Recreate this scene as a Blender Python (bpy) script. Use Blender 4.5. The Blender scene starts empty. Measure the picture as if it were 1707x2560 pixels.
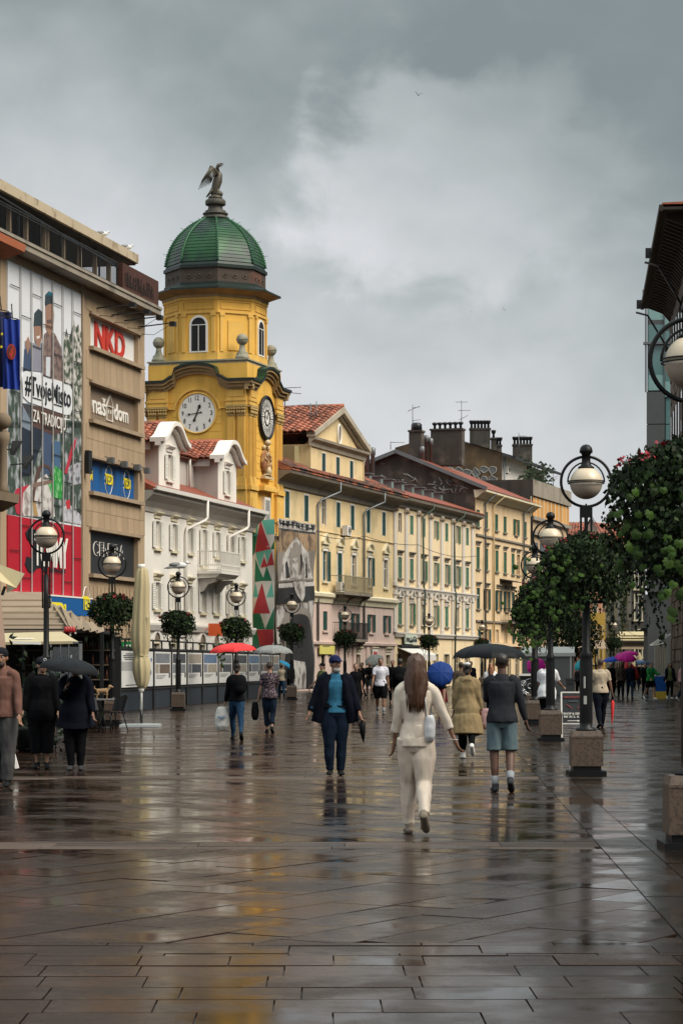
import bpy, math, random
import numpy as np
from mathutils import Vector, Matrix, noise
R = random.Random(7)
sc = bpy.context.scene
col = sc.collection
PI = math.pi
rad = math.radians

# ---------------------------------------------------------------- camera, sky, sun, exposure
EYE, FPX, HZ, CX = 1.6, 6044.0, 1660.0, 853.5      # eye height (m), focal length, horizon row and centre column of the photograph
cam = bpy.data.cameras.new('camera'); cam_o = bpy.data.objects.new('camera', cam); col.objects.link(cam_o)
cam_o.location = (0, 0, EYE); cam_o.rotation_euler = (PI/2, 0, 0)
cam.sensor_fit = 'VERTICAL'; cam.sensor_height = 36; cam.lens = 36*FPX/2560
cam.shift_y = (HZ-1280)/2560; cam.clip_end = 3000; cam.clip_start = .1
sc.camera = cam_o

world = bpy.data.worlds.new('World'); sc.world = world; world.use_nodes = True
def sky_nodes():
    t = world.node_tree; N = t.nodes; L = t.links
    bg = N['Background']
    sky = N.new('ShaderNodeTexSky'); sky.sky_type = 'NISHITA'; sky.sun_disc = False
    sky.sun_elevation = rad(52); sky.sun_rotation = rad(118)
    tc = N.new('ShaderNodeTexCoord'); sep = N.new('ShaderNodeSeparateXYZ')
    L.new(tc.outputs['Generated'], sep.inputs[0])
    def M(op, a, b=None, c=None):
        n = N.new('ShaderNodeMath'); n.operation = op
        for i, v in enumerate((a, b, c)):
            if v is None: continue
            if isinstance(v, (int, float)): n.inputs[i].default_value = v
            else: L.new(v, n.inputs[i])
        return n.outputs[0]
    def noi(scale, det, dist=0, stretch=(1, 1, 1)):
        mp = N.new('ShaderNodeMapping'); mp.inputs['Scale'].default_value = stretch
        L.new(tc.outputs['Generated'], mp.inputs[0])
        n = N.new('ShaderNodeTexNoise'); n.inputs['Scale'].default_value = scale; n.inputs['Detail'].default_value = det
        n.inputs['Distortion'].default_value = dist; L.new(mp.outputs[0], n.inputs['Vector'])
        return M('SUBTRACT', n.outputs['Fac'], .5)
    def rng(v, a, b, c, d):
        n = N.new('ShaderNodeMapRange'); n.interpolation_type = 'SMOOTHSTEP'
        for i, q in enumerate((a, b, c, d)): n.inputs[i+1].default_value = q
        L.new(v, n.inputs[0]); return n.outputs[0]
    x, z = sep.outputs[0], sep.outputs[2]
    n1 = noi(8, 3, .3, (1, 1, 1.5)); n2 = noi(30, 5, .25, (1, 1, 1.3)); n3 = noi(16, 3, .3)
    w = M('ADD', M('MULTIPLY', n1, .16), M('MULTIPLY', n2, .055))
    tt = M('ADD', M('ADD', z, M('MULTIPLY', x, .42)), w)
    f = rng(tt, .05, .30, 0, 1)
    # a paler bank of cloud with a crisp upper left edge, high right of the middle
    dx = M('MULTIPLY', M('SUBTRACT', x, .05), .8); dz = M('MULTIPLY', M('SUBTRACT', z, .195), 1.15)
    dd = M('SQRT', M('ADD', M('MULTIPLY', dx, dx), M('MULTIPLY', dz, dz)))
    bank = rng(M('ADD', dd, M('ADD', M('MULTIPLY', n2, .075), M('MULTIPLY', n3, .03))), .066, .042, 0, 1)
    bankw = M('MULTIPLY', bank, rng(x, .14, -.02, .1, 1))
    f2 = M('SUBTRACT', f, M('MULTIPLY', bankw, .42))
    f3 = M('ADD', f2, M('MULTIPLY', n2, .12))
    cr = N.new('ShaderNodeValToRGB'); L.new(f3, cr.inputs[0])
    e = cr.color_ramp.elements
    e[0].position = 0; e[0].color = (.238, .240, .247, 1); e[1].position = 1; e[1].color = (.077, .091, .092, 1)
    k = e.new(.5); k.color = (.156, .168, .169, 1)
    up = rng(z, .28, .85, 1, SKY_UP)
    mul = N.new('ShaderNodeVectorMath'); mul.operation = 'SCALE'; L.new(cr.outputs[0], mul.inputs[0])
    L.new(M('MULTIPLY', up, 1/.1), mul.inputs['Scale'])
    mix = N.new('ShaderNodeMixRGB'); mix.inputs[0].default_value = .97
    L.new(sky.outputs[0], mix.inputs[1]); L.new(mul.outputs[0], mix.inputs[2])
    L.new(mix.outputs[0], bg.inputs[0]); bg.inputs[1].default_value = .1
SKY_UP = 5.2
sky_nodes()
sun = bpy.data.lights.new('sun', 'SUN'); sun.energy = 1.5; sun.angle = rad(40); sun.color = (1, .91, .79)
sun_o = bpy.data.objects.new('sun', sun); col.objects.link(sun_o)
sun_o.rotation_euler = Vector((-.78, .42, -.95)).to_track_quat('-Z', 'Y').to_euler()
sc.view_settings.view_transform = 'Standard'; sc.view_settings.look = 'None'; sc.view_settings.gamma = 1
sc.view_settings.exposure = 1.55; sc.view_settings.use_curve_mapping = False
sc.cycles.max_bounces = 6; sc.cycles.caustics_reflective = False; sc.cycles.caustics_refractive = False
sc.cycles.use_denoising = True

# ---------------------------------------------------------------- materials
MATS = {}
def mat(name, c, rough=.7, var=.12, scale=3., streak=0., bump=.0, bscale=60., metal=0., spec=.4, rnd=0., coat=0., c2=None, c2s=1.2, c2t=.55, stretch=(1, 1, 1), trans=0., emit=0., ridge=None):
    if name in MATS: return MATS[name]
    m = bpy.data.materials.new(name); m.use_nodes = True; MATS[name] = m
    N, L = m.node_tree.nodes, m.node_tree.links
    p = N['Principled BSDF']
    p.inputs['Roughness'].default_value = rough; p.inputs['Metallic'].default_value = metal
    p.inputs['Specular IOR Level'].default_value = spec; p.inputs['Coat Weight'].default_value = coat
    p.inputs['Coat Roughness'].default_value = .08
    tc = N.new('ShaderNodeTexCoord')
    def noi(sx, sc_, det=4):
        mp = N.new('ShaderNodeMapping'); mp.inputs['Scale'].default_value = sx; L.new(tc.outputs['Object'], mp.inputs[0])
        n = N.new('ShaderNodeTexNoise'); n.inputs['Scale'].default_value = sc_; n.inputs['Detail'].default_value = det
        L.new(mp.outputs[0], n.inputs['Vector']); return n.outputs['Fac']
    def mth(op, a, b):
        n = N.new('ShaderNodeMath'); n.operation = op
        for i, v in enumerate((a, b)):
            if isinstance(v, (int, float)): n.inputs[i].default_value = v
            else: L.new(v, n.inputs[i])
        return n.outputs[0]
    base = N.new('ShaderNodeRGB'); base.outputs[0].default_value = (*c, 1); out = base.outputs[0]
    if c2 is not None:
        rp = N.new('ShaderNodeMapRange'); rp.inputs[1].default_value = c2t-.08; rp.inputs[2].default_value = c2t+.08
        L.new(noi(stretch, c2s, 6), rp.inputs[0])
        mx = N.new('ShaderNodeMixRGB'); L.new(rp.outputs[0], mx.inputs[0]); L.new(out, mx.inputs[1]); mx.inputs[2].default_value = (*c2, 1); out = mx.outputs[0]
    fac = 1.0
    if var: fac = mth('ADD', 1-var, mth('MULTIPLY', noi((1, 1, 1), scale, 6), 2*var))
    if streak:
        s = N.new('ShaderNodeMapRange'); s.inputs[1].default_value = .46; s.inputs[2].default_value = .78; s.inputs[3].default_value = 1; s.inputs[4].default_value = 1-streak
        L.new(noi((.9, .9, .10), 1.3, 8), s.inputs[0]); fac = mth('MULTIPLY', s.outputs[0], fac)
    if rnd:
        oi = N.new('ShaderNodeObjectInfo'); gi = N.new('ShaderNodeNewGeometry')
        q = mth('FRACT', mth('ADD', oi.outputs['Random'], gi.outputs['Random Per Island']), 0)
        fac = mth('MULTIPLY', fac, mth('ADD', 1-rnd, mth('MULTIPLY', q, 2*rnd)))
    if not isinstance(fac, float):
        vm = N.new('ShaderNodeVectorMath'); vm.operation = 'SCALE'; L.new(out, vm.inputs[0]); L.new(fac, vm.inputs['Scale']); out = vm.outputs[0]
    L.new(out, p.inputs['Base Color'])
    if bump:
        b = N.new('ShaderNodeBump'); b.inputs['Strength'].default_value = bump; b.inputs['Distance'].default_value = .02
        L.new(noi(stretch if ridge else (1, 1, 1), bscale, 5), b.inputs['Height']); L.new(b.outputs[0], p.inputs['Normal'])
    if trans:
        p.inputs['Transmission Weight'].default_value = trans
    if emit:
        L.new(out, p.inputs['Emission Color']); p.inputs['Emission Strength'].default_value = emit
    return m

def wet_stone(name, c, r0, r1, rnd=.42):
    m = mat(name, c, rough=.3, var=.4, scale=1.8, rnd=rnd, spec=.10)
    N, L = m.node_tree.nodes, m.node_tree.links; p = N['Principled BSDF']; p.inputs['Specular Tint'].default_value = (1, .86, .71, 1)
    tc = N.new('ShaderNodeTexCoord'); geo = N.new('ShaderNodeNewGeometry')
    n = N.new('ShaderNodeTexNoise'); n.inputs['Scale'].default_value = .9; n.inputs['Detail'].default_value = 7; n.inputs['Roughness'].default_value = .62
    L.new(geo.outputs['Position'], n.inputs['Vector'])
    mr = N.new('ShaderNodeMapRange'); mr.interpolation_type = 'SMOOTHSTEP'
    for i, v in enumerate((.42, .62, r0, r1)): mr.inputs[i+1].default_value = v
    L.new(n.outputs['Fac'], mr.inputs[0]); 
    oi = N.new('ShaderNodeObjectInfo'); ad = N.new('ShaderNodeMath'); ad.operation = 'ADD'; L.new(oi.outputs['Random'], ad.inputs[0]); L.new(geo.outputs['Random Per Island'], ad.inputs[1])
    fr = N.new('ShaderNodeMath'); fr.operation = 'FRACT'; L.new(ad.outputs[0], fr.inputs[0]); ma = N.new('ShaderNodeMath'); ma.operation = 'MULTIPLY_ADD'; L.new(fr.outputs[0], ma.inputs[0]); ma.inputs[1].default_value = .11; L.new(mr.outputs[0], ma.inputs[2]); L.new(ma.outputs[0], p.inputs['Roughness'])
    g = N.new('ShaderNodeTexNoise'); g.inputs['Scale'].default_value = 75; g.inputs['Detail'].default_value = 5; L.new(geo.outputs['Position'], g.inputs['Vector'])
    w = N.new('ShaderNodeTexNoise'); w.inputs['Scale'].default_value = 5; w.inputs['Detail'].default_value = 3; L.new(geo.outputs['Position'], w.inputs['Vector'])
    st = N.new('ShaderNodeMapRange'); st.interpolation_type = 'SMOOTHSTEP'
    for i, v in enumerate((.42, .62, .06, .55)): st.inputs[i+1].default_value = v
    L.new(n.outputs['Fac'], st.inputs[0])
    b = N.new('ShaderNodeBump'); b.inputs['Distance'].default_value = .0022; L.new(st.outputs[0], b.inputs['Strength']); L.new(g.outputs['Fac'], b.inputs['Height'])
    b2 = N.new('ShaderNodeBump'); b2.inputs['Distance'].default_value = .0026; b2.inputs['Strength'].default_value = .22; L.new(w.outputs['Fac'], b2.inputs['Height']); L.new(b.outputs[0], b2.inputs['Normal'])
    L.new(b2.outputs[0], p.inputs['Normal'])
    return m

# ---------------------------------------------------------------- mesh helpers
class MB:
    """collects shapes and links them as ONE mesh object"""
    def __init__(s): s.v = []; s.f = []; s.m = []; s.k = 0; s.sm = False; s.s = []
    def add(s, vs, fs, k=None, sm=None):
        o = len(s.v); s.v += [tuple(v) for v in vs]
        kk = s.k if k is None else k; q = s.sm if sm is None else sm
        for f in fs: s.f.append(tuple(i+o for i in f)); s.m.append(kk); s.s.append(q)
        return s
    def bx(s, x0, x1, y0, y1, z0, z1, k=None):
        return s.add([(x0, y0, z0), (x1, y0, z0), (x1, y1, z0), (x0, y1, z0), (x0, y0, z1), (x1, y0, z1), (x1, y1, z1), (x0, y1, z1)],
              [(0, 3, 2, 1), (4, 5, 6, 7), (0, 1, 5, 4), (1, 2, 6, 5), (2, 3, 7, 6), (3, 0, 4, 7)], k, False)
    def bar(s, a, b, w, h=None, k=None, up=(0, 0, 1)):
        a, b = Vector(a), Vector(b); d = (b-a).normalized(); u = Vector(up)
        if abs(d.dot(u)) > .97: u = Vector((0, 1, 0))
        x = d.cross(u).normalized()*(w/2); y = x.cross(d).normalized()*((h or w)/2)
        vs = [p+q for p in (a, b) for q in (-x-y, x-y, x+y, -x+y)]
        return s.add(vs, [(0, 1, 2, 3), (7, 6, 5, 4), (0, 4, 5, 1), (1, 5, 6, 2), (2, 6, 7, 3), (3, 7, 4, 0)], k, False)
    def ext(s, pts, y0, y1, k=None):                      # a polygon in x,z pushed through y
        n = len(pts)
        a = sum(pts[i][0]*pts[(i+1) % n][1]-pts[(i+1) % n][0]*pts[i][1] for i in range(n))
        if a < 0: pts = pts[::-1]
        if y0 > y1: y0, y1 = y1, y0
        vs = [(x, y0, z) for x, z in pts]+[(x, y1, z) for x, z in pts]
        return s.add(vs, [tuple(range(n)), tuple(range(2*n-1, n-1, -1))]+[(i, i+n, (i+1) % n+n, (i+1) % n) for i in range(n)], k, False)
    def extx(s, pts, x0, x1, k=None):                     # a profile in y,z pushed along x
        n = len(pts)
        a = sum(pts[i][0]*pts[(i+1) % n][1]-pts[(i+1) % n][0]*pts[i][1] for i in range(n))
        if a < 0: pts = pts[::-1]
        vs = [(x0, y, z) for y, z in pts]+[(x1, y, z) for y, z in pts]
        return s.add(vs, [tuple(range(n-1, -1, -1)), tuple(range(n, 2*n))]+[(i, (i+1) % n, (i+1) % n+n, i+n) for i in range(n)], k, False)
    def tube(s, pts, r, n=8, k=None, caps=True, ref=(1, 0, 0), sm=True, closed=False):
        P = [Vector(p) for p in pts]; m = len(P); vs = []; ref = Vector(ref)
        for i in range(m):
            t = (P[(i+1) % m]-P[i-1]) if closed else (P[min(i+1, m-1)]-P[max(i-1, 0)])
            t.normalize(); a = ref-t*ref.dot(t)
            if a.length < .05: a = Vector((0, 1, 0))-t*t[1]
            if a.length < .05: a = Vector((0, 0, 1))-t*t[2]
            a.normalize(); b = t.cross(a)
            q = r[i] if isinstance(r, (list, tuple)) else r
            rx, ry = q if isinstance(q, (list, tuple)) else (q, q)
            for j in range(n):
                w = 2*PI*j/n; vs.append(P[i]+a*(rx*math.cos(w))+b*(ry*math.sin(w)))
        fs = []
        for i in range(m if closed else m-1):
            i2 = (i+1) % m
            for j in range(n): j2 = (j+1) % n; fs.append((i*n+j, i*n+j2, i2*n+j2, i2*n+j))
        if caps and not closed: fs += [tuple(range(n-1, -1, -1)), tuple(range((m-1)*n, m*n))]
        return s.add(vs, fs, k, sm)
    def lathe(s, prof, n=16, c=(0, 0, 0), k=None, sm=True, rot=0., caps=True):
        vs = [(c[0]+r*math.cos(2*PI*j/n+rot), c[1]+r*math.sin(2*PI*j/n+rot), c[2]+z) for r, z in prof for j in range(n)]
        m = len(prof); fs = [(i*n+j, i*n+(j+1) % n, (i+1)*n+(j+1) % n, (i+1)*n+j) for i in range(m-1) for j in range(n)]
        if caps: fs += [tuple(range(n-1, -1, -1)), tuple(range((m-1)*n, m*n))]
        return s.add(vs, fs, k, sm)
    def ell(s, c, r, n=10, m=7, k=None, sm=True):
        rx, ry, rz = (r, r, r) if isinstance(r, (int, float)) else r
        pr = [(math.sin(PI*i/m), -math.cos(PI*i/m)) for i in range(1, m)]
        vs = [(c[0], c[1], c[2]-rz)]+[(c[0]+rx*a*math.cos(2*PI*j/n), c[1]+ry*a*math.sin(2*PI*j/n), c[2]+rz*b) for a, b in pr for j in range(n)]+[(c[0], c[1], c[2]+rz)]
        fs = [(0, 1+(j+1) % n, 1+j) for j in range(n)]
        for i in range(m-2):
            for j in range(n): fs.append((1+i*n+j, 1+i*n+(j+1) % n, 1+(i+1)*n+(j+1) % n, 1+(i+1)*n+j))
        o = 1+(m-2)*n; t = len(vs)-1
        fs += [(o+j, o+(j+1) % n, t) for j in range(n)]
        return s.add(vs, fs, k, sm)
    def torus(s, c, RR, r, ax='y', n=32, m=8, k=None, a0=0, a1=2*PI):
        full = abs(a1-a0-2*PI) < 1e-6; pts = []
        for i in range(n if full else n+1):
            w = a0+(a1-a0)*i/n; p, q = RR*math.cos(w), RR*math.sin(w)
            pts.append((c[0]+p, c[1], c[2]+q) if ax == 'y' else (c[0], c[1]+p, c[2]+q) if ax == 'x' else (c[0]+p, c[1]+q, c[2]))
        ref = {'y': (0, 1, 0), 'x': (1, 0, 0), 'z': (0, 0, 1)}[ax]
        return s.tube(pts, r, m, k, True, ref, True, full)
    def quad(s, *p, k=None): return s.add(p, [tuple(range(len(p)))], k)
    def mesh(s, name, mats):
        me = bpy.data.meshes.new(name); me.from_pydata(s.v, [], s.f)
        for m in (mats if isinstance(mats, (list, tuple)) else [mats]): me.materials.append(m)
        me.polygons.foreach_set('material_index', s.m); me.polygons.foreach_set('use_smooth', s.s); me.update()
        return me
    def build(s, name, mats, parent=None, loc=None, rz=0):
        return link(name, s.mesh(name, mats), parent, loc, rz)

def link(name, me, parent=None, loc=None, rz=0, kind=None):
    o = bpy.data.objects.new(name, me); col.objects.link(o)
    if parent is not None: o.parent = parent
    if loc is not None: o.location = loc
    if rz: o.rotation_euler = (0, 0, rz)
    if kind: o['kind'] = kind
    return o
def tag(o, label=None, cat=None, group=None, kind=None):
    for k, v in (('label', label), ('category', cat), ('group', group), ('kind', kind)):
        if v: o[k] = v
    return o
def thing(name, label, cat, loc=(0, 0, 0), rz=0, group=None):
    o = bpy.data.objects.new(name, None); col.objects.link(o); o.location = loc; o.rotation_euler = (0, 0, rz); o.empty_display_size = .2
    return tag(o, label, cat, group)
def dup(root, loc, rz=0, label=None, parent=None):
    r = root.copy(); col.objects.link(r)
    if parent is not None: r.parent = parent
    if loc is not None: r.location = loc; r.rotation_euler = (0, 0, rz)
    if label: r['label'] = label
    for ch in list(root.children):
        c = ch.copy(); col.objects.link(c); c.parent = r
        for g in list(ch.children):
            d = g.copy(); col.objects.link(d); d.parent = c
    return r
_tcache = {}
def text(s, mt, parent, x, y, z, w=None, h=None, bold=0., depth=.012, name='lettering', shear=0., rot=(PI/2, 0, 0), align='LEFT', kind=None):
    """one line of lettering as a mesh, w metres wide and h high, standing on a facade (x along, -y out)"""
    cu = bpy.data.curves.new('t', 'FONT'); cu.body = s; cu.offset = bold; cu.extrude = depth; cu.shear = shear; cu.resolution_u = 3
    o = bpy.data.objects.new('t', cu); me = bpy.data.meshes.new_from_object(o)
    bpy.data.objects.remove(o); bpy.data.curves.remove(cu)
    n = len(me.vertices); a = np.zeros(n*3, np.float32); me.vertices.foreach_get('co', a); a = a.reshape(-1, 3)
    lo, hi = a.min(0), a.max(0); a[:, :2] -= lo[:2]
    sx = w/(hi[0]-lo[0]) if w else h/(hi[1]-lo[1]); sy = h/(hi[1]-lo[1]) if h else sx
    a[:, 0] *= sx; a[:, 1] *= sy
    me.vertices.foreach_set('co', a.ravel()); me.materials.clear(); me.materials.append(mt); me.update()
    ob = link(name, me, parent, (x, y, z)); ob.rotation_euler = rot
    return ob

def scribble(m, parent, x, y, z, w, h, n, shear=0., rot=(PI/2, 0, 0)):
    """lettering too blurred to read in the photograph: strokes only"""
    Q = random.Random(n); b = MB(); s = w/n
    for i in range(n):
        a = i*s; t = s*.24; hh = h*Q.uniform(.7, 1); P = lambda u, v: (a+u+v*shear, v)
        for (u, v, u2, v2) in ((.1*s, 0, .1*s, hh), (.7*s, 0, .7*s, hh*Q.choice((.5, 1))), (.1*s, Q.choice((0, .45, .85))*hh, .8*s, Q.choice((0, .45, .85))*hh)):
            p, q = P(u, v), P(u2, v2); b.bar((*p, .005), (*q, .005), t, .01)
    o = b.build('lettering', m, parent, (x, y, z)); o.rotation_euler = rot; return o
def gpos(px, Y): return Vector(((px-CX)/FPX*Y, Y, 0))            # a ground point from its column and distance
def zat(py, Y): return EYE+(HZ-py)*Y/FPX
class Fac:
    """a facade: its line on the ground; S = metres along it, Z = height, for a measured column and row"""
    def __init__(s, x, y, slope): s.p = Vector((x, y)); s.d = Vector((slope, 1)).normalized(); s.rz = math.atan2(1, slope)
    def S(s, px): u = (px-CX)/FPX; return (u*s.p.y-s.p.x)/(s.d.x-u*s.d.y)
    def Z(s, px, py): return zat(py, s.p.y+s.S(px)*s.d.y)
    def root(s, name, label, cat, group=None): return thing(name, label, cat, (s.p.x, s.p.y, 0), s.rz, group)
# ---------------------------------------------------------------- ground
M_slab = wet_stone('wet_slab', (.017, .0088, .0054), .05, .22)
M_slab_r = wet_stone('wet_slab_grey', (.012, .0080, .0060), .05, .22)
M_band = wet_stone('wet_band_stone', (.062, .043, .033), .26, .5)
M_joint = mat('joint', (.02, .018, .016), rough=.35, var=.2)
pave = MB().add([(-300, -60, -.014), (300, -60, -.014), (300, 900, -.014), (-300, 900, -.014)], [(0, 1, 2, 3)]).build('pavement', wet_stone('wet_ground', (.012, .008, .006), .1, .34, 0.))
tag(pave, kind='structure')
def clip(poly, a, b, c):                     # keep a*x+b*y<=c
    out = []
    for i in range(len(poly)):
        p, q = poly[i], poly[(i+1) % len(poly)]; dp, dq = a*p[0]+b*p[1]-c, a*q[0]+b*q[1]-c
        if dp <= 0: out.append(p)
        if dp*dq < 0: t = dp/(dp-dq); out.append((p[0]+(q[0]-p[0])*t, p[1]+(q[1]-p[1])*t))
    return out
def edge_x(Y): return 1.62+.040*Y            # the border strip under the row of lamps
SLABS = []
def lay(y0, y1, ang, rowd, lmin, lmax, kind, side='l', gap=.0055, off=0.):
    """courses of slabs, turned by ang, cut to the field between y0 and y1"""
    ca, sa = math.cos(ang), math.sin(ang); xr = edge_x(y1)+.1; xl = -.1412*y1-2.5
    if side == 'r': xl, xr = edge_x(y0)-.1, .1412*y1+2.5
    cx0, cy0 = (xl+xr)/2, (y0+y1)/2; D = math.hypot(xr-xl, y1-y0)/2+1.5
    v = -D
    while v < D:
        u = -D-R.random()*lmax
        while u < D:
            l = R.uniform(lmin, lmax)
            P = [(u+.003, v+gap), (u+l-.003, v+gap), (u+l-.003, v+rowd-gap), (u+.003, v+rowd-gap)]
            P = [(cx0+x*ca-y*sa, cy0+x*sa+y*ca) for x, y in P]
            u += l
            if max(p[1] for p in P) < y0 or min(p[1] for p in P) > y1: continue
            P = clip(P, 0, -1, -(y0+gap)); P = clip(P, 0, 1, y1-gap) if len(P) > 2 else P
            if len(P) < 3: continue
            if side == 'l': P = clip(P, 1, -.040, 1.62-.21)
            else: P = clip(P, -1, .040, -(1.62+.21))
            if len(P) < 3: continue
            ar = abs(sum(P[i][0]*P[(i+1) % len(P)][1]-P[(i+1) % len(P)][0]*P[i][1] for i in range(len(P))))/2
            if ar < .012: continue
            c = (sum(p[0] for p in P)/len(P), sum(p[1] for p in P)/len(P))
            if abs(c[0]) > .1412*c[1]+1.6: continue
            SLABS.append((c, P, kind))
        v += rowd
lay(8.2, 13.36, rad(.6), .43, .48, .80, 0)
lay(13.36, 13.86, rad(0), .5, .75, 1.1, 0)
lay(13.86, 20.9, rad(58), .46, .55, 1.0, 0)
lay(20.9, 21.75, rad(0), .42, .9, 1.5, 2)
lay(21.75, 33.5, rad(-55), .46, .7, 1.3, 0)
lay(33.5, 34.4, rad(0), .45, .9, 1.5, 2)
lay(34.4, 60, rad(1), .5, .7, 1.3, 0)
lay(60, 118, rad(1), 1.0, 1.5, 3., 0)
for (a, b, rw) in ((8.2, 24, .62), (24, 60, .62), (60, 118, 1.2)): lay(a, b, rad(2.3), rw, .8, 1.5, 1, 'r')
y = 8.2
while y < 118:                                                       # the border strip itself
    l = R.uniform(.9, 1.4) if y < 60 else 2.8
    if abs(edge_x(y)) < .1412*y+1.6:
        SLABS.append(((edge_x(y), y+l/2), [(edge_x(y)-.2, y+.006), (edge_x(y)+.2, y+.006), (edge_x(y+l)+.2, y+l-.006), (edge_x(y+l)-.2, y+l-.006)], 1))
    y += l
def slab_geo(b, c, P, local):
    a = sum(P[i][0]*P[(i+1) % len(P)][1]-P[(i+1) % len(P)][0]*P[i][1] for i in range(len(P)))
    if a < 0: P = P[::-1]
    n = len(P); ox, oy = c if local else (0, 0); k = 1.0 if c[1] < 60 else .5
    tx, ty, h = R.gauss(0, .0012)*k, R.gauss(0, .0009)*k, R.uniform(-.002, .002)
    def zz(x, y): return h+(x-c[0])*tx+(y-c[1])*ty
    top = []
    for x, y in P:
        q = .0016/max(.05, math.hypot(x-c[0], y-c[1])); xx, yy = x-(x-c[0])*q, y-(y-c[1])*q
        top.append((xx-ox, yy-oy, zz(x, y)))
    rim = [(x-ox, y-oy, zz(x, y)-.003) for x, y in P]; bot = [(x-ox, y-oy, -.03) for x, y in P]
    fs = [tuple(range(n))]+[(i+n, (i+1) % n+n, (i+1) % n, i) for i in range(n)]+[(i+2*n, (i+1) % n+2*n, (i+1) % n+n, i+n) for i in range(n)]
    b.add(top+rim+bot, fs)
def in_view(c): return abs(c[0]) < .1412*c[1]+.15 and c[1] > 10.5
SLABS.sort(key=lambda s: (not in_view(s[0]), s[0][1]))
SM = [M_slab, M_slab_r, M_band]
for c, P, k in SLABS[:295]:
    b = MB(); slab_geo(b, c, P, True); b.build('paving_slab', SM[k], pave, (c[0], c[1], 0))
for k in range(3):
    b = MB()
    for c, P, kk in SLABS[295:]:
        if kk == k: slab_geo(b, c, P, False)
    tag(b.build('paving_slabs', SM[k], pave), kind='stuff')
# ---------------------------------------------------------------- building kit
M_glass = mat('window_glass', (.03, .035, .04), rough=.06, var=.3, scale=.4, spec=.8)
M_white = mat('white_paint', (.72, .69, .64), rough=.6, var=.06, scale=2)
M_cream = mat('cream_trim', (.66, .59, .42), rough=.7, var=.1, streak=.15)
M_green = mat('green_shutter', (.018, .10, .06), rough=.5, var=.25, rnd=.35)
M_green2 = mat('faded_green_shutter', (.07, .17, .095), rough=.6, var=.3, rnd=.3)
M_dkgreen = mat('dark_green_shutter', (.010, .055, .045), rough=.5, var=.2, rnd=.3)
M_cwhite = mat('white_shutter', (.70, .68, .62), rough=.6, var=.05)
M_tile = mat('roof_tile', (.25, .07, .035), rough=.65, var=.3, scale=1.5, rnd=.5, c2=(.09, .045, .03), c2s=1.2, c2t=.62)
M_tile2 = mat('old_roof_tile', (.27, .085, .045), rough=.75, var=.3, rnd=.6, c2=(.045, .035, .03), c2s=.9, c2t=.50)
M_redroof = mat('red_sheet_roof', (.22, .052, .026), rough=.6, var=.2, scale=3, streak=.2)
M_zinc = mat('zinc', (.16, .165, .17), rough=.45, var=.2, metal=.4)
M_dark = mat('dark_metal', (.012, .012, .013), rough=.4, var=.15)
M_black = mat('shade_black', (.006, .006, .007), rough=.7, var=.2)  # black that stands in for shade under the canopy and in the bar
M_curtain = mat('pale_curtain', (.42, .41, .36), rough=.8, var=.15, scale=6)
M_concrete = mat('stained_concrete', (.28, .24, .19), rough=.85, var=.18, scale=1.2, streak=.35, bump=.2, c2=(.10, .085, .07), c2s=.5, c2t=.66)
_mc = {}
def shared(key, fn):
    if key not in _mc: _mc[key] = fn()
    return _mc[key]
def holed(b, x0, x1, z0, z1, holes, dep=.2, y=0., k=0):
    """a wall face in x,z with real openings and their reveals"""
    xs = sorted({x0, x1, *[h[0] for h in holes], *[h[1] for h in holes]}); zs = sorted({z0, z1, *[h[2] for h in holes], *[h[3] for h in holes]})
    xs = [v for v in xs if x0 <= v <= x1]; zs = [v for v in zs if z0 <= v <= z1]
    for i in range(len(xs)-1):
        run = None
        for j in range(len(zs)-1):
            cx, cz = (xs[i]+xs[i+1])/2, (zs[j]+zs[j+1])/2
            inn = any(h[0] < cx < h[1] and h[2] < cz < h[3] for h in holes)
            if not inn and run is None: run = zs[j]
            if run is not None and (inn or j == len(zs)-2):
                t = zs[j] if inn else zs[j+1]
                b.quad((xs[i], y, run), (xs[i+1], y, run), (xs[i+1], y, t), (xs[i], y, t), k=k); run = None
    for a, c, d, e in holes:
        q = y+dep
        b.quad((a, y, d), (a, y, e), (a, q, e), (a, q, d), k=k); b.quad((c, y, d), (c, q, d), (c, q, e), (c, y, e), k=k)
        b.quad((a, y, e), (c, y, e), (c, q, e), (a, q, e), k=k); b.quad((a, y, d), (a, q, d), (c, q, d), (c, y, d), k=k)
def shell(b, x0, x1, z0, z1, dep, k=0):                             # the sides, back and top of a building body
    b.quad((x0, 0, z0), (x0, 0, z1), (x0, dep, z1), (x0, dep, z0), k=k); b.quad((x1, 0, z0), (x1, dep, z0), (x1, dep, z1), (x1, 0, z1), k=k)
    b.quad((x0, dep, z0), (x0, dep, z1), (x1, dep, z1), (x1, dep, z0), k=k); b.quad((x0, 0, z1), (x1, 0, z1), (x1, dep, z1), (x0, dep, z1), k=k)
def leaf_mesh(w, h, m):
    def f():
        b = MB(); e = min(.06, w*.18); t = .035
        b.bx(0, e, -t, 0, 0, h).bx(w-e, w, -t, 0, 0, h)
        for z in ((0, e), (h-e, h)) + (((h/2-e/2, h/2+e/2),) if h > 1.0 else ()): b.bx(e, w-e, -t, 0, *z)
        n = max(4, int((h-2*e)/.085))
        for i in range(n):
            z = e+(h-2*e)*(i+.5)/n; q = (h-2*e)/n*.42
            b.add([(e, -t*.95, z-q), (w-e, -t*.95, z-q), (w-e, -.006, z+q), (e, -.006, z+q), (e, -t*.75, z-q*1.3), (w-e, -t*.75, z-q*1.3), (w-e, 0, z+q*.7), (e, 0, z+q*.7)],
                  [(0, 1, 2, 3), (0, 4, 5, 1), (3, 2, 6, 7)])
        return b.mesh('shutter', m)
    return shared(('leaf', round(w, 2), round(h, 2), m.name), f)
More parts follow.
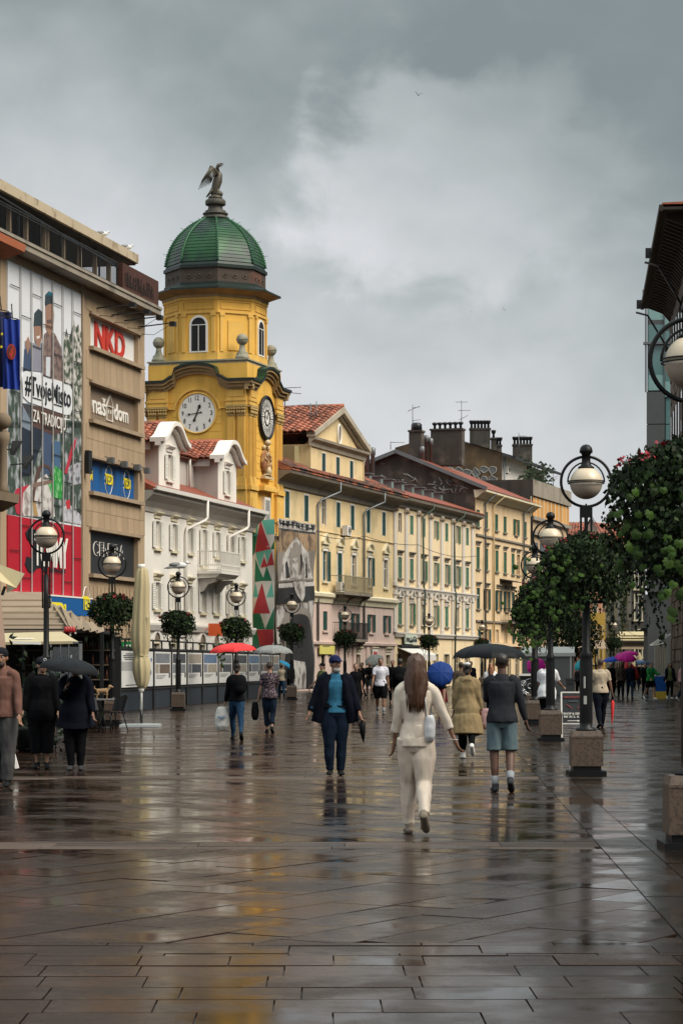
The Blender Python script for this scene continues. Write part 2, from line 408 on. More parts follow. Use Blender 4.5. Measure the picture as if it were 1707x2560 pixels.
def window(bld, x, z0, z1, w, sh='closed', fm=None, sm=None, sill=True, head=None, hm=None, cas=.10, arch=False, bars=1, pm=None):
    """a window > pane, shutter (two), sill, head; its opening is cut in the wall"""
    if sh == 'closed' and sm and 'green' in sm.name:
        k_ = R.random()
        if k_ < .10: sh = 'half'
        elif k_ < .20: sh, pm = None, R.choice((M_curtain, M_glass))
    fm = fm or M_white; hm = hm or fm; h = z1-z0; w2 = w/2
    def frame():
        b = MB()
        if cas:
            b.bx(-w2-cas, -w2, -.035, .03, -.02, h+cas).bx(w2, w2+cas, -.035, .03, -.02, h+cas).bx(-w2, w2, -.035, .03, h, h+cas)
        t = .05
        b.bx(-w2, -w2+t, .10, .15, 0, h).bx(w2-t, w2, .10, .15, 0, h).bx(-w2+t, w2-t, .10, .15, 0, t).bx(-w2+t, w2-t, .10, .15, h-t, h)
        if bars: b.bx(-.025, .025, .10, .15, t, h-t)
        b.bx(-w2+t, w2-t, .105, .145, h*.68, h*.68+.04)
        return b.mesh('window', fm)
    o = link('window', shared(('fr', round(w, 2), round(h, 2), fm.name, cas, bars), frame), bld, (x, 0, z0))
    pm = pm or M_glass
    link('pane', shared(('pn', round(w, 2), round(h, 2), pm.name), lambda: MB().bx(-w2+.04, w2-.04, .12, .132, .04, h-.04).mesh('pane', pm)), o)
    if sh and sm:
        L = leaf_mesh(w2-.005, h-.02, sm)
        for sgn in (-1, 1):
            q = link('shutter', L, o)
            if sh == 'closed': q.location = (-w2 if sgn < 0 else .005, .045, .01)
            elif sh == 'open': q.location = (-w2-cas*0-w2 if sgn < 0 else w2+.005, -.05, .01)
            elif sh == 'half': q.location = (-w2 if sgn < 0 else w2+.005, .045 if sgn < 0 else -.05, .01)
    if sill:
        link('sill', shared(('sl', round(w, 2), fm.name), lambda: MB().bx(-w2-.14, w2+.14, -.13, .1, -.13, -.022).mesh('sill', hm)), o)
    if head:
        def hd():
            b = MB(); W = w2+cas+.10; z = h+cas+.10
            if head == 'lintel': b.bx(-W+.04, W-.04, -.06, 0, z, z+.14).extx([(0, z+.14), (-.1, z+.14), (-.2, z+.24), (-.2, z+.30), (0, z+.30)], -W, W)
            else:
                b.bx(-W+.03, W-.03, -.05, 0, z-.05, z+.16).bx(-W-.02, W+.02, -.17, 0, z+.16, z+.24)
                zt = z+.24; ph = .52 if head == 'tri' else .50
                if head == 'tri':
                    for sg in (-1, 1): b.ext([(sg*(W+.04), zt), (sg*(W+.04), zt+.10), (0, zt+ph+.10), (0, zt+ph-.02), (sg*(W-.14), zt)], -.18, 0)
                    b.ext([(-W+.14, zt), (W-.14, zt), (0, zt+ph-.03)], -.03, 0)
                else:
                    A = [(W*math.cos(PI*i/12), zt+ph*math.sin(PI*i/12)) for i in range(13)]; B = [((W-.13)*math.cos(PI*i/12), zt+(ph-.12)*math.sin(PI*i/12)) for i in range(13)]
                    for i in range(12): b.ext([A[i], A[i+1], B[i+1], B[i]], -.18, 0)
                    b.ext(B, -.03, 0)
                b.bx(-W+.03, -W+.15, -.12, 0, z-.22, z-.05).bx(W-.15, W-.03, -.12, 0, z-.22, z-.05)
            return b.mesh('pediment' if head != 'lintel' else 'lintel', hm)
        link('lintel' if head == 'lintel' else 'pediment', shared(('hd', head, round(w, 2), round(h, 2), hm.name, cas), hd), o)
    return o
def hole(x, z0, z1, w): return (x-w/2, x+w/2, z0, z1)
def tile_mesh(w, l, m):
    def f():
        b = MB(); n = 5
        vs = []
        for e, s in ((0, 1.0), (l, .82)):
            for i in range(n+1):
                a = PI*i/n; vs.append((-w*.56*s*math.cos(a), e, w*.42*s*math.sin(a)))
        vs += [(x*.8, y, z*.6-.004) for x, y, z in vs[:n+1]]
        b.add(vs, [(i, i+1, i+n+2, i+n+1) for i in range(n)]+[(i+1, i, i+2*n+2, i+2*n+3) for i in range(n)])
        return b.mesh('roof_tile', m)
    return shared(('tile', w, l, m.name), f)
def tiled(roof, o, u, v, nu, nv, w, l, m, keep=None):
    """roof tiles laid one by one: u along the eave, v up the slope, both unit vectors"""
    o, u, v = Vector(o), Vector(u).normalized(), Vector(v).normalized(); n = u.cross(v)
    me = tile_mesh(w, l, m); Q = Matrix((u, v, n)).transposed().to_4x4()
    for j in range(nv):
        for i in range(nu):
            if keep and not keep(i, j): continue
            p = o+u*((i+.5)*w)+v*(j*l*.86)+n*(.02+R.uniform(0, .02))
            t = link('roof_tile', me, roof); q = Q.copy(); q.translation = p
            t.matrix_local = q @ Matrix.Rotation(R.gauss(0, .03), 4, 'Z') @ Matrix.Rotation(-.05, 4, 'X')
def tile_field(name, parent, o, u, v, nu, nv, w, l, m):             # tiles too small to tell apart: one part
    o, u, v = Vector(o), Vector(u).normalized(), Vector(v).normalized(); n = u.cross(v); b = MB(); K = 3
    for j in range(nv):
        for i in range(nu):
            p = o+u*((i+.5)*w)+v*(j*l*.86)+n*(.02+R.uniform(0, .02)); vs = []
            for e, s in ((0, 1.), (l, .85)):
                for q in range(K+1): a = PI*q/K; vs.append(p-u*(w*.55*s*math.cos(a))+v*e+n*(w*.40*s*math.sin(a)-.05*e*0))
            b.add(vs, [(q, q+1, q+K+2, q+K+1) for q in range(K)])
    o = b.build(name, m, parent); o['kind'] = 'stuff'; return o
def pipe(parent, pts, r=.055, m=None, name='downpipe'): return MB().tube(pts, r, 6).build(name, m or M_zinc, parent)

z1 = lambda x, y: (x*.26786, 440+y*.26786)
z2 = lambda x, y: (x*.26786, 1000+y*.26786)
z4 = lambda x, y: (340+x*.2551, 860+y*.2551)
z5 = lambda x, y: (340+x*.2551, 1230+y*.2551)
z6 = lambda x, y: (690+x*.26786, 980+y*.26786)
zb = lambda x, y: (1090+x*.26786, 980+y*.26786)
def spot(F, p): return F.S(p[0]), F.Z(*p)

# ---------------------------------------------------------------- department store on the left
FS = Fac(-12.74, 90.2, .223)
M_store = mat('store_render', (.38, .275, .175), rough=.85, var=.12, scale=.9, streak=.22, bump=.15, bscale=25)
M_store_trim = mat('store_trim', (.33, .245, .165), rough=.85, var=.15, streak=.3)
st = FS.root('department_store', 'beige five storey department store with a giant poster and roof terrace', 'building')
Xe = FS.S(362); xd = FS.S(203)
ZS = 17.15
panels = []
for (a, b_) in ((786, 866), (957, 1048), (1145, 1228), (1325, 1434)):
    panels.append((FS.S(227), FS.S(346), FS.Z(227, b_), FS.Z(227, a)))
b = MB(); holed(b, -16, Xe, 0, ZS, panels, dep=.32); shell(b, -16, Xe, 0, ZS, 16)
# fluted joints between the wall and the poster
b.build('wall', M_store, st)
MB().bx(xd-.1, xd+.06, -.12, 0, 4.2, ZS).bx(xd+.12, xd+.22, -.08, 0, 4.2, ZS).build('pilaster', M_store_trim, st)
b = MB()
for i in range(16):
    x = xd+.6+i*(Xe-xd-.8)/16
    b.bx(x, x+.18, -.03, 0, 0.1, panels[3][2]-.5)
b.build('fluting', M_store, st)['kind'] = 'stuff'
for (a, c, d, e) in panels:
    MB().bx(a-.25, c+.35, -.22, 0, d-.16, d).build('sill', M_store_trim, st)
    MB().bx(a-.2, c+.3, -.14, 0, e, e+.12).build('lintel', M_store_trim, st)
cm = MB().bx(0, .80, -.018, 0, 0, .70).mesh('cladding_panel', mat('cladding', (.36, .26, .165), rough=.85, var=.14, scale=1.6, streak=.30, rnd=.10, bump=.15, bscale=25))
bands = [(panels[i+1][3]+.14, panels[i][2]-.18) for i in range(3)]+[(panels[0][3]+.14, ZS-.05)]
for z0_, z1_ in bands:
    nz = max(1, round((z1_-z0_)/.85)); x0_ = panels[0][0]-.6; n_ = 10
    for j in range(nz):
        for i in range(n_):
            w_, h_ = (Xe-x0_)/n_, (z1_-z0_)/nz; o = link('cladding_panel', cm, st, (x0_+i*w_+.008, 0, z0_+j*h_+.008)); o.scale = ((w_-.016)/.8, 1, (h_-.016)/.7)
M_signw = mat('sign_white', (.72, .71, .69), rough=.5, var=.06, scale=.8, stretch=(1, 1, 1))
M_signred = mat('sign_red', (.52, .035, .02), rough=.5, var=.08)
M_signbr = mat('sign_brown', (.20, .145, .10), rough=.6, var=.08)
M_blue = mat('sign_blue', (.006, .085, .27), rough=.5, var=.1)
M_yel = mat('sign_yellow', (.80, .66, .02), rough=.5, var=.05)
M_char = mat('sign_charcoal', (.022, .024, .027), rough=.5, var=.1)
bgs = (M_signw, M_signbr, M_blue, M_char)
for i, (a, c, d, e) in enumerate(panels):
    s_ = MB().bx(a, c, .20, .30, d, e).build('sign_board', bgs[i], st)
    for j in range(1, 7): MB().bx(a+(c-a)*j/7-.012, a+(c-a)*j/7+.012, .185, .2, d, e).build('mullion', M_zinc, s_) if i == 2 else None
a, c, d, e = panels[0]
t = text('NKD', M_signred, st, a+.16*(c-a), .185, d+.05*(e-d), w=.62*(c-a), h=.86*(e-d), bold=.025, depth=.05)
a, c, d, e = panels[1]; H = e-d
text('naš', M_white, st, a+.12*(c-a), .185, d+.24*H, w=.26*(c-a), h=.50*H, bold=.012, depth=.03)
text('dom', M_white, st, a+.56*(c-a), .185, d+.24*H, w=.30*(c-a), h=.46*H, bold=.012, depth=.03)
q = MB(); x0, x1 = a+.395*(c-a), a+.545*(c-a); xm = (x0+x1)/2; zz = d+.16*H
for (p, r) in (((x0+.1, zz), (x0+.1, zz+.42*H)), ((x1-.1, zz), (x1-.1, zz+.42*H)), ((x0+.1, zz), (x1-.1, zz)), ((x0-.02, zz+.36*H), (xm, zz+.72*H)), ((x1+.02, zz+.36*H), (xm, zz+.72*H)), ((x0+.1, zz+.40*H), (x1-.1, zz+.40*H))):
    q.bar((p[0], .18, p[1]), (r[0], .18, r[1]), .07, .03)
q.bx(xm-.2, xm-.1, .17, .19, zz+.2*H, zz+.3*H).bx(xm+.1, xm+.2, .17, .19, zz+.2*H, zz+.3*H).build('house_emblem', M_white, st)
a, c, d, e = panels[2]; H = e-d
for fx, fw, tx_ in ((0, .11, 'EDi'), (.37, .16, 'TEDi'), (.76, .15, 'TEDi')):
    text(tx_, M_yel, st, a+fx*(c-a)+.02, .17, d+.36*H, w=fw*(c-a), h=.32*H, bold=.02, depth=.012)
    if fx: MB().torus((0, 0, 0), 1, .018, 'y', 20, 4, a0=.25, a1=PI-.25).build('bag_outline', M_white, st, (a+(fx+fw/2)*(c-a), .185, d+.30*H)).scale = (fw*.5*(c-a), 1, .65*H)
    if fx: MB().torus((0, 0, 0), 1, .018, 'y', 20, 4, a0=PI+.25, a1=2*PI-.25).build('bag_outline', M_white, st, (a+(fx+fw/2)*(c-a), .185, d+.50*H)).scale = (fw*.5*(c-a), 1, .45*H)
a, c, d, e = panels[3]; H = e-d
_o = text('CENTRA', M_white, st, a+.13*(c-a), .180, d+.44*H, w=.66*(c-a), h=.34*H, bold=.03, depth=.008)
text('CENTRA', M_char, st, a+.145*(c-a), .168, d+.455*H, w=.645*(c-a), h=.315*H, bold=.005, depth=.01)
text('L', M_white, st, a+.62*(c-a), .178, d+.2*H, h=.28*H, bold=.02, depth=.01)
# the terrace
MB().bx(-17, Xe+.05, -.75, 16, ZS, ZS+.22).bx(-17, Xe+.08, -.80, 16.05, ZS+.222, ZS+.34).build('terrace_slab', M_concrete, st)
cz = 19.3
M_canopy = mat('stained_canopy', (.44, .36, .25), rough=.8, var=.2, scale=1, c2=(.22, .15, .09), c2s=1.5, c2t=.62)
MB().extx([(.2, cz), (.0, cz+.04), (.0, cz+.42), (.3, cz+.52), (8, cz+.7), (8, cz)], -16, FS.S(347)).build('canopy_roof', M_canopy, st); MB().bx(-16, FS.S(347)-.05, .12, 7.9, cz-.05, cz-.004).build('soffit', M_black, st)  # soffit is black: the canopy's shade is put into its colour
for x in (-40, 80, 250, 405, 568, 595, 745, 895, 1035, 1160):
    s_ = FS.S(z1(x, 0)[0])-.3; MB().bx(s_, s_+.16, .55, .71, ZS+.34, cz).build('canopy_post', M_store_trim, st)
MB().bx(-16, FS.S(z1(840, 0)[0]), 1.7, 7.9, ZS+.34, cz-.02).build('terrace_room', M_black, st)  # solid black block, the dark depth under the canopy given as colour
b = MB(); xr = FS.S(z1(1000, 0)[0]); zr = ZS+.34
for z in (zr+1.1, zr+1.0, zr+.12): b.bx(-16, xr, -.53, -.49, z, z+.04)
x = -9
while x < xr: b.bx(x, x+.018, -.52, -.50, zr+.12, zr+1.0); x += .13
for i in range(12): b.bx(-9+i*2.4, -8.95+i*2.4, -.54, -.48, zr, zr+1.1)
b.bar((-9, -.51, zr+1.5), (xr+.3, -.51, zr+.9), .05, k=0)
b.build('railing', M_dark, st)
rs = MB().bx(FS.S(z1(1005, 0)[0]), FS.S(z1(1345, 0)[0]), -.68, -.4, zr+.02, zr+1.15).build('rust_sign', mat('rusty_steel', (.055, .018, .011), rough=.8, var=.35, scale=3, bump=.3), st)
scribble(mat('rust_letters', (.02, .008, .006), rough=.8), st, FS.S(z1(1005, 0)[0])+.3, -.69, zr+.22, 4.2, .66, 11)
for i, (x, y) in enumerate(((900, 1235), (1040, 1300), (1160, 1352), (1290, 1410))):
    s_, z_ = spot(FS, z1(x, y))
    MB().bar((s_, 0, z_), (s_+.1, -1.5, z_+.15), .05).bx(s_-.05, s_+.25, -1.7, -1.45, z_, z_+.2).tube([(s_, -.1, z_-.3), (s_+.1, -.7, z_-.35), (s_+.1, -1.4, z_+.05)], .012, 5).build('sign_lamp', M_dark, st)
for i, (x, y) in enumerate(((1005, 575), (1130, 610), (1250, 640), (1360, 675))):
    s_, z_ = spot(FS, z2(x, y)); s_ = min(s_, Xe-.2)
    MB().bar((s_-.4, 0, z_+.2), (s_-.4, -.2, z_+.1), .04).bx(s_-.54, s_-.26, -.42, -.18, z_-.12, z_+.14).build('floodlight', M_zinc, st)
s_, z_ = spot(FS, z2(782, 575)); MB().bx(s_-.2, s_+.22, -.3, -.121, z_-.5, z_+.45).build('junction_box', M_dark, st)
# the giant poster, printed on panels behind slim fins
po = thing('poster', 'giant printed facade poster of a couple above a red panel', 'poster', st.location, FS.rz)
M_print = mat('poster_print_white', (.66, .67, .70), rough=.45, var=.06, scale=.5)
M_forest = mat('poster_print_forest', (.045, .065, .05), rough=.45, var=.4, scale=2.5, c2=(.36, .38, .40), c2s=2.6, c2t=.56, stretch=(1, 1, .6))
M_leafy = mat('poster_print_branches', (.05, .07, .045), rough=.45, var=.3, scale=4, c2=(.55, .52, .48), c2s=3.5, c2t=.52)
M_red = mat('poster_print_red', (.40, .010, .024), rough=.45, var=.06, scale=.4)
def flat(pts, m, lay, name='print'):
    q = [(FS.S(x*.26786), FS.Z(x*.26786, y)) for x, y in pts]
    return MB().ext(q, -.06-lay*.004, -.055).build(name, m, po)
Y1, Y2 = (lambda y: 440+y*.26786), (lambda y: 1000+y*.26786)
pl, pr = 62, 748
ztop = FS.Z(20, 652); zbot = FS.Z(17, 1477); zred = FS.Z(17, Y2(1070)); xl_, xr_ = FS.S(17), FS.S(200)
MB().bx(xl_, xr_, -.055, -.001, zred, ztop).build('print_panel', M_print, po)
MB().bx(xl_, xr_, -.058, -.001, zbot, zred-.005).build('print_panel', M_red, po)
def P(m, lay, seg, *pts): flat([(x, (Y1 if seg == 1 else Y2)(y)) for x, y in pts], m, lay)
pm = lambda n, c, **k: mat('poster_'+n, c, rough=.45, **{**dict(var=.15, scale=3), **k})
P(M_forest, 1, 1, (66, 1990), (190, 1900), (210, 2240), (748, 2290), (748, 2352), (66, 2352))
flat([(66, Y1(2300)), (748, Y1(2300)), (746, Y2(1165)), (62, Y2(1066))], M_forest, 1)
P(M_leafy, 1, 1, (585, 1560), (610, 1420), (630, 1530), (655, 1450), (680, 1340), (700, 1420), (720, 1380), (758, 1500), (752, 2310), (585, 2250))
skin = pm('skin', (.30, .17, .12)); hatc = pm('cap', (.03, .045, .055)); denim = pm('denim', (.05, .075, .14)); navy = pm('navy', (.018, .025, .04))
shirt = pm('plaid', (.22, .15, .13), c2=(.10, .07, .07), c2s=5); grey = pm('grey_shirt', (.24, .24, .29)); brown = pm('brown', (.09, .05, .04))
P(shirt, 2, 1, (400, 1480), (440, 1440), (500, 1470), (560, 1600), (590, 1900), (580, 2240), (380, 2180), (390, 1700))
P(skin, 3, 1, (412, 1200), (480, 1180), (495, 1300), (485, 1420), (450, 1500), (415, 1420))
P(hatc, 4, 1, (408, 1190), (412, 1110), (445, 1075), (480, 1100), (492, 1200), (450, 1190), (412, 1215))
P(pm('teal', (.02, .14, .2)), 5, 1, (415, 1120), (445, 1075), (475, 1095), (480, 1130), (440, 1110))
P(grey, 5, 1, (220, 1540), (300, 1560), (385, 1560), (390, 1830), (215, 1810))
P(denim, 6, 1, (215, 1620), (265, 1560), (275, 1830), (205, 1830))
P(skin, 6, 1, (305, 1390), (375, 1380), (380, 1500), (345, 1610), (310, 1540))
P(hatc, 7, 1, (302, 1400), (310, 1280), (345, 1240), (380, 1270), (388, 1400), (375, 1500), (365, 1400))
P(skin, 7, 1, (220, 1560), (250, 1500), (270, 1580), (240, 1670))
P(pm('white_tee', (.55, .58, .62)), 6, 1, (415, 1690), (455, 1690), (450, 1880), (415, 1870))
P(pm('smile', (.7, .66, .62)), 8, 1, (322, 1500), (358, 1490), (350, 1515), (328, 1522))
P(pm('moustache', (.12, .08, .07)), 8, 1, (425, 1345), (470, 1335), (468, 1365), (430, 1372))
P(navy, 3, 2, (190, 60), (280, 30), (285, 700), (185, 720)); P(navy, 3, 2, (285, 110), (380, 110), (375, 420), (270, 690))
P(pm('stripes', (.18, .22, .27)), 4, 2, (200, 30), (278, 30), (270, 290), (190, 250))
P(denim, 3, 2, (385, 250), (470, 270), (465, 690), (385, 720)); P(pm('jeans_blue', (.06, .12, .22)), 4, 2, (490, 380), (550, 390), (548, 620), (490, 700))
P(brown, 4, 2, (190, 30), (590, 110), (580, 290), (480, 330), (300, 250))
P(pm('linen', (.58, .55, .53), c2=(.25, .2, .19), c2s=2), 4, 2, (180, 850), (260, 800), (420, 690), (480, 800), (500, 1090), (200, 1085))
P(pm('crimson', (.42, .03, .055)), 5, 2, (105, 920), (140, 830), (260, 790), (200, 870), (190, 1080), (140, 1060))
P(pm('crimson', (.42, .03, .055)), 5, 2, (590, 680), (600, 640), (660, 420), (700, 350), (690, 430), (610, 690))
P(pm('leaf_green', (.02, .25, .04), c2=(.2, .45, .2), c2s=5), 5, 2, (435, 790), (480, 700), (500, 610), (560, 660), (585, 800), (560, 930), (470, 900))
P(brown, 6, 2, (280, 900), (330, 640), (390, 590), (450, 620), (480, 760), (440, 640), (380, 625), (330, 760), (300, 960))
P(pm('pale_blossom', (.42, .42, .46), c2=(.1, .1, .12), c2s=6), 4, 2, (620, 620), (740, 580), (742, 780), (640, 800))
P(pm('silver', (.5, .5, .54), c2=(.2, .18, .2), c2s=3), 5, 2, (560, 1000), (640, 980), (745, 1080), (745, 1165), (570, 1130))
P(pm('basket_rim', (.2, .13, .1)), 7, 2, (280, 780), (480, 740), (485, 770), (285, 820)); P(pm('berries', (.5, .03, .04)), 7, 2, (600, 950), (635, 930), (640, 1010), (610, 1020))
P(pm('ochre', (.4, .25, .1)), 7, 2, (290, 960), (310, 930), (340, 1080), (300, 1080))
pw = pm('sign_plate', (.68, .69, .71), var=.04)
q = [(190, 1880), (200, 1830), (240, 1815), (590, 1930), (640, 1960), (662, 2020), (655, 2180), (640, 2225), (600, 2232), (250, 2110), (200, 2060)]
P(pw, 8, 1, *q)
def ptext(s, m, xa, xb, ya, hh, lay, seg, bold=.01, sh=0.):
    YY = Y1 if seg == 1 else Y2; s0, s1 = FS.S(xa*.26786), FS.S(xb*.26786); za = FS.Z(xa*.26786, YY(ya))
    return text(s, m, po, s0, -.062-lay*.004-.02, za, w=s1-s0, h=hh, bold=bold, depth=.006, shear=sh, name='printed_lettering')
ptext('#TvojeMisto', pm('ink', (.012, .014, .018)), 213, 640, 2085, .98, 8, 1, .012)
ptext('ZA TRADICIJU', M_white, 285, 590, 235, .62, 8, 2, .006)
q = [(225, 1240), (260, 1190), (320, 1215), (330, 1320), (390, 1300), (410, 1620), (370, 1560), (330, 1570), (290, 1620), (250, 1600), (220, 1530), (235, 1460), (290, 1480), (300, 1340), (240, 1300)]
P(pm('ink', (.012, .014, .018)), 8, 2, *q)
ptext('TOMMY', M_white, 298, 612, 1545, 1.25, 9, 2, .035)
s0_ = FS.S(440*.26786); scribble(pm('ink', (.012, .014, .018)), po, s0_, -.115, FS.Z(440*.26786, Y2(1600)), FS.S(590*.26786)-s0_, .16, 9)
for i in range(1, 7):
    x = xl_+(xr_-xl_)*i/7+.03
    MB().bx(x-.035, x+.035, -.135, -.112, zbot, ztop).build('fin', mat('fin_grey', (.36, .345, .33), rough=.5, var=.1), po)
for i in range(7):
    for j in range(6):
        z_ = ztop-(j+.45+.5*(i % 2))*2.0
        if z_ > zbot+.2: MB().bx(xl_+(xr_-xl_)*i/7+.12, xl_+(xr_-xl_)*(i+1)/7-.05, -.118, -.112, z_, z_+.035).build('seam', M_dark, po)
ts = thing('shop_sign', 'blue discount shop fascia sign with yellow letters under the poster', 'sign', st.location, FS.rz)
zt_ = zbot-.1; zb_ = FS.Z(205, Y2(2020))
MB().bx(xl_-.4, FS.S(206), -.45, -.005, zb_, zt_).build('sign_board', M_blue, ts)
MB().bx(xl_-.4, FS.S(206)+.02, -.47, -.004, zt_+.002, zt_+.06).build('sign_edge', M_white, ts)
s0 = FS.S(z2(352, 0)[0]); s1 = FS.S(z2(515, 0)[0]); text('TEDi', M_yel, ts, s0, -.465, zt_-.95, w=s1-s0, h=.72, bold=.04)
s0 = FS.S(z2(672, 0)[0]); s1 = FS.S(z2(742, 0)[0]); text('TEDi', M_yel, ts, s0, -.465, zb_+.25, w=s1-s0, h=.55, bold=.03)
MB().torus((0, 0, 0), 1, .03, 'y', 20, 4, a0=.1, a1=PI-.1).build('bag_outline', M_white, ts, ((s0+s1)/2, -.46, zb_+.7)).scale = ((s1-s0)*.42, 1, .5)

# ---------------------------------------------------------------- old corner building at the left edge, with its flags
FC = Fac(-11.75, 84.2, .223)
M_ochre = mat('ochre_stone', (.20, .15, .10), rough=.85, var=.2, streak=.3)
cb = FC.root('corner_building', 'old ochre corner building with heavy cornices cut by the left edge', 'building')
b = MB(); b.bx(-24, -.05, .1, 14, 0, 16); b.build('wall', M_ochre, cb)
MB().bx(-24, .12, -.1, 14.2, 9.6, 9.75).extx([(.1, 6.9), (-.5, 7.2), (-.55, 7.5), (.1, 7.5)], -24, .12).build('cornice', M_ochre, cb)
MB().extx([(.1, 15.7), (-.7, 15.95), (-.75, 16.2), (3, 17)], -24, .2).build('eaves', mat('eaves_orange', (.42, .13, .06), rough=.7, var=.15), cb)
MB().lathe([(.16, 7.5), (.22, 7.6), (.15, 7.8), (.15, 9.1), (.24, 9.3), (.24, 9.6)], 12, (-.62, -.2, 0)).ell((-.62, -.2, 10.0), .3).build('column', M_ochre, cb)
for z in (1.0, 4.5, 8.0, 12.): window(cb, -1.6, z, z+2.4, 1.0, sh=None, fm=M_ochre)
for (x, y) in ((35, 455), (150, 590)):
    b = MB(); s_, z_ = spot(FC, z2(x, y)); b.bar((s_-.5, 0, z_-.1), (s_+.1, -.4, z_), .05).add([(s_-.2, -.3, z_-.2), (s_+.35, -.6, z_+.3), (s_+.3, -.2, z_+.3), (s_, -.4, z_-.25)], [(0, 1, 2, 3), (3, 2, 1, 0)]); b.build('facade_lamp', M_dark, cb)
def flag(px0, px1, py0, py1, Y, m, label, rot=0.):
    W = (px1-px0)/FPX*Y; H = (py1-py0)/FPX*Y
    root = thing('flag', label, 'flag', (*gpos(px0, Y).xy, zat(py1, Y)), rot)
    b = MB(); nx, nz = 14, 14
    vs = [(W*i/nx, .10*math.sin(i*1.1+.25*j)*(1-.5*j/nz), H*j/nz-.06*W*(i/nx)) for j in range(nz+1) for i in range(nx+1)]
    b.add(vs, [(j*(nx+1)+i, j*(nx+1)+i+1, (j+1)*(nx+1)+i+1, (j+1)*(nx+1)+i) for j in range(nz) for i in range(nx)], sm=True).build('cloth', m, root)
    MB().bar((-.1, 0, H+.12), (W*.9, 0, H-.02), .03).tube([(W*.55, 0, H), (W*.5, .1, H+.5)], .02, 6).build('pole', M_dark, root)
    return root, W, H
fl, W, H = flag(-26, 29, Y1(1255), Y1(1960), 80, mat('flag_navy', (.006, .012, .06), rough=.7, var=.2), 'dark navy flag with small gold stars hanging at the left edge', .2)
b = MB()
for k in range(7):
    a = PI*.28*k; cx_, cz_ = W*.62+W*.26*math.cos(a), H*.60+W*.30*math.sin(a)
    b.ext([(cx_+.06*(1 if i % 2 == 0 else .42)*math.sin(i*PI/5), cz_+.06*(1 if i % 2 == 0 else .42)*math.cos(i*PI/5)) for i in range(10)], -.14, -.13)
b.build('star', M_yel, fl)
fl, W, H = flag(30*.26786, 190*.26786, Y1(1330), Y1(1985), 79.2, mat('flag_blue', (.008, .035, .27), rough=.7, var=.2), 'bright blue flag bearing a red oval emblem beside the poster', .1)
b = MB(); e_ = lambda r: [(W*.50+W*.26*r*math.cos(i*PI/10), H*.52+W*.46*r*math.sin(i*PI/10)) for i in range(20)]
b.ext(e_(1), -.13, -.12); b.k = 1; b.ext(e_(.8), -.14, -.131); b.k = 0; b.ext([(W*.36, H*.48), (W*.6, H*.62), (W*.64, H*.5), (W*.5, H*.42)], -.15, -.141)
b.build('emblem', [mat('flag_red', (.4, .035, .02)), mat('flag_brown', (.10, .03, .02))], fl)
# ---------------------------------------------------------------- white building
FW = Fac(-8.95, 110.3, .24)
M_wplaster = mat('white_plaster', (.73, .69, .63), rough=.85, var=.05, scale=.8, streak=.12)
M_wgrey = mat('shaded_grey_plaster', (.45, .41, .37), rough=.85, var=.06, scale=.8, streak=.2)  # darker copy of the white plaster, with shade put into the colour
wb = FW.root('white_building', 'white three storey building with cream shuttered windows and two curved dormers', 'building')
L_ = FW.S(631)
up = [(210, 285, 550, 62), (372, 318, 580, 62), (527, 342, 605, 62), (665, 376, 790, 60), (795, 396, 612, 58), (930, 418, 668, 56), (1042, 436, 680, 56)]
lo = [(207, 890, 1150, 60), (365, 905, 1160, 60), (522, 925, 1165, 60), (657, 935, 1180, 58), (788, 948, 1192, 58), (920, 958, 1198, 56), (1040, 965, 1205, 56)]
Hs = []; wins = []
for r, row in enumerate((up, lo)):
    zc = [(FW.Z(*z5(x, y1)), FW.Z(*z5(x, y0))) for x, y0, y1, w in row]
    for i, (x, y0, y1, w) in enumerate(row):
        zz1 = sum(z[1] for z in zc)/7; zz0 = sum(z[0] for k, z in enumerate(zc) if not (r == 0 and k == 3))/(6 if r == 0 else 7)
        if r == 0 and i == 3: zz0 -= .55
        wins.append((FW.S(z5(x, 0)[0]), zz0, zz1, .78))
g = [(FW.S(z5(x, 0)[0]), 0.3, 2.55, .9) for x in (200, 360, 645, 780, 900, 1010)]
Hs = [hole(*w) for w in wins]+[hole(*w) for w in g]
ZE = FW.Z(363, 1225)
b = MB(); holed(b, -.6, L_, 0, ZE-.3, Hs); shell(b, -.6, L_, 0, ZE-.3, 9); b.build('wall', M_wplaster, wb)
for w in wins: window(wb, *w, sh='open', fm=M_wplaster, sm=M_cwhite, head='lintel', hm=M_cream, cas=.03, pm=M_curtain)
for x, a, c, w in g:
    window(wb, x, a, c, w, sh=None, fm=M_cream, pm=M_glass)
    pts = [(x+.62*math.cos(PI*i/10), 2.62+.62*math.sin(PI*i/10)) for i in range(11)]; q = [(x+.45*math.cos(PI*i/10), 2.62+.45*math.sin(PI*i/10)) for i in range(11)]
    b = MB(); [b.ext([pts[i], pts[i+1], q[i+1], q[i]], -.08, .0) for i in range(10)]; b.ext(q, -.02, .0, k=1); b.build('arch', [M_wplaster, M_ochre], wb)
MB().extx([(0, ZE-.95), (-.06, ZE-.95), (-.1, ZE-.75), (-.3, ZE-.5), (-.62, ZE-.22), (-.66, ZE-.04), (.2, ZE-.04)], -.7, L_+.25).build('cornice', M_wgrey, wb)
MB().extx([(-.64, ZE-.03), (-.82, ZE-.03), (-.84, ZE+.14), (-.76, ZE+.14), (-.74, ZE+.02), (-.64, ZE+.02)], -.75, L_+.3).build('gutter', M_white, wb)
MB().extx([(0, 3.15), (-.12, 3.15), (-.22, 3.4), (-.22, 3.5), (0, 3.5)], -.6, L_+.05).build('string_course', M_wplaster, wb)
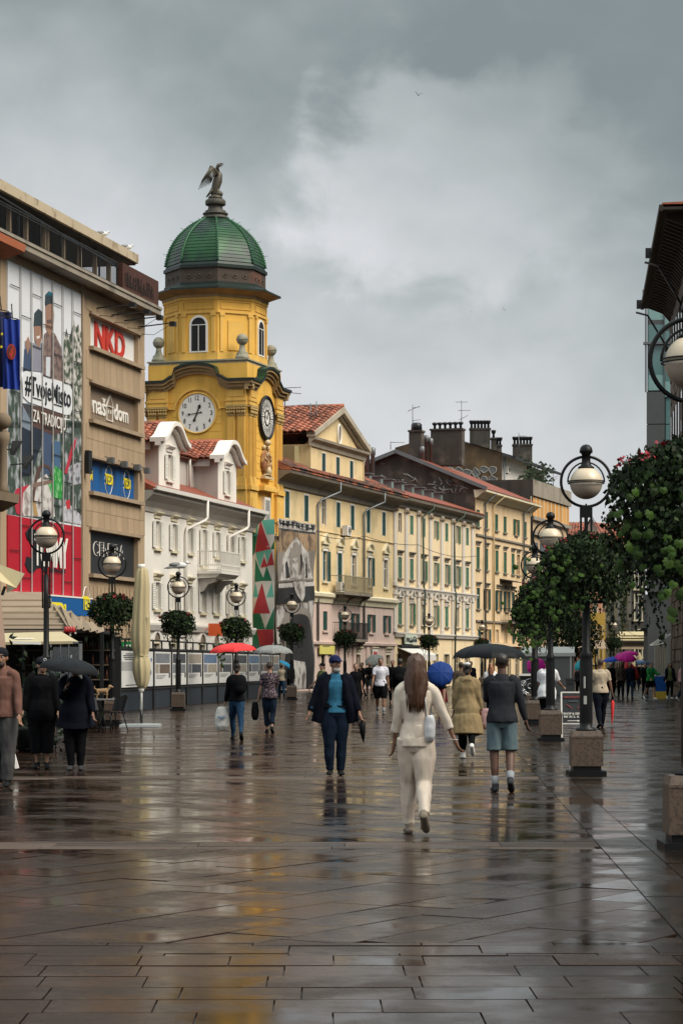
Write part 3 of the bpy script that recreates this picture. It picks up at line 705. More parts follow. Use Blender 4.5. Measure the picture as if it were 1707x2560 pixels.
for x, y in ((552, 130), (962, 215)):
    s_ = FW.S(z5(x, 0)[0]); pipe(wb, [(s_, -.78, ZE), (s_, -.78, ZE-.85), (s_-.2, -.7, ZE-1.0), (s_-1.3, -.14, ZE-1.45), (s_-1.35, -.12, ZE-1.7), (s_-1.35, -.12, .1)], .07, M_wplaster)
rf = MB().extx([(-.72, ZE), (-.72, ZE+.06), (1.4, ZE+1.05), (6, ZE+2.6), (9, ZE+1), (9, ZE)], -.6, L_+.1).build('roof', M_redroof, wb)
# attic wall between the dormers, under its own tiles
D = []
for (xa, xb, ytop) in ((215, 420, 0), (795, 975, 0)):
    D.append((FW.S(z4(xa, 0)[0]), FW.S(z4(xb, 0)[0])))
za = ZE+2.25
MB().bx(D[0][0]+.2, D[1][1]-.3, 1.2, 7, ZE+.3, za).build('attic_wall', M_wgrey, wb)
ar = MB().extx([(.95, za), (.95, za+.05), (4.0, za+1.35), (7, za)], D[0][0]+.2, D[1][1]+.4).build('attic_roof', M_tile, wb)
v_ = Vector((0, 3.05, 1.3)); tiled(ar, (D[0][1]-.3, .92, za+.06), (1, 0, 0), v_, int((D[1][0]-D[0][1]+.3)/.27), 11, .27, .33, M_tile)
pipe(wb, [(D[1][0]-1.4, 1.0, za), (D[1][0]-1.25, 1.05, za-.35), (D[1][0]-1.25, 1.05, ZE+.5)], .07, M_wplaster)
for i, (xa, xb) in enumerate(D):
    dm = MB(); W = xb-xa; xm = (xa+xb)/2; z0, zs = ZE+.1, ZE+2.35; zt = ZE+3.25
    # curved gable outline
    half = [(0, 1.), (.12, .985), (.26, .92), (.38, .80), (.50, .62), (.62, .42), (.75, .24), (.88, .10), (1., .03), (1.06, 0)]
    gw = W*.60
    top = [(xm-gw*u, zs+(zt-zs)*q) for u, q in half[::-1]]+[(xm+gw*u, zs+(zt-zs)*q) for u, q in half[1:]]
    wz0, wz1 = ZE+.72, ZE+1.9
    holed(dm, xa, xb, z0, zs, [(xm-.42, xm+.34, wz0, wz1)], dep=.12, y=-.05)
    ins = [(x, z) for x, z in top if xa+.01 < x < xb-.01]
    dm.ext([(xa, zs)]+ins+[(xb, zs)], -.05, .3)
    dm.quad((xa, -.05, z0), (xa, -.05, zs), (xa, 4.5, zs), (xa, 4.5, z0), k=1); dm.quad((xb, -.05, z0), (xb, 4.5, z0), (xb, 4.5, zs), (xb, -.05, zs), k=1)  # sides greyer than the front: their shade is painted in
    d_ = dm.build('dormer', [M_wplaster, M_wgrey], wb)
    b = MB()
    for j in range(len(top)-1):
        (xA, zA), (xB, zB) = top[j], top[j+1]
        b.ext([(xA, zA), (xB, zB), (xB, zB+.2), (xA, zA+.2)], -.50, .25)
        b.ext([(xA, zA-.18), (xB, zB-.18), (xB, zB), (xA, zA)], -.28, .0)
    b.build('gable_cornice', M_wplaster, d_)
    MB().bx(xa-.25, xa, .3, 4.5, zs-.35, zs+.05).bx(xb, xb+.25, .3, 4.5, zs-.35, zs+.05).build('eaves', M_wgrey, d_)
    w_ = window(d_, xm-.04, wz0, wz1, .76, sh='open', fm=M_wplaster, sm=M_cwhite, head='lintel', hm=M_wplaster, cas=.03, pm=M_curtain)
    # window is a part of the dormer; its own pieces ride with it
    for ch in list(w_.children): ch.parent = d_; ch.location = Vector(ch.location)+w_.location+Vector((0, -.05, 0))
    w_.location.y = -.05
    ro = MB()
    for sg in (-1, 1): ro.add([(xm, .2, zt+.12), (xm+sg*(W/2+.35), .2, zs), (xm+sg*(W/2+.35), 4.6, zs), (xm, 4.6, zt+.12)], [(0, 1, 2, 3)])
    r_ = ro.build('dormer_roof', M_tile, wb)
    ln = math.hypot(W/2+.35, zt+.12-zs)
    tiled(r_, (xm-W/2-.35, 4.5 if i else 3.2, zs), (0, -1, 0), (W/2+.35, 0, zt+.12-zs), 15 if i else 11, max(2, int(ln/.285)+1), .28, .33, M_tile)
    tiled(r_, (xm+W/2+.35, .25, zs), (0, 1, 0), (-W/2-.35, 0, zt+.12-zs), 4, max(2, int(ln/.285)+1), .28, .33, M_tile)
    MB().tube([(xm, .2, zt+.16), (xm, 4.6, zt+.16)], .12, 8).build('ridge', M_tile, r_)
# balcony
s0, s1 = FW.S(z5(600, 0)[0]), FW.S(z5(800, 0)[0]); zb0 = FW.Z(*z5(600, 800))+.12; yb = -1.25
ba = MB().bx(s0, s1, yb, .0, zb0-.12, zb0).extx([(0, zb0-.12), (yb+.1, zb0-.12), (yb+.3, zb0-.3), (0, zb0-.35)], s0+.1, s1-.1).build('balcony', M_wplaster, wb)
for x in (s0+.25, s1-.55):
    MB().extx([(0, zb0-.36), (yb+.35, zb0-.36), (yb+.4, zb0-.5), (-.5, zb0-.62), (-.25, zb0-.95), (0, zb0-1.05)], x, x+.3).build('bracket', M_wgrey, ba)
b = MB(); hr = .95
for z in (.04, .28, hr): b.bx(s0+.03, s1-.03, yb+.03, yb+.07, zb0+z, zb0+z+.05).bx(s0+.03, s0+.07, yb+.07, 0, zb0+z, zb0+z+.05).bx(s1-.07, s1-.03, yb+.07, 0, zb0+z, zb0+z+.05)
n = int((s1-s0)/.09)
for i in range(n+1): x = s0+.04+i*(s1-s0-.08)/n; b.bx(x-.012, x+.012, yb+.04, yb+.06, zb0, zb0+hr)
for i in range(12): y = yb+.06+i*.1; b.bx(s0+.04, s0+.06, y-.012, y+.012, zb0, zb0+hr)
for i in range(8): b.torus((s0+.2+i*(s1-s0-.4)/7, yb+.05, zb0+.17), .09, .012, 'y', 10, 4)
b.build('railing', M_wplaster, ba)
sg = thing('hanging_sign', 'small orange projecting sign on white ground floor wall', 'sign', wb.location, FW.rz)
s_, z_ = FW.S(z5(665, 0)[0]), FW.Z(*z5(665, 1412))
M_orange = mat('orange_sign', (.75, .12, .03), rough=.5, var=.1)
MB().bx(s_-.2, s_-.17, -1.0, -.3, z_, z_+.62).bx(s_-.2, s_-.16, -.3, .0, z_+.3, z_+.34).build('sign_board', M_orange, sg)
MB().bx(s_-.165, s_-.16, -.6, -.3, z_+.1, z_+.5).build('sign_panel', M_white, sg)

# ---------------------------------------------------------------- clock tower
TX, TY, TW = -5.205, 133.7, 5.86
M_ty = mat('tower_yellow', (.74, .425, .078), rough=.8, var=.12, scale=.8, streak=.34, bump=.1, bscale=20)
M_tt = mat('tower_trim', (.72, .43, .095), rough=.8, var=.14, scale=2, streak=.34)
M_tc = mat('tower_cornice', (.36, .25, .12), rough=.85, var=.25, scale=2, streak=.4)
M_cop = mat('copper_green', (.015, .068, .022), rough=.42, var=.35, scale=.9, metal=.25, streak=.35, c2=(.012, .024, .021), c2s=.55, c2t=.52)
M_copd = mat('copper_dark', (.013, .022, .018), rough=.45, var=.3, metal=.3)
M_bronze = mat('weathered_bronze', (.075, .065, .048), rough=.55, var=.4, scale=5, metal=.3)
M_brown = mat('dome_drum_brown', (.055, .038, .028), rough=.75, var=.35, scale=2, bump=.5, bscale=5, c2=(.19, .05, .02), c2s=.45, c2t=.66)
M_stone = mat('grey_stone', (.27, .25, .19), rough=.85, var=.25, scale=4, c2=(.13, .14, .09), c2s=3)
dS = Vector((.2926, .9562)); yS = Vector((-.9562, .2926))
TC = Vector((TX, TY))+dS*TW/2+yS*TW/2
tw = thing('clock_tower', 'yellow baroque clock tower with a green copper dome', 'tower', (TC.x, TC.y, 0), math.atan2(dS.y, dS.x))
Hh = TW/2
def tz(py): return zat(py, TY)
def face(k, x, y, z=0): a = -PI/2*k; return Vector((x*math.cos(a)-y*math.sin(a), x*math.sin(a)+y*math.cos(a), z))
def facemesh(b, k):                           # turn a collector built for the street face to face k
    a = -PI/2*k; c, s = math.cos(a), math.sin(a); b.v = [(x*c-y*s, x*s+y*c, z) for x, y, z in b.v]; return b
MB().bx(-Hh, Hh, -Hh, Hh, 0, 18.3).build('wall', M_ty, tw)
zt0, zcap0, zcap1, zarch, zcor, zcor2 = 11.75, 15.35, 15.95, 17.0, 17.05, 17.5
def archz(x, base, rise, hw):                # flat cornice that swells into an arch in the middle
    u = abs(x)/hw
    if u >= 1.25: return base
    if u > .85: t = (1.25-u)/.40; return base+rise*.32*t*t*(3-2*t)*.9
    return base+rise*(.288+.712*math.sqrt(max(0, 1-(u/.97)**2))) if u < .8 else base+rise*(.288+.712*math.sqrt(max(0, 1-(.8/.97)**2))*(.85-u)/.05)
for k in range(4):
    y0 = -Hh
    b = MB()
    # courses of plaster blocks behind the dial
    for i in range(9):
        z = 12.0+i*.42; b.bx(-1.45, 1.45, y0-.03, y0, z, z+.40)
    facemesh(b, k).build('plaster_course', M_ty, tw)['kind'] = 'stuff'
    for sgn in (-1, 1):                       # paired pilasters at each corner
        for j, px in enumerate((2.62, 2.02)):
            x = sgn*px; b = MB()
            b.bx(x-.22, x+.22, y0-.13, y0, zt0, zcap0)
            for f in (-.15, -.05, .05, .15): b.bx(x+f-.018, x+f+.018, y0-.15, y0-.13, zt0+.3, zcap0-.1)
            b.bx(x-.27, x+.27, y0-.19, y0, zt0-.25, zt0).bx(x-.25, x+.25, y0-.16, y0, zt0, zt0+.15)
            facemesh(b, k).build('pilaster', M_tt, tw)
            b = MB(); b.bx(x-.24, x+.24, y0-.17, y0, zcap0, zcap0+.1).bx(x-.3, x+.3, y0-.24, y0, zcap1-.12, zcap1)
            for f in (-.2, -.07, .07, .2): b.ell((x+f, y0-.19, zcap0+.2), (.075, .06, .11), 6, 4).ell((x+f*1.1, y0-.2, zcap0+.38), (.08, .07, .09), 6, 4)
            facemesh(b, k).build('capital', mat('capital_ochre', (.40, .27, .10), rough=.85, var=.3, scale=6), tw)
        b = MB(); xl, xr = sorted((sgn*1.72, sgn*2.93))
        b.bx(xl, xr, y0-.16, y0, zcap1, zcap1+.22).bx(xl-.02, xr, y0-.20, y0, zcap1+.22, zcap1+.34).bx(xl+.03, xr-.0, y0-.15, y0, zcap1+.34, zcor-.05)
        b.bx(xl+.15, xr-.15, y0-.18, y0-.15, zcap1+.45, zcor-.2)
        facemesh(b, k).build('entablature', M_tt, tw); b = MB()
        b.bx(xl, xr, y0-.18, y0, 9.6, zt0-.5).bx(xl+.2, xr-.2, y0-.21, y0-.18, 9.9, zt0-.9).bx(xl-.06, xr+.0, y0-.28, y0, zt0-.5, zt0-.25).bx(xl-.04, xr, y0-.26, y0, 9.1, 9.6)
        facemesh(b, k).build('pilaster_base', M_tt, tw)
    # swelling cornice, ochre below, dark copper on top
    N_ = 56; xs = [-3.35+6.7*i/N_ for i in range(N_+1)]; b = MB()
    for i in range(N_):
        xa, xb = xs[i], xs[i+1]; A, B = archz(xa, zcor, .95, 1.55), archz(xb, zcor, .95, 1.55)
        for (d0, d1, pr) in ((-.28, -.12, .18), (-.12, .06, .30), (.06, .2, .46)):
            b.ext([(xa, A+d0), (xb, B+d0), (xb, B+d1), (xa, A+d1)], y0-pr, y0+.02, k=0)
        b.ext([(xa, A+.2), (xb, B+.2), (xb, B+.34), (xa, A+.34)], y0-.54, y0+.05, k=1)
        if A > zcor+.02 or B > zcor+.02: b.add([(xa, y0-.5, A+.34), (xb, y0-.5, B+.34), (xb, y0+.9, B+.42), (xa, y0+.9, A+.42)], [(0, 1, 2, 3)], k=2)
    facemesh(b, k).build('cornice', [M_tc, M_copd, M_cop], tw)
    b = MB(); b.bx(-1.72, 1.72, y0-.02, y0, zcap1+.2, zcor+.0)
    pts = [(1.62*math.cos(PI*i/16), zcor-.3+1.12*math.sin(PI*i/16)) for i in range(17)]; b.ext(pts, y0-.025, y0+.02); facemesh(b, k).build('tympanum', M_ty, tw)
    # hood over the dial
    zc = tz(1031) if k == 0 else tz(1030)
    rr = 1.32; b = MB(); pts = [(rr*math.cos(PI*(i/18)*.9+.157), rr*math.sin(PI*(i/18)*.9+.157)) for i in range(19)]
    if k == 1:
        for i in range(18):
            (a, c), (d, e) = pts[i], pts[i+1]; q = 1.09
            b.ext([(a, zc+c), (d, zc+e), (d*q, zc+e*q), (a*q, zc+c*q)], y0-.12, y0)
        b.bx(-1.72, -1.3, y0-.10, y0, zc+.25, zc+.34).bx(1.3, 1.72, y0-.10, y0, zc+.25, zc+.34)
    facemesh(b, k).build('dial_hood', M_tt, tw) if b.v else None
# attic under the drum
MB().bx(-Hh+.02, Hh-.02, -Hh+.02, Hh-.02, 18.3, 18.44).bx(-Hh-.06, Hh+.06, -Hh-.06, Hh+.06, 18.44, 18.52).build('attic', mat('attic_grey', (.30, .28, .2), rough=.8, var=.25), tw)
# front dial
M_dial = mat('dial_white', (.74, .71, .66), rough=.5, var=.05); M_ink = mat('dial_black', (.008, .008, .009), rough=.5, var=0)
zc = tz(1029); RR = 1.09
ck = link('clock_dial', facemesh(MB().ext([(RR*math.cos(2*PI*i/40), zc+RR*math.sin(2*PI*i/40)) for i in range(40)], -Hh-.05, -Hh), 1).mesh('clock_dial', M_dial), tw)
b = MB(); b.torus((0, -Hh-.04, zc), RR+.03, .06, 'y', 40, 6); facemesh(b, 1).build('rim', M_tt, ck)
for i, s_ in enumerate(('12', '1', '2', '3', '4', '5', '6', '7', '8', '9', '10', '11')):
    a = PI/2-i*PI/6; h_ = .27; w_ = .13 if len(s_) == 1 else .23
    if s_ == '1': w_ = .07
    if s_ == '11': w_ = .16
    x, z = .85*math.cos(a)-w_/2, zc+.85*math.sin(a)-h_/2
    p = face(1, x, -Hh-.055, z); text(s_, M_ink, ck, p.x, p.y, p.z, w=w_, h=h_, bold=.012, depth=.004, name='numeral', rot=(PI/2, 0, -PI/2))
def hand(a, l, back, w):
    b = MB(); d = Vector((math.sin(a), 0, math.cos(a))); n = Vector((math.cos(a), 0, -math.sin(a))); c = Vector((0, -Hh-.09, zc))
    b.add([c-d*back-n*w, c-d*back+n*w, c+d*l*.6+n*w*.7, c+d*l, c+d*l*.6-n*w*.7], [(0, 1, 2, 3, 4)]); b.ell(c+d*l*.62, (w*2.2, .01, w*2.6), 8, 4); b.ell(c-d*back, (w*2, .01, w*2), 8, 4)
    facemesh(b, 1).build('clock_hand', M_ink, ck)
hand(rad(22), .62, .42, .045); hand(rad(262), .76, .25, .028)
# street dial: standing proud, white, spoked, dark ring
zc = tz(1032); b = MB()
b.ext([(1.12*math.cos(2*PI*i/40), zc+1.12*math.sin(2*PI*i/40)) for i in range(40)], -Hh-.16, -Hh)
cs = b.build('clock_dial', M_dial, tw)
MB().torus((0, -Hh-.16, zc), 1.17, .10, 'y', 40, 8).torus((0, -Hh-.18, zc), .42, .035, 'y', 30, 6).build('rim', M_ink, cs)
b = MB()
for i in range(36):
    a = 2*PI*i/36; r0 = .45 if i % 3 == 0 else .62; r1 = 1.05
    b.bar((r0*math.sin(a), -Hh-.175, zc+r0*math.cos(a)), (r1*math.sin(a), -Hh-.175, zc+r1*math.cos(a)), .045 if i % 3 == 0 else .022, .01, up=(0, 1, 0))
b.bar((-.05, -Hh-.19, zc-.12), (.16, -Hh-.19, zc+.32), .05, .01, up=(0, 1, 0)).bar((.1, -Hh-.2, zc-.03), (-.34, -Hh-.2, zc+.1), .035, .01, up=(0, 1, 0)); b.build('spokes', M_ink, cs)
# coat of arms relief on the street face
M_rel = mat('painted_relief', (.23, .085, .03), rough=.7, var=.45, scale=6, c2=(.55, .36, .12), c2s=2.2, c2t=.58)
zr_ = tz(1185); b = MB(); y0 = -Hh
b.ell((0, y0, zr_+1.35), (.62, .28, .85), 12, 8); b.ell((-.35, y0-.1, zr_+.85), (.35, .22, .6), 10, 6).ell((.38, y0-.1, zr_+.8), (.33, .22, .62), 10, 6)
b.tube([(-.3, y0-.1, zr_+2.2), (-.62, y0-.1, zr_+1.6), (-.7, y0-.08, zr_+.9), (-.4, y0-.05, zr_+.25)], [.1, .16, .15, .06], 8).tube([(.3, y0-.1, zr_+2.2), (.62, y0-.1, zr_+1.6), (.7, y0-.08, zr_+.9), (.4, y0-.05, zr_+.25)], [.1, .16, .15, .06], 8)
b.k = 1; b.ell((0, y0-.18, zr_+2.75), (.24, .2, .26), 10, 7).ell((-.4, y0-.12, zr_+2.35), (.16, .12, .2), 8, 5).ell((.3, y0-.12, zr_+2.35), (.12, .12, .2), 8, 5).ell((.05, y0-.25, zr_+.5), (.3, .16, .34), 8, 6)
b.bx(-.75, .75, y0-.3, y0, zr_-.1, zr_+.08).tube([(-.6, y0-.2, zr_+.15), (0, y0-.28, zr_+.25), (.6, y0-.2, zr_+.12)], .1, 6).bx(-.02, .02, y0-.2, y0-.16, zr_+3.0, zr_+3.35)
for i in range(9): a = i*.7; b.tube([(.5*math.cos(a), y0-.2, zr_+1.3+.7*math.sin(a)), (.3*math.cos(a+.4), y0-.3, zr_+1.3+.5*math.sin(a+.4))], .05, 5)
b.v = [(x, y, zr_+(z-zr_)*.72) for x, y, z in b.v]; b.build('coat_of_arms', [M_rel, mat('relief_pale', (.55, .43, .27), rough=.7, var=.2)], tw)
MB().bx(-1.2, 1.2, -Hh-.42, -Hh, zt0-.42, zt0-.2).bx(-1.0, 1.0, -Hh-.36, -Hh, zt0-.2, zt0-.1).build('relief_ledge', M_tt, tw)
w_ = MB().bx(-.5, .5, -Hh-.2, -Hh, 9.5, 11.0).build('window', M_white, tw)
MB().bx(-.36, .36, -Hh-.215, -Hh-.2, 9.65, 10.85).build('pane', mat('tower_pane', (.25, .24, .22), rough=.15, var=.2), w_)
MB().bx(-Hh-.25, Hh+.25, -Hh-.25, Hh+.25, 8.9, 9.1).build('base_ledge', M_tt, tw)
# octagonal drum
RO = 2.93; ap = RO*math.cos(PI/8)
def octa(b, r, za, zb, k=0, r2=None): b.lathe([(r, za), (r2 or r, zb)], 8, k=k, sm=False, rot=PI/8)
b = MB(); octa(b, RO, 18.5, 22.0); dr = b.build('drum', M_ty, tw)
b = MB(); octa(b, RO+.03, 18.52, 19.0); octa(b, RO+.08, 21.15, 21.22); octa(b, RO+.05, 21.22, 21.3); octa(b, RO+.06, 21.9, 22.1); b.build('drum_moulding', M_tt, tw)
for k in range(8):
    a = -PI/2-k*PI/4; c, s = math.cos(a+PI/2), math.sin(a+PI/2)
    def rot(b): b.v = [(x*c-y*s, x*s+y*c, z) for x, y, z in b.v]; return b
    b = MB(); b.bx(-.98, -.78, -ap-.07, -ap, 19.0, 21.15).bx(.78, .98, -ap-.07, -ap, 19.0, 21.15).bx(-1.02, -.72, -ap-.1, -ap, 20.98, 21.15).bx(.72, 1.02, -ap-.1, -ap, 20.98, 21.15)
    b.bx(-.9, .9, -ap-.04, -ap, 21.38, 21.43).bx(-.9, .9, -ap-.04, -ap, 21.78, 21.83).bx(-.95, -.9, -ap-.04, -ap, 21.38, 21.83).bx(.9, .95, -ap-.04, -ap, 21.38, 21.83)
    rot(b).build('drum_pilaster', M_tt, tw)
    if k % 2 == 0:
        hw, zs0, zs1 = .42, 19.05, 20.5
        out = [(-hw, zs0), (hw, zs0), (hw, zs1)]+[(hw*math.cos(PI*i/10), zs1+hw*math.sin(PI*i/10)) for i in range(1, 10)]+[(-hw, zs1)]
        big = [(x*1.3, zs0-.08 if z == zs0 else zs1+(z-zs1)*1.3) for x, z in out]
        wn = rot(MB().ext(big, -ap-.05, -ap)).build('window', M_white, tw)
        rot(MB().ext(out, -ap-.055, -ap-.05)).build('pane', M_black, wn)
        b = MB(); b.bx(-.018, .018, -ap-.075, -ap-.055, zs0, zs1).bx(-hw, hw, -ap-.075, -ap-.055, zs1-.02, zs1+.02)
        for i in range(14): b.bx(-hw, hw, -ap-.066, -ap-.056, zs0+.06+i*.1, zs0+.075+i*.1, k=1)
        rot(b).build('muntin', [M_white, M_dark], wn)
    else:
        b = MB(); b.bx(-.5, .5, -ap-.05, -ap, 19.1, 20.75); rot(b).build('wall_panel', M_tt, tw)
b = MB(); octa(b, RO+.1, 22.05, 22.2, 0); octa(b, RO+.15, 22.2, 22.42, 0, RO+.75); octa(b, RO+.8, 22.42, 22.52, 1); octa(b, RO+.8, 22.52, 22.80, 1, RO+.0); b.build('drum_cornice', [M_tc, M_copd], tw)
b = MB(); octa(b, RO-.08, 22.78, 23.75); b.build('frieze', M_brown, tw)
b = MB(); octa(b, RO-.02, 22.80, 22.92); octa(b, RO+.02, 23.72, 23.9); octa(b, RO-.04, 23.9, 24.1, 0, RO-.15); b.build('frieze_band', M_copd, tw)
for k in range(8):
    a = -PI/2-k*PI/4; c, s = math.cos(a+PI/2), math.sin(a+PI/2); b = MB(); q = (RO-.08)*math.cos(PI/8)
    for x in (-.6, 0, .6): b.torus((x, -q-.0, 23.34), .2, .025, 'y', 14, 5, a0=PI*1.05, a1=PI*1.95).ell((x, -q, 23.32), (.08, .05, .08), 6, 4)
    b.v = [(x*c-y*s, x*s+y*c, z) for x, y, z in b.v]; b.build('garland', M_brown, tw)
# dome: copper courses, one step each, with studded ribs
prof = [(2.80, 24.1), (2.74, 24.45), (2.64, 24.82), (2.50, 25.18), (2.30, 25.54), (2.05, 25.88), (1.75, 26.18), (1.42, 26.46), (1.08, 26.68), (.74, 26.86)]
def domr(z):
    for (r0, a), (r1, c) in zip(prof, prof[1:]):
        if a <= z <= c: return r0+(r1-r0)*(z-a)/(c-a)
    return prof[-1][0]
b = MB(); nC = 17; zs = [24.1]
tot = 0; pts = [(domr(24.1+2.76*i/200), 24.1+2.76*i/200) for i in range(201)]; ln = [0]
for i in range(200): ln.append(ln[-1]+math.hypot(pts[i+1][0]-pts[i][0], pts[i+1][1]-pts[i][1]))
def at_len(t):
    t *= ln[-1]
    for i in range(200):
        if ln[i+1] >= t: return pts[i]
    return pts[-1]
for k in range(8):
    b = MB(); a0 = PI/8+k*PI/4; a1 = a0+PI/4
    for i in range(nC):
        (r0, za), (r1, zb2) = at_len(i/nC), at_len((i+1)/nC); r0 += .030
        b.add([(r0*math.cos(a0), r0*math.sin(a0), za), (r0*math.cos(a1), r0*math.sin(a1), za), (r1*math.cos(a1), r1*math.sin(a1), zb2), (r1*math.cos(a0), r1*math.sin(a0), zb2)], [(0, 1, 2, 3)])
        r2 = r0-.034; b.add([(r2*math.cos(a0), r2*math.sin(a0), za), (r2*math.cos(a1), r2*math.sin(a1), za), (r0*math.cos(a1), r0*math.sin(a1), za), (r0*math.cos(a0), r0*math.sin(a0), za)], [(0, 1, 2, 3)])
    b.build('dome_panel', M_cop, tw)
    b = MB(); P_ = [at_len(i/16) for i in range(17)]
    b.tube([((r+.03)*math.cos(a0), (r+.03)*math.sin(a0), z) for r, z in P_], .06, 6)
    for i in range(26): r, z = at_len((i+.5)/26); b.ell(((r+.09)*math.cos(a0), (r+.09)*math.sin(a0), z), .05, 6, 4)
    for i in (3, 7, 11, 14): r, z = P_[i]; b.bar((r*math.cos(a0), r*math.sin(a0), z), ((r+.3)*math.cos(a0), (r+.3)*math.sin(a0), z+.08), .02)
    b.build('dome_rib', mat('copper_rib', (.026, .10, .045), rough=.45, var=.4, metal=.3), tw)
MB().lathe([(.78, 26.84), (.80, 26.95), (.66, 27.0), (.66, 27.1), (.72, 27.12), (.72, 27.2), (.56, 27.25), (.6, 27.32), (.44, 27.4), (.40, 27.55), (.42, 27.62), (.56, 27.66), (.58, 27.7), (.58, 27.9), (.52, 27.97)], 16).build('pedestal', mat('pedestal_brown', (.05, .045, .035), rough=.6, var=.4, scale=4), tw)
for sx in (-1, 1):
    for sy in (-1, 1):
        MB().lathe([(.40, 18.52), (.40, 18.68), (.34, 18.7), (.34, 18.85), (.22, 18.95), (.16, 19.15), (.15, 19.3), (.12, 19.34)], 14, (sx*2.48, sy*2.48, 0)).ell((sx*2.48, sy*2.48, 19.62), .33, 14, 10).torus((sx*2.48, sy*2.48, 19.62), .33, .018, 'z', 16, 4).build('ball_finial', M_stone, tw)
# bronze eagle: upright, breast to the street, wings swept back, two heads
eg = thing('eagle_statue', 'bronze two headed eagle statue perched on top of the dome', 'statue', (TC.x, TC.y, 27.95), .18)
b = MB()
b.ell((0, 0, .12), (.42, .42, .2), 10, 6).ell((.18, -.1, .34), (.24, .22, .2), 8, 6)
b.tube([(-.10, 0, .2), (-.05, 0, .42), (.02, 0, .75), (.12, 0, 1.1), (.18, 0, 1.45), (.12, 0, 1.68)], [(.16, .16), (.22, .2), (.27, .24), (.30, .27), (.25, .22), (.12, .11)], 12, ref=(0, 1, 0))
b.tube([(-.1, 0, .7), (-.3, 0, .42), (-.5, 0, .18)], [(.16, .12), (.17, .08), (.20, .04)], 8, ref=(0, 1, 0))
for sy in (-1, 1):
    b.tube([(.12, sy*.08, 1.6), (.10, sy*.17, 1.82), (.14, sy*.2, 1.96), (.26, sy*.21, 2.02)], [.10, .085, .10, .07], 8)
    b.tube([(.26, sy*.21, 2.03), (.38, sy*.22, 2.05), (.46, sy*.22, 2.0)], [.06, .035, .01], 6).tube([(.26, sy*.21, 1.98), (.36, sy*.22, 1.95)], [.04, .012], 6)
    b.tube([(.1, sy*.1, .6), (.12, sy*.13, .35), (.15, sy*.15, .2)], [.13, .09, .06], 8)
b.build('body', M_bronze, eg)
for sy in (-1, 1):
    b = MB()
    roots = [(0, sy*.20, 1.6), (-.22, sy*.32, 1.95 if sy > 0 else 1.78), (-.42, sy*.42, 1.5)]
    b.tube([(.05, sy*.2, 1.35)]+roots+[(-.72, sy*.5, 1.1)], [.12, .13, .11, .09, .04], 8)
    for i in range(9):
        t = i/8; p = Vector((.02-.44*t, sy*(.22+.2*t), 1.5+.3*math.sin(t*2.6))); e = Vector((-.28-.62*t, sy*(.30+.25*t), .95-.28*t))
        b.tube([p, (p+e)/2+Vector((-.04, 0, .05)), e], [(.09, .03), (.09, .025), (.035, .012)], 6, ref=(0, 1, 0))
    b.build('wing', M_bronze, eg)
for sx, sy in ((-1, -1), (1, 1)):
    pass

# ---------------------------------------------------------------- scaffold wraps at the foot of the tower
FSc = Fac(-3.63, 134.06, .306)
ZW = 9.45
M_wrapbase = mat('wrap_dark', (.05, .045, .043), rough=.7, var=.35, scale=1.2, c2=(.20, .15, .11), c2s=.5, c2t=.53)
wr = FSc.root('printed_wrap', 'grey printed scaffold wrap showing an arched stone portal', 'banner')
LW = FSc.S(783); nx, nz = 26, 30
def drape(x, z): return -.05+.07*math.sin(x*1.7+z*.6)+.05*math.sin(z*1.9-x*.8)
b = MB(); b.add([(LW*i/nx, drape(LW*i/nx, ZW*j/nz), .15+(ZW-.15)*j/nz) for j in range(nz+1) for i in range(nx+1)], [(j*(nx+1)+i, j*(nx+1)+i+1, (j+1)*(nx+1)+i+1, (j+1)*(nx+1)+i) for j in range(nz) for i in range(nx)], sm=True)
b.build('cloth', M_wrapbase, wr)
def wrapprint(pts, m, lay):
    q = [(FSc.S(690+x*.26786), max(.16, FSc.Z(690+x*.26786, 980+y*.26786))) for x, y in pts]
    # follow the drape: cut in strips
    xs = sorted({p[0] for p in q}); x0, x1 = xs[0], xs[-1]; n = max(2, int((x1-x0)/.25)); b = MB()
    for i in range(n):
        a, c = x0+(x1-x0)*i/n, x0+(x1-x0)*(i+1)/n
        P_ = clip(clip(q, -1, 0, -a), 1, 0, c)
        if len(P_) < 3: continue
        zz = [p[1] for p in P_]; m_ = max(2, int((max(zz)-min(zz))/.3))
        for j in range(m_):
            e, f = min(zz)+(max(zz)-min(zz))*j/m_, min(zz)+(max(zz)-min(zz))*(j+1)/m_
            Q = clip(clip(P_, 0, -1, -e), 0, 1, f)
            if len(Q) >= 3: b.add([(x, drape(x, z)-.012*lay, z) for x, z in Q], [tuple(range(len(Q)))], sm=True)
    b.build('print', m, wr)
pg = lambda n, c, **k: mat('wrap_'+n, c, rough=.7, **{**dict(var=.3, scale=2.), **k})
W1 = pg('pale', (.46, .43, .40), c2=(.14, .12, .11), c2s=1.8, c2t=.56); W2 = pg('mid', (.22, .19, .165)); W3 = pg('tan', (.30, .20, .12), c2=(.1, .07, .05), c2s=1.4); W4 = pg('black', (.022, .021, .022))
wrapprint([(0, 1175), (350, 1235), (350, 1310), (0, 1265)], W1, 1)
for i in range(9): x = 8+i*38; wrapprint([(x, 1190+i*6), (x+30, 1196+i*6), (x+16, 1262+i*5)], W4, 2)
wrapprint([(0, 1290), (350, 1330), (350, 1480), (0, 1500)], W3, 1)
wrapprint([(0, 1500), (350, 1480), (350, 1760), (0, 1770)], W2, 1)
wrapprint([(60, 1560), (170, 1350), (290, 1500), (345, 1740), (10, 1760)], W1, 2)
wrapprint([(130, 1480), (175, 1390), (215, 1470), (230, 1700), (120, 1720)], W2, 3)
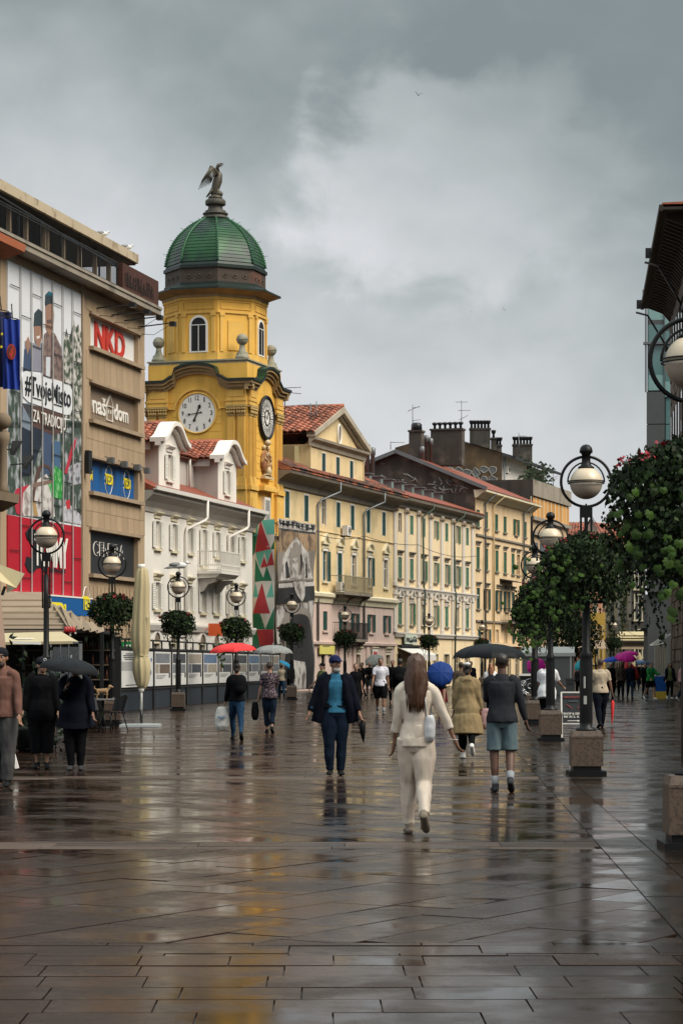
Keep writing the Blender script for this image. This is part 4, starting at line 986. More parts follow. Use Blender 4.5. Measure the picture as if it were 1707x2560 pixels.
wrapprint([(140, 1560), (172, 1540), (185, 1730), (120, 1740)], W1, 4); wrapprint([(80, 1600), (100, 1570), (118, 1730), (70, 1735)], W4, 4); wrapprint([(255, 1600), (285, 1610), (300, 1730), (275, 1735)], W4, 4); wrapprint([(195, 1520), (212, 1510), (218, 1600), (200, 1690)], W4, 4); wrapprint([(225, 1590), (255, 1570), (275, 1720), (215, 1740)], W1, 4)
wrapprint([(0, 1790), (350, 1770), (350, 1810), (0, 1830)], W1, 2); wrapprint([(0, 1840), (350, 1810), (350, 1950), (0, 1980)], W4, 2)
wrapprint([(150, 1770), (260, 1765), (245, 1900), (220, 1960), (180, 1880)], W1, 5)
wrapprint([(290, 1950), (345, 1940), (345, 2350), (300, 2350)], W1, 2); wrapprint([(0, 1990), (60, 2010), (50, 2350), (0, 2350)], W1, 3)
arch = [(70, 2760), (70, 2300)]+[(200-130*math.cos(PI*i/12), 2300-230*math.sin(PI*i/12)) for i in range(1, 12)]+[(325, 2300), (325, 2760)]
wrapprint([(0, 2000), (350, 1960), (350, 2780), (0, 2790)], pg('stone', (.12, .105, .095), c2=(.36, .33, .31), c2s=1.1, c2t=.56), 1)
wrapprint([(x-45 if x < 200 else x+15, y-60 if y < 2400 else y) for x, y in arch], W2, 4); wrapprint(arch, W4, 5)
wrapprint([(150, 2500), (250, 2520), (270, 2770), (130, 2770)], W1, 6)
b = MB(); b.bar((-.1, -.1, ZW+.02), (LW, -.1, ZW-.0), .05)
for x in (.1, 1.9, 3.7, 5.5): b.bar((x, -.08, ZW-.1), (x, .4, ZW+.12), .06)
b.build('top_bar', M_dark, wr)
M_tg = mat('banner_green', (.012, .13, .065), rough=.75, var=.12); M_tq = mat('banner_teal', (.10, .36, .29), rough=.75, var=.12); M_tr = mat('banner_red', (.34, .03, .04), rough=.75, var=.12); M_tw = mat('banner_white', (.52, .49, .45), rough=.75, var=.1)
fb = thing('triangle_banner', 'tall banner of red, green, teal and white triangles beside the white building', 'banner', (FSc.p.x-.03, FSc.p.y-.04, 0), math.atan2(-.2926, .9562))
# its face looks back down the street; x runs leftwards from the corner as negative
WB = 1.42
def bd(x, z): return -.03+.05*math.sin(z*1.35+x*2)+.03*math.sin(z*3.1-x*3)
def tri(pts, m, lay):
    q = [(-WB*(1-(x-1105)/270.), zat(1230+y*.2551, 134.1)) for x, y in pts]; zz = [p[1] for p in q]; b = MB(); m_ = max(2, int((max(zz)-min(zz))/.2))
    for j in range(m_):
        e, f = min(zz)+(max(zz)-min(zz))*j/m_, min(zz)+(max(zz)-min(zz))*(j+1)/m_
        for i in range(5):
            Q = clip(clip(clip(clip(q, 0, -1, -e), 0, 1, f), -1, 0, WB*(1-i*.2)), 1, 0, -WB*(1-(i+1)*.2))
            if len(Q) >= 3: b.add([(x, bd(x, z)-.006*lay, z) for x, z in Q], [tuple(range(len(Q)))], sm=True)
    if b.v: b.build('cloth', m, fb)
tri([(1105, 280), (1370, 265), (1365, 1900), (1105, 1900)], M_tw, 0)
for m, ps in ((M_tg, [[(1105, 420), (1180, 420), (1140, 600), (1110, 640)], [(1150, 650), (1150, 880), (1230, 870), (1240, 840)], [(1230, 870), (1280, 725), (1335, 870)], [(1325, 560), (1370, 470), (1370, 560)], [(1130, 1190), (1210, 1190), (1265, 1345), (1130, 1345)], [(1265, 1345), (1365, 1130), (1365, 1345)], [(1120, 1345), (1165, 1345), (1215, 1560), (1215, 1900), (1115, 1900)]]),
              (M_tq, [[(1115, 430), (1165, 285), (1190, 280), (1180, 430)], [(1225, 275), (1370, 268), (1370, 410), (1290, 415)], [(1150, 590), (1260, 570), (1205, 740), (1180, 690)], [(1250, 572), (1340, 560), (1290, 690)], [(1130, 1030), (1155, 880), (1190, 1030)], [(1280, 1030), (1335, 880), (1360, 1030)]]),
              (M_tr, [[(1145, 595), (1215, 275), (1325, 560), (1150, 592)], [(1210, 740), (1250, 630), (1290, 730)], [(1280, 725), (1340, 575), (1365, 715)], [(1130, 1190), (1225, 890), (1320, 1190)], [(1165, 1350), (1360, 1345), (1355, 1900), (1215, 1900), (1215, 1560)]])):
    for p_ in ps: tri(p_, m, 1)
b = MB()
for x in (-WB-.06, .02): b.tube([(x, .12, 0), (x, .12, ZW)], .03, 6)
for z in (2.2, 4.4, 6.6, 8.8): b.tube([(-WB-.1, .12, z), (.05, .12, z)], .025, 6)
b.build('scaffold_frame', M_zinc, fb)
# ---------------------------------------------------------------- yellow building with the pedimented gable
_u = lambda px: (px-CX)/FPX
def main_pt(px): Y = 46.11/(.306-_u(px)); return (_u(px)*Y, Y)
FY = Fac(*main_pt(700), .306)
M_yw = mat('pale_yellow_plaster', (.70, .535, .295), rough=.85, var=.07, scale=.7, streak=.10, c2=(.50, .40, .22), c2s=.5, c2t=.6)
M_pink = mat('pale_pink_plaster', (.58, .44, .38), rough=.85, var=.06, scale=.8, streak=.15)
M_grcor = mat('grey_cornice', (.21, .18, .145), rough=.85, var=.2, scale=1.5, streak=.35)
yb_ = FY.root('yellow_building', 'pale yellow building with a triangular pediment gable and pink ground storeys', 'building')
LY = FY.S(985)
rowA = [(102, 935, 1175), (280, 970, 1210), (443, 1005, 1245), (578, 1035, 1268), (710, 1062, 1288), (858, 1085, 1308), (1003, 1112, 1330)]
rowB = [(455, 1490, 1760, 'tri'), (592, 1505, 1800, 'arc'), (725, 1525, 1810, 'tri'), (872, 1545, 1795, 'arc'), (1020, 1560, 1810, 'tri')]
rowC = [(455, 2045, 2230, 'closed'), (600, 2060, 2230, 'closed'), (732, 2070, 2240, 'open'), (883, 2075, 2240, 'open'), (1028, 2085, 2250, 'open')]
av = lambda L: sum(L)/len(L)
a0, a1 = av([FY.Z(*z6(x, d)) for x, c, d in rowA]), av([FY.Z(*z6(x, c)) for x, c, d in rowA])
b0, b1 = av([FY.Z(*z6(x, d)) for x, c, d, e in rowB]), av([FY.Z(*z6(x, c)) for x, c, d, e in rowB])
c0, c1 = av([FY.Z(*z6(x, d)) for x, c, d, e in rowC]), av([FY.Z(*z6(x, c)) for x, c, d, e in rowC])
sx = lambda F, x: F.S(z6(x, 0)[0])
ZY = FY.Z(*z6(1100, 1010)); ZP = FY.Z(*z6(800, 1960))
WA = [(sx(FY, x), a0, a1, .82) for x, c, d in rowA]; WBb = [(sx(FY, x), b0, b1, .95) for x, c, d, e in rowB]; WC = [(sx(FY, x), c0, c1, .86) for x, c, d, e in rowC]
shop = [(sx(FY, x), .15, 2.2, 1.0) for x in (440, 760, 905, 1040)]
b = MB(); holed(b, -.5, LY, ZP, ZY-.2, [hole(*w) for w in WA+WBb]); shell(b, -.5, LY, 0, ZY-.2, 9); b.build('wall', M_yw, yb_)
b = MB(); holed(b, -.5, LY, 0, ZP, [hole(*w) for w in WC+shop], y=-.02); b.build('lower_wall', M_pink, yb_)
for w in WA: window(yb_, *w, sh='closed', fm=M_white, sm=M_dkgreen, cas=.09, sill=False)
for w, r in zip(WBb, rowB): window(yb_, *w, sh='closed' if r[3] != 'tri' or r[0] < 500 else None, fm=M_white, sm=M_dkgreen, head=r[3], hm=M_cream, cas=.14)
for w, r in zip(WC, rowC): window(yb_, *w, sh=r[3], fm=M_pink, sm=M_dkgreen, cas=.04)
M_shopd = mat('shop_interior', (.10, .07, .045), rough=.3, var=.5, scale=2)
for w in shop: window(yb_, *w, sh=None, fm=M_cream, sill=False, pm=M_shopd, head='lintel')
MB().extx([(0, ZP-.25), (-.1, ZP-.25), (-.16, ZP), (-.3, ZP+.12), (-.32, ZP+.3), (-.05, ZP+.42), (0, ZP+.42)], -.5, LY+.1).build('string_course', M_cream, yb_)
MB().bx(-.5, LY, -.06, 0, b1+1.15, b1+1.22).build('string_course', M_yw, yb_)
MB().extx([(-.02, 2.75), (-.2, 2.8), (-.22, 2.95), (-.02, 3.0)], -.5, LY).build('shop_cornice', M_pink, yb_)
for x in (.6, 2.6, 5.6, 8.6, 11.6, 14.6, 17.6): 
    if x < LY: MB().bx(x-.3, x+.3, -.12, -.021, 0, 2.7).build('shop_pilaster', M_pink, yb_)
ys_ = thing('shop_sign', 'plain yellow fascia board over the shop beside the wrapped scaffold', 'sign', yb_.location, FY.rz)
MB().bx(sx(FY, 380), sx(FY, 520), -.2, -.15, 2.2, 2.72).build('sign_board', mat('lemon_board', (.62, .55, .14), rough=.5), ys_)
rs_ = thing('shop_sign', 'small red and white sign over the pink shopfront', 'sign', yb_.location, FY.rz)
s_ = FY.S(931); MB().bx(s_-.5, s_+.7, -.16, -.12, 2.1, 2.55).build('sign_board', M_white, rs_); scribble(mat('sign_red', (.6, .04, .03)), rs_, s_-.32, -.17, 2.2, .85, .27, 5)
for x, y in ((375, 905), (805, 1000)):
    s_ = sx(FY, x); pipe(yb_, [(s_+1.9, -.95, ZY+.1), (s_+1.9, -.95, ZY-.5), (s_+.3, -.2, ZY-1.1), (s_, -.12, ZY-1.4), (s_, -.12, 2.9)], .07)
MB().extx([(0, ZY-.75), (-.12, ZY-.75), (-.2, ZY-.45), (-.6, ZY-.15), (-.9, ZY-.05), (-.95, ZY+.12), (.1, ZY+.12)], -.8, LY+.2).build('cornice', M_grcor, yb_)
rf = MB().extx([(-1.0, ZY+.14), (-1.0, ZY+.2), (4.5, ZY+2.6), (9, ZY+.8), (9, ZY+.14)], -.8, LY+.2).build('roof', M_tile2, yb_)
tile_field('roof_tiles', rf, (-.8, -1.0, ZY+.2), (1, 0, 0), (0, 5.5, 2.4), int((LY+1)/.28), 14, .28, .46, M_tile2)
# gable block
g0, g1 = sx(FY, 300), sx(FY, 800); zg0 = ZY+.2; zg1 = FY.Z(*z6(560, 560)); gm = (g0+g1)/2
zap = FY.Z(*z6(605, 205))
gw3 = [(sx(FY, x), FY.Z(*z6(560, 808)), FY.Z(*z6(560, 610)), .72) for x in (428, 560, 687)]
b = MB(); holed(b, g0, g1, zg0, zg1, [hole(*w) for w in gw3], y=-.1, dep=.15)
b.quad((g0, -.1, zg0), (g0, -.1, zg1), (g0, 7, zg1), (g0, 7, zg0)); b.quad((g1, -.1, zg0), (g1, 7, zg0), (g1, 7, zg1), (g1, -.1, zg1)); b.quad((g0, 7, zg0), (g0, 7, zg1), (g1, 7, zg1), (g1, 7, zg0))
b.ext([(g0, zg1), (g1, zg1), (gm, zap-.2)], -.1, .2)
b.bx(g0-.0, g0+.12, -.16, -.1, zg0, zg1).bx(g1-.12, g1, -.16, -.1, zg0, zg1)
gb = b.build('gable', M_yw, yb_)
for w in gw3:
    o = window(yb_, *w, sh='closed', fm=M_white, sm=M_dkgreen, cas=.06); o.location.y = -.1
    MB().bx(.45, .62, -.08, -.05, -.12, -.06).bx(-.62, -.45, -.08, -.05, -.12, -.06).build('shutter_catch', M_dark, o)
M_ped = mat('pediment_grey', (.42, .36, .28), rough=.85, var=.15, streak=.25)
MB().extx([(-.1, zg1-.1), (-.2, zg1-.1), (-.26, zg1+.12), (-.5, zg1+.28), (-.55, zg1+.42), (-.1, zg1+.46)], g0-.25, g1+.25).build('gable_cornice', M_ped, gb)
b = MB()
for sg in (-1, 1):
    e = gm+sg*((g1-g0)/2+.3); b.ext([(e, zg1+.42), (e, zg1+.72), (gm, zap+.32), (gm, zap-.05)], -.55, -.0); b.ext([(e-sg*.5, zg1+.44), (gm, zap-.25), (gm, zap-.04), (e-sg*.25, zg1+.44)], -.28, -.0)
b.build('pediment', M_ped, gb)
zo = FY.Z(*z6(567, 398)); xo = sx(FY, 567); hh = .62
MB().torus((0, 0, 0), 1, .16, 'y', 24, 6).build('oval_window', M_white, gb, (xo, -.16, zo)).scale = (.34, .5, .60)
MB().ext([(.3*math.cos(2*PI*i/20), .55*math.sin(2*PI*i/20)) for i in range(20)], -.02, 0).build('pane', M_ochre, gb, (xo, -.13, zo))
rg = MB(); W = (g1-g0)/2+.35
for sg in (-1, 1): rg.add([(gm, -.5, zap+.33), (gm+sg*W, -.5, zg1+.62), (gm+sg*W, 7, zg1+.62), (gm, 7, zap+.33)], [(0, 1, 2, 3)])
rg_ = rg.build('gable_roof', M_tile2, yb_)
sl = math.hypot(W, zap-zg1-.29)
tiled(rg_, (gm-W, 6.5, zg1+.64), (0, -1, 0), (W, 0, zap-zg1-.29), 17, int(sl/.46)+1, .41, .53, M_tile2)
MB().tube([(gm, -.5, zap+.38), (gm, 7, zap+.38)], .14, 8).build('ridge', M_tile2, rg_)
# lower wing to the left of the gable, tiled
zwing = FY.Z(*z6(100, 470)); MB().bx(-2.5, g0, 3.2, 9, ZY, zwing).bx(g0-1.1, g0, .5, 3.2, ZY, zwing+.1).build('wing_wall', mat('olive_plaster', (.33, .27, .14), rough=.85, var=.12, streak=.35), yb_)
rw = MB().add([(-2.8, 2.6, zwing+.02), (g0+.2, 2.6, zwing+.02), (g0+3.2, 6.2, zwing+1.9), (-2.8, 6.2, zwing+1.9)], [(0, 1, 2, 3)]).bx(-2.8, g0, 2.75, 8, zwing-.1, zwing).build('wing_roof', M_tile2, yb_)
tiled(rw, (-2.7, 2.6, zwing+.05), (1, 0, 0), (0, 3.6, 1.88), int((g0+3.2)/.41), 8, .41, .55, M_tile2)
# balconies
def iron_balcony(par, s0, s1, z, dep, m, hr=1.0, slab=M_grcor):
    ba = MB().bx(s0, s1, -dep, 0, z-.15, z).build('balcony', slab, par)
    for x in (s0+.2, (s0+s1)/2-.1, s1-.4): MB().extx([(0, z-.16), (-dep+.1, z-.16), (-dep+.2, z-.3), (-.25, z-.45), (0, z-.85)], x, x+.2).build('bracket', slab, ba)
    b = MB(); n = int((s1-s0)/.13)
    for q in (.08, hr): b.bx(s0, s1, -dep, -dep+.04, z+q, z+q+.04).bx(s0, s0+.04, -dep, 0, z+q, z+q+.04).bx(s1-.04, s1, -dep, 0, z+q, z+q+.04)
    for i in range(n+1): x = s0+.01+i*(s1-s0-.03)/n; b.bx(x, x+.025, -dep+.008, -dep+.032, z, z+hr)
    for i in range(int(dep/.13)): b.bx(s0+.008, s0+.032, -dep+i*.13, -dep+i*.13+.025, z, z+hr)
    b.build('railing', m, ba); return ba
s0, s1 = sx(FY, 500), sx(FY, 790)
iron_balcony(yb_, s0+.2, s1-.3, ZP+.45, .9, mat('cream_iron', (.30, .26, .17), rough=.7, var=.3))
iron_balcony(yb_, sx(FY, 525), sx(FY, 760), 3.15, .7, M_dark)
def aircon(par_loc, rz, x, y, z, label, sc_=1.):
    r = thing('air_conditioner', label, 'air conditioner', par_loc, rz, 'air conditioners on the facades')
    MB().bx(x-.42*sc_, x+.42*sc_, y-.34, y, z, z+.62*sc_).build('casing', M_white, r)
    MB().torus((x+.08, y-.345, z+.31*sc_), .23*sc_, .02, 'y', 16, 4).torus((x+.08, y-.345, z+.31*sc_), .14*sc_, .015, 'y', 14, 4).torus((x+.08, y-.345, z+.31*sc_), .07*sc_, .012, 'y', 10, 4).build('grille', M_dark, r)
    MB().bx(x-.35, x-.3, y-.3, 0, z-.05, z).bx(x+.3, x+.35, y-.3, 0, z-.05, z).build('bracket', M_dark, r)
s_, z_ = spot(FY, z6(618, 1342)); aircon(yb_.location, FY.rz, s_, -.12, z_, 'white air conditioner unit under a third floor window of the yellow building')
s_ = sx(FY, 545); aircon(yb_.location, FY.rz, s_, -.2, ZP+.46, 'white air conditioner unit standing on the cream railed balcony')

# ---------------------------------------------------------------- cream building with white pilasters
FP = Fac(*main_pt(985.5), .306); LP = FP.S(1188)
M_cw = mat('cream_plaster', (.74, .585, .365), rough=.85, var=.05, scale=.7, streak=.14)
M_pw = mat('pilaster_white', (.60, .55, .49), rough=.8, var=.06, streak=.12)
pb = FP.root('pilaster_building', 'cream building with tall white pilasters and faded green shutters', 'building')
cols = (1143, 1258, 1372, 1482, 1585, 1690, 1783)
r1 = [(1143, 1128, 1305), (1258, 1155, 1335), (1372, 1180, 1352), (1482, 1203, 1370)]
r2 = [(1150, 1545, 1735), (1260, 1560, 1755), (1490, 1590, 1775)]
r3 = [(1160, 1960, 2170), (1275, 1980, 2175), (1490, 1985, 2185)]
lv = [(av([FP.Z(*z6(x, d)) for x, c, d in r]), av([FP.Z(*z6(x, c)) for x, c, d in r])) for r in (r1, r2, r3)]
ZPe = FP.Z(*z6(1130, 990)); cx_ = [sx(FP, x) for x in cols]
pil = [sx(FP, x) for x in (1100, 1205, 1318, 1430, 1537, 1638, 1738, 1822)]
g = [((pil[i]+pil[i+1])/2, .1, 2.3, 1.5) for i in range(7)]
mid = [(pil[i]+pil[i+1])/2 for i in range(7)]
allw = [[(mid[i], z[0], z[1], .88 if k else .80) for i in range(7)] for k, z in enumerate(lv)]
b = MB(); holed(b, 0, LP, 0, ZPe-.2, [hole(*w) for r in allw for w in r]+[hole(*w) for w in g]); shell(b, 0, LP, 0, ZPe-.2, 9); b.build('wall', M_cw, pb)
zf = (lv[1][0]-.75, lv[2][0]-.75)
for i, w in enumerate(allw[0]): window(pb, *w, sh='half' if i == 5 else 'closed', fm=M_pw, sm=M_green2, cas=.07, sill=False)
for i, w in enumerate(allw[1]): window(pb, *w, sh='half' if i in (2, 3, 4) else 'closed', fm=M_pw, sm=M_green2, cas=.07, head='lintel', hm=M_grcor)
for i, w in enumerate(allw[2]): window(pb, *w, sh='closed', fm=M_pw, sm=M_green2, cas=.07, head='arc' if i == 3 else 'tri', hm=M_pw)
for w in g: window(pb, *w, sh=None, fm=M_cream, sill=False, pm=M_shopd)
for p in pil:
    for (za_, zb_) in ((zf[0]+.2, ZPe-.55), (zf[1]+.2, zf[0]-.1)):
        o = MB().bx(p-.28, p+.28, -.12, 0, za_+.25, zb_-.3).bx(p-.36, p+.36, -.18, 0, za_, za_+.25).bx(p-.36, p+.36, -.18, 0, zb_-.3, zb_).build('pilaster', M_pw, pb)
        if za_ > 6: b = MB(); [b.ell((p+f, -.2, zb_-.25), (.11, .08, .15), 6, 4) for f in (-.22, 0, .22)]; b.build('capital', mat('capital_brown', (.25, .18, .12), rough=.85, var=.3), o)
for z in zf: MB().extx([(0, z-.1), (-.14, z-.1), (-.2, z+.06), (-.26, z+.12), (-.26, z+.2), (0, z+.2)], 0, LP).build('string_course', M_pw, pb)
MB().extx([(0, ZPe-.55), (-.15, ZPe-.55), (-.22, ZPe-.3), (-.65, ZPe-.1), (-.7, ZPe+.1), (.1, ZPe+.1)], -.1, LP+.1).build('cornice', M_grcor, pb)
zrd = FP.Z(*z6(800, 700))
rr_ = MB().extx([(-.75, ZPe+.12), (-.75, ZPe+.18), (7.5, ZPe+3.0), (11, ZPe+.6), (11, ZPe+.12)], .05, LP).build('roof', M_redroof, pb)
MB().extx([(-.75, ZPe+.1), (-.75, ZPe+.35), (7.5, ZPe+3.2), (7.5, ZPe+2.8)], -.12, .05).build('verge', M_zinc, pb)
for i in range(8):
    x = 1.8+i*(LP-3)/7.2; yy = 2.2
    d_ = MB().bx(x-.35, x+.35, yy, yy+2.2, ZPe+.9, ZPe+1.75).extx([(yy-.15, ZPe+1.74), (yy-.15, ZPe+1.8), (yy+2.6, ZPe+1.95), (yy+2.6, ZPe+1.7)], x-.5, x+.5).build('roof_window', M_zinc, pb)
    MB().bx(x-.26, x+.26, yy-.02, yy, ZPe+1.08, ZPe+1.62).build('pane', mat('skylight_glass', (.16, .22, .2), rough=.1, var=.3), d_)
for x in (1350, 1642): s_ = sx(FP, x); pipe(pb, [(s_+.9, -.7, ZPe), (s_+.9, -.7, ZPe-.3), (s_, -.15, ZPe-.9), (s_, -.22, zf[0]+.3), (s_, -.3, zf[0]), (s_, -.18, .3)], .07, mat('green_pipe', (.06, .085, .06), rough=.6))
sg = thing('shop_sign', 'white shop sign with bold black capitals over the cream shopfront', 'sign', pb.location, FP.rz)
s0, s1 = FP.S(1003), FP.S(1032); zz = FP.Z(1010, 1610)
MB().bx(s0, s1, -.3, -.2, zz, zz+.65).build('sign_board', mat('sign_mint', (.55, .6, .5), rough=.4), sg); scribble(M_ink, sg, s0+.15, -.31, zz+.14, s1-s0-.25, .4, 7)
aw = thing('shop_awning', 'pale striped canvas awning over the cream shopfront', 'awning', pb.location, FP.rz)
s0, s1 = FP.S(993), FP.S(1048); MB().extx([(-.02, 2.75), (-1.2, 2.25), (-1.2, 2.2), (-.02, 2.7)], s0, s1).bx(s0, s1, -1.21, -1.19, 1.85, 2.24).build('canvas', M_white, aw)
MB().bx(s0, s1, -.3, 0, 2.76, 2.9).build('cassette', M_dark, aw)

# ---------------------------------------------------------------- tall building with dark green shutters
FB = Fac(*main_pt(1188.5), .306); LB = FB.S(1325)
M_bw = mat('straw_plaster', (.69, .51, .31), rough=.85, var=.07, scale=.6, streak=.14, c2=(.48, .34, .17), c2s=.6, c2t=.62)
tb = FB.root('green_shutter_building', 'straw coloured four storey building with dark green shutters beyond the pilasters', 'building')
sb = lambda F, x: F.S(zb(x, 0)[0])
q1 = [(464, 1122, 1275), (559, 1140, 1290), (638, 1158, 1310), (826, 1215, 1355)]
q2 = [(466, 1465, 1660), (563, 1480, 1680), (640, 1492, 1690), (713, 1508, 1700)]
q3 = [(470, 1838, 2030), (577, 1850, 2040)]
q4 = [(566, 2210, 2330), (718, 2235, 2345)]
lv = [(av([FB.Z(*zb(x, d)) for x, c, d in r]), av([FB.Z(*zb(x, c)) for x, c, d in r])) for r in (q1, q2, q3, q4)]
ZB = FB.Z(*zb(400, 935))
rows = [[(387, 'closed'), (464, 'closed'), (559, 'closed'), (638, 'closed'), (743, 'open'), (826, 'closed')], [(387, 'closed'), (466, 'closed'), (563, 'closed'), (640, 'closed'), (713, 'closed'), (764, 'closed'), (828, 'closed')],
        [(389, 'closed'), (470, 'open'), (577, 'open'), (655, 'open'), (715, 'closed'), (790, 'closed')], [(400, 'closed'), (475, 'open'), (566, 'closed'), (645, 'closed'), (718, 'closed'), (775, 'closed')]]
W5 = [[(sb(FB, x), lv[k][0], lv[k][1], 1.0, s_) for x, s_ in r] for k, r in enumerate(rows)]
g = [(x, .1, 2.4, 1.5) for x in (2, 5, 8, 11, 14, 17) if x < LB-1]
b = MB(); holed(b, 0, LB, 0, ZB-.2, [hole(*w[:4]) for r in W5 for w in r]+[hole(*w) for w in g]); shell(b, 0, LB, 0, ZB-.2, 9); b.build('wall', M_bw, tb)
for k, r in enumerate(W5):
    for w in r: window(tb, *w[:4], sh=w[4], fm=M_bw, sm=M_green if k < 2 else M_dkgreen, cas=.05, head='lintel' if k in (1, 2) else None, hm=M_grcor)
for w in g: window(tb, *w, sh=None, fm=M_cream, sill=False, pm=M_shopd)
MB().extx([(0, ZB-.5), (-.15, ZB-.5), (-.6, ZB-.12), (-.9, ZB-.05), (-.9, ZB+.1), (.1, ZB+.1)], -.3, LB+.4).build('cornice', M_cream, tb)
for z in (lv[1][1]+.85, lv[2][0]-1.0): MB().bx(0, LB, -.14, 0, z, z+.14).build('string_course', M_grcor, tb)
MB().bx(0, LB, -.5, -.02, 3.0, 3.25).build('string_course', M_bw, tb)
for x in (440, 520, 800):
    s_ = sb(FB, x); pipe(tb, [(s_+.5, -.9, ZB), (s_, -.15, ZB-.8), (s_, -.15, .3)], .08, M_yw if x == 520 else M_zinc)
iron_balcony(tb, sb(FB, 600), sb(FB, 735), lv[2][0]-.85, .9, M_dark)
MB().extx([(0, lv[2][1]+.95), (-1.0, lv[2][1]+.75), (-1.0, lv[2][1]+.7), (0, lv[2][1]+.8)], sb(FB, 590), sb(FB, 710)).build('hood', M_dark, tb)
apx = 6.2; zapx = FB.Z(*zb(385, 918))+3.0
M_fire = mat('sooty_party_wall', (.058, .050, .043), rough=.9, var=.35, scale=1.6, streak=.6, c2=(.15, .125, .10), c2s=.6, c2t=.62)
b = MB(); prof_ = [(-.9, ZB+.12), (apx, zapx), (12.5, ZB+.8), (12.5, 0), (.05, 0), (.05, ZB-.2)]
b.add([(0-.02, y, z) for y, z in prof_], [tuple(range(len(prof_)))])
pw_ = b.build('party_wall', M_fire, tb)
rt = MB().add([(-.4, -.95, ZB+.14), (LB+.4, -.95, ZB+.14), (LB+.4, apx, zapx+.05), (-.4, apx, zapx+.05)], [(0, 1, 2, 3)]).add([(-.4, apx, zapx+.05), (LB+.4, apx, zapx+.05), (LB+.4, 12.6, ZB+.8), (-.4, 12.6, ZB+.8)], [(0, 1, 2, 3)]).build('roof', M_redroof, tb)
MB().bar((-.42, -.95, ZB+.16), (-.42, apx, zapx+.07), .12, .28).bar((-.42, apx, zapx+.07), (-.42, 12.6, ZB+.85), .12, .28).build('verge', M_zinc, tb)
# sprayed lettering shapes (not legible) on the party wall
M_graf = mat('pale_spray_paint', (.28, .27, .26), rough=.8, var=.4, scale=4); M_graf2 = mat('grey_spray_paint', (.14, .14, .145), rough=.8, var=.3)
b = MB()
RG = random.Random(3)
for i in range(26):
    yy = 1.0+RG.random()*7.5; zz = ZB-.4+min(yy, apx)*.38*RG.random()+RG.random()*.3; p = [(-.05, yy, zz)]
    for j in range(5): yy += RG.uniform(-.5, .5); zz += RG.uniform(-.35, .35); p.append((-.05, yy, min(zz, ZB+yy*.40 if yy < apx else ZB+2.3)))
    b.tube(p, [(.05, .012)]*6, 4, ref=(0, 1, 0))
b.build('graffiti', M_graf, pw_)
def chimney(name_, label, x, y, z0, z1_, w, d, pots, root_F):
    c = thing('chimney', label, 'chimney', (root_F.p.x, root_F.p.y, 0), root_F.rz)
    MB().bx(x-d/2, x+d/2, y-w/2, y+w/2, z0, z1_).bx(x-d/2-.08, x+d/2+.08, y-w/2-.08, y+w/2+.08, z1_-.12, z1_).build('stack', M_fire, c)
    for i in range(pots):
        q = y-w/2+w*(i+.5)/pots
        MB().lathe([(.11, z1_), (.11, z1_+.5), (.17, z1_+.55), (.20, z1_+.75), (.2, z1_+.95), (.1, z1_+1.0)], 8, (x, q, 0)).build('chimney_pot', M_dark, c)
    return c
for (xp, yt, w, pots, lab, yo) in ((1310+0, 360, 1.0, 0, 'round topped sooty chimney left of the graffiti wall', 2.), (1600, 345, 2.6, 6, 'wide sooty chimney with six dark pots above the long party wall', 4.)):
    px_, py_ = z6(xp, yt); u = _u(px_); Yc = 192+yo; c = thing('chimney', lab, 'chimney', (u*Yc, Yc, 0), FB.rz, 'chimneys on the sooty roofs')
    zt = zat(py_, Yc); z0 = zt-3.0
    MB().bx(-.5, .5, -w/2, w/2, z0, zt).bx(-.58, .58, -w/2-.08, w/2+.08, zt-.14, zt+.004).build('stack', M_fire, c)
    for i in range(pots): MB().lathe([(.11, zt), (.10, zt+.3), (.18, zt+.33), (.22, zt+.42), (.22, zt+.52), (.1, zt+.56)], 8, (0, -w/2+w*(i+.5)/pots, 0)).build('chimney_pot', M_dark, c)
    if not pots: MB().lathe([(.45, zt), (.42, zt+.5), (.3, zt+.62)], 10).build('chimney_cap', M_dark, c)

# ---------------------------------------------------------------- the taller sooty house behind, the flat roofed block, and the far end
def gp(px, Y): return (_u(px)*Y, Y)
FT = Fac(*gp(1254, 208), .306)
sh_ = FT.root('sooty_house', 'taller house behind with a graffitied sooty gable and white end wall', 'building')
LT = FT.S(1372); zE = FT.Z(1254, 1132); zEr = zE-.2
b = MB(); b.bx(0, LT*.5, 0, 9, 0, zEr); b.build('wall', M_white, sh_)
MB().bx(LT*.5+.002, LT*.93, .2, 9, 0, zEr-.02).build('wall', M_concrete, sh_)
zA = zat(1083, 208); pr_ = [(0, 0), (0, zE), (5.6, zA), (9.5, zA-1.0), (9.5, 0)]
b = MB(); b.extx([(y, z) for y, z in pr_], -.12, -.02); pt = b.build('party_wall', mat('brown_party_wall', (.085, .058, .035), rough=.9, var=.3, scale=.7, streak=.5, c2=(.17, .11, .055), c2s=.5, c2t=.58), sh_)
b = MB()
for i in range(18):
    yy = .8+(i % 6)*.75; zz = zE-3.3+(i//6)*.8+.3*RG.random(); n = 9
    pts = [(yy+.42*math.cos(2*PI*j/n)*RG.uniform(.5, 1.15), zz+.46*math.sin(2*PI*j/n)*RG.uniform(.5, 1.15)) for j in range(n)]
    b.add([(-.14, y, z) for y, z in pts], [tuple(range(n))], k=0); b.tube([(-.15, y, z) for y, z in pts], .05, 4, k=1, closed=True, ref=(1, 0, 0))
b.build('graffiti', [M_graf2, M_graf], pt)
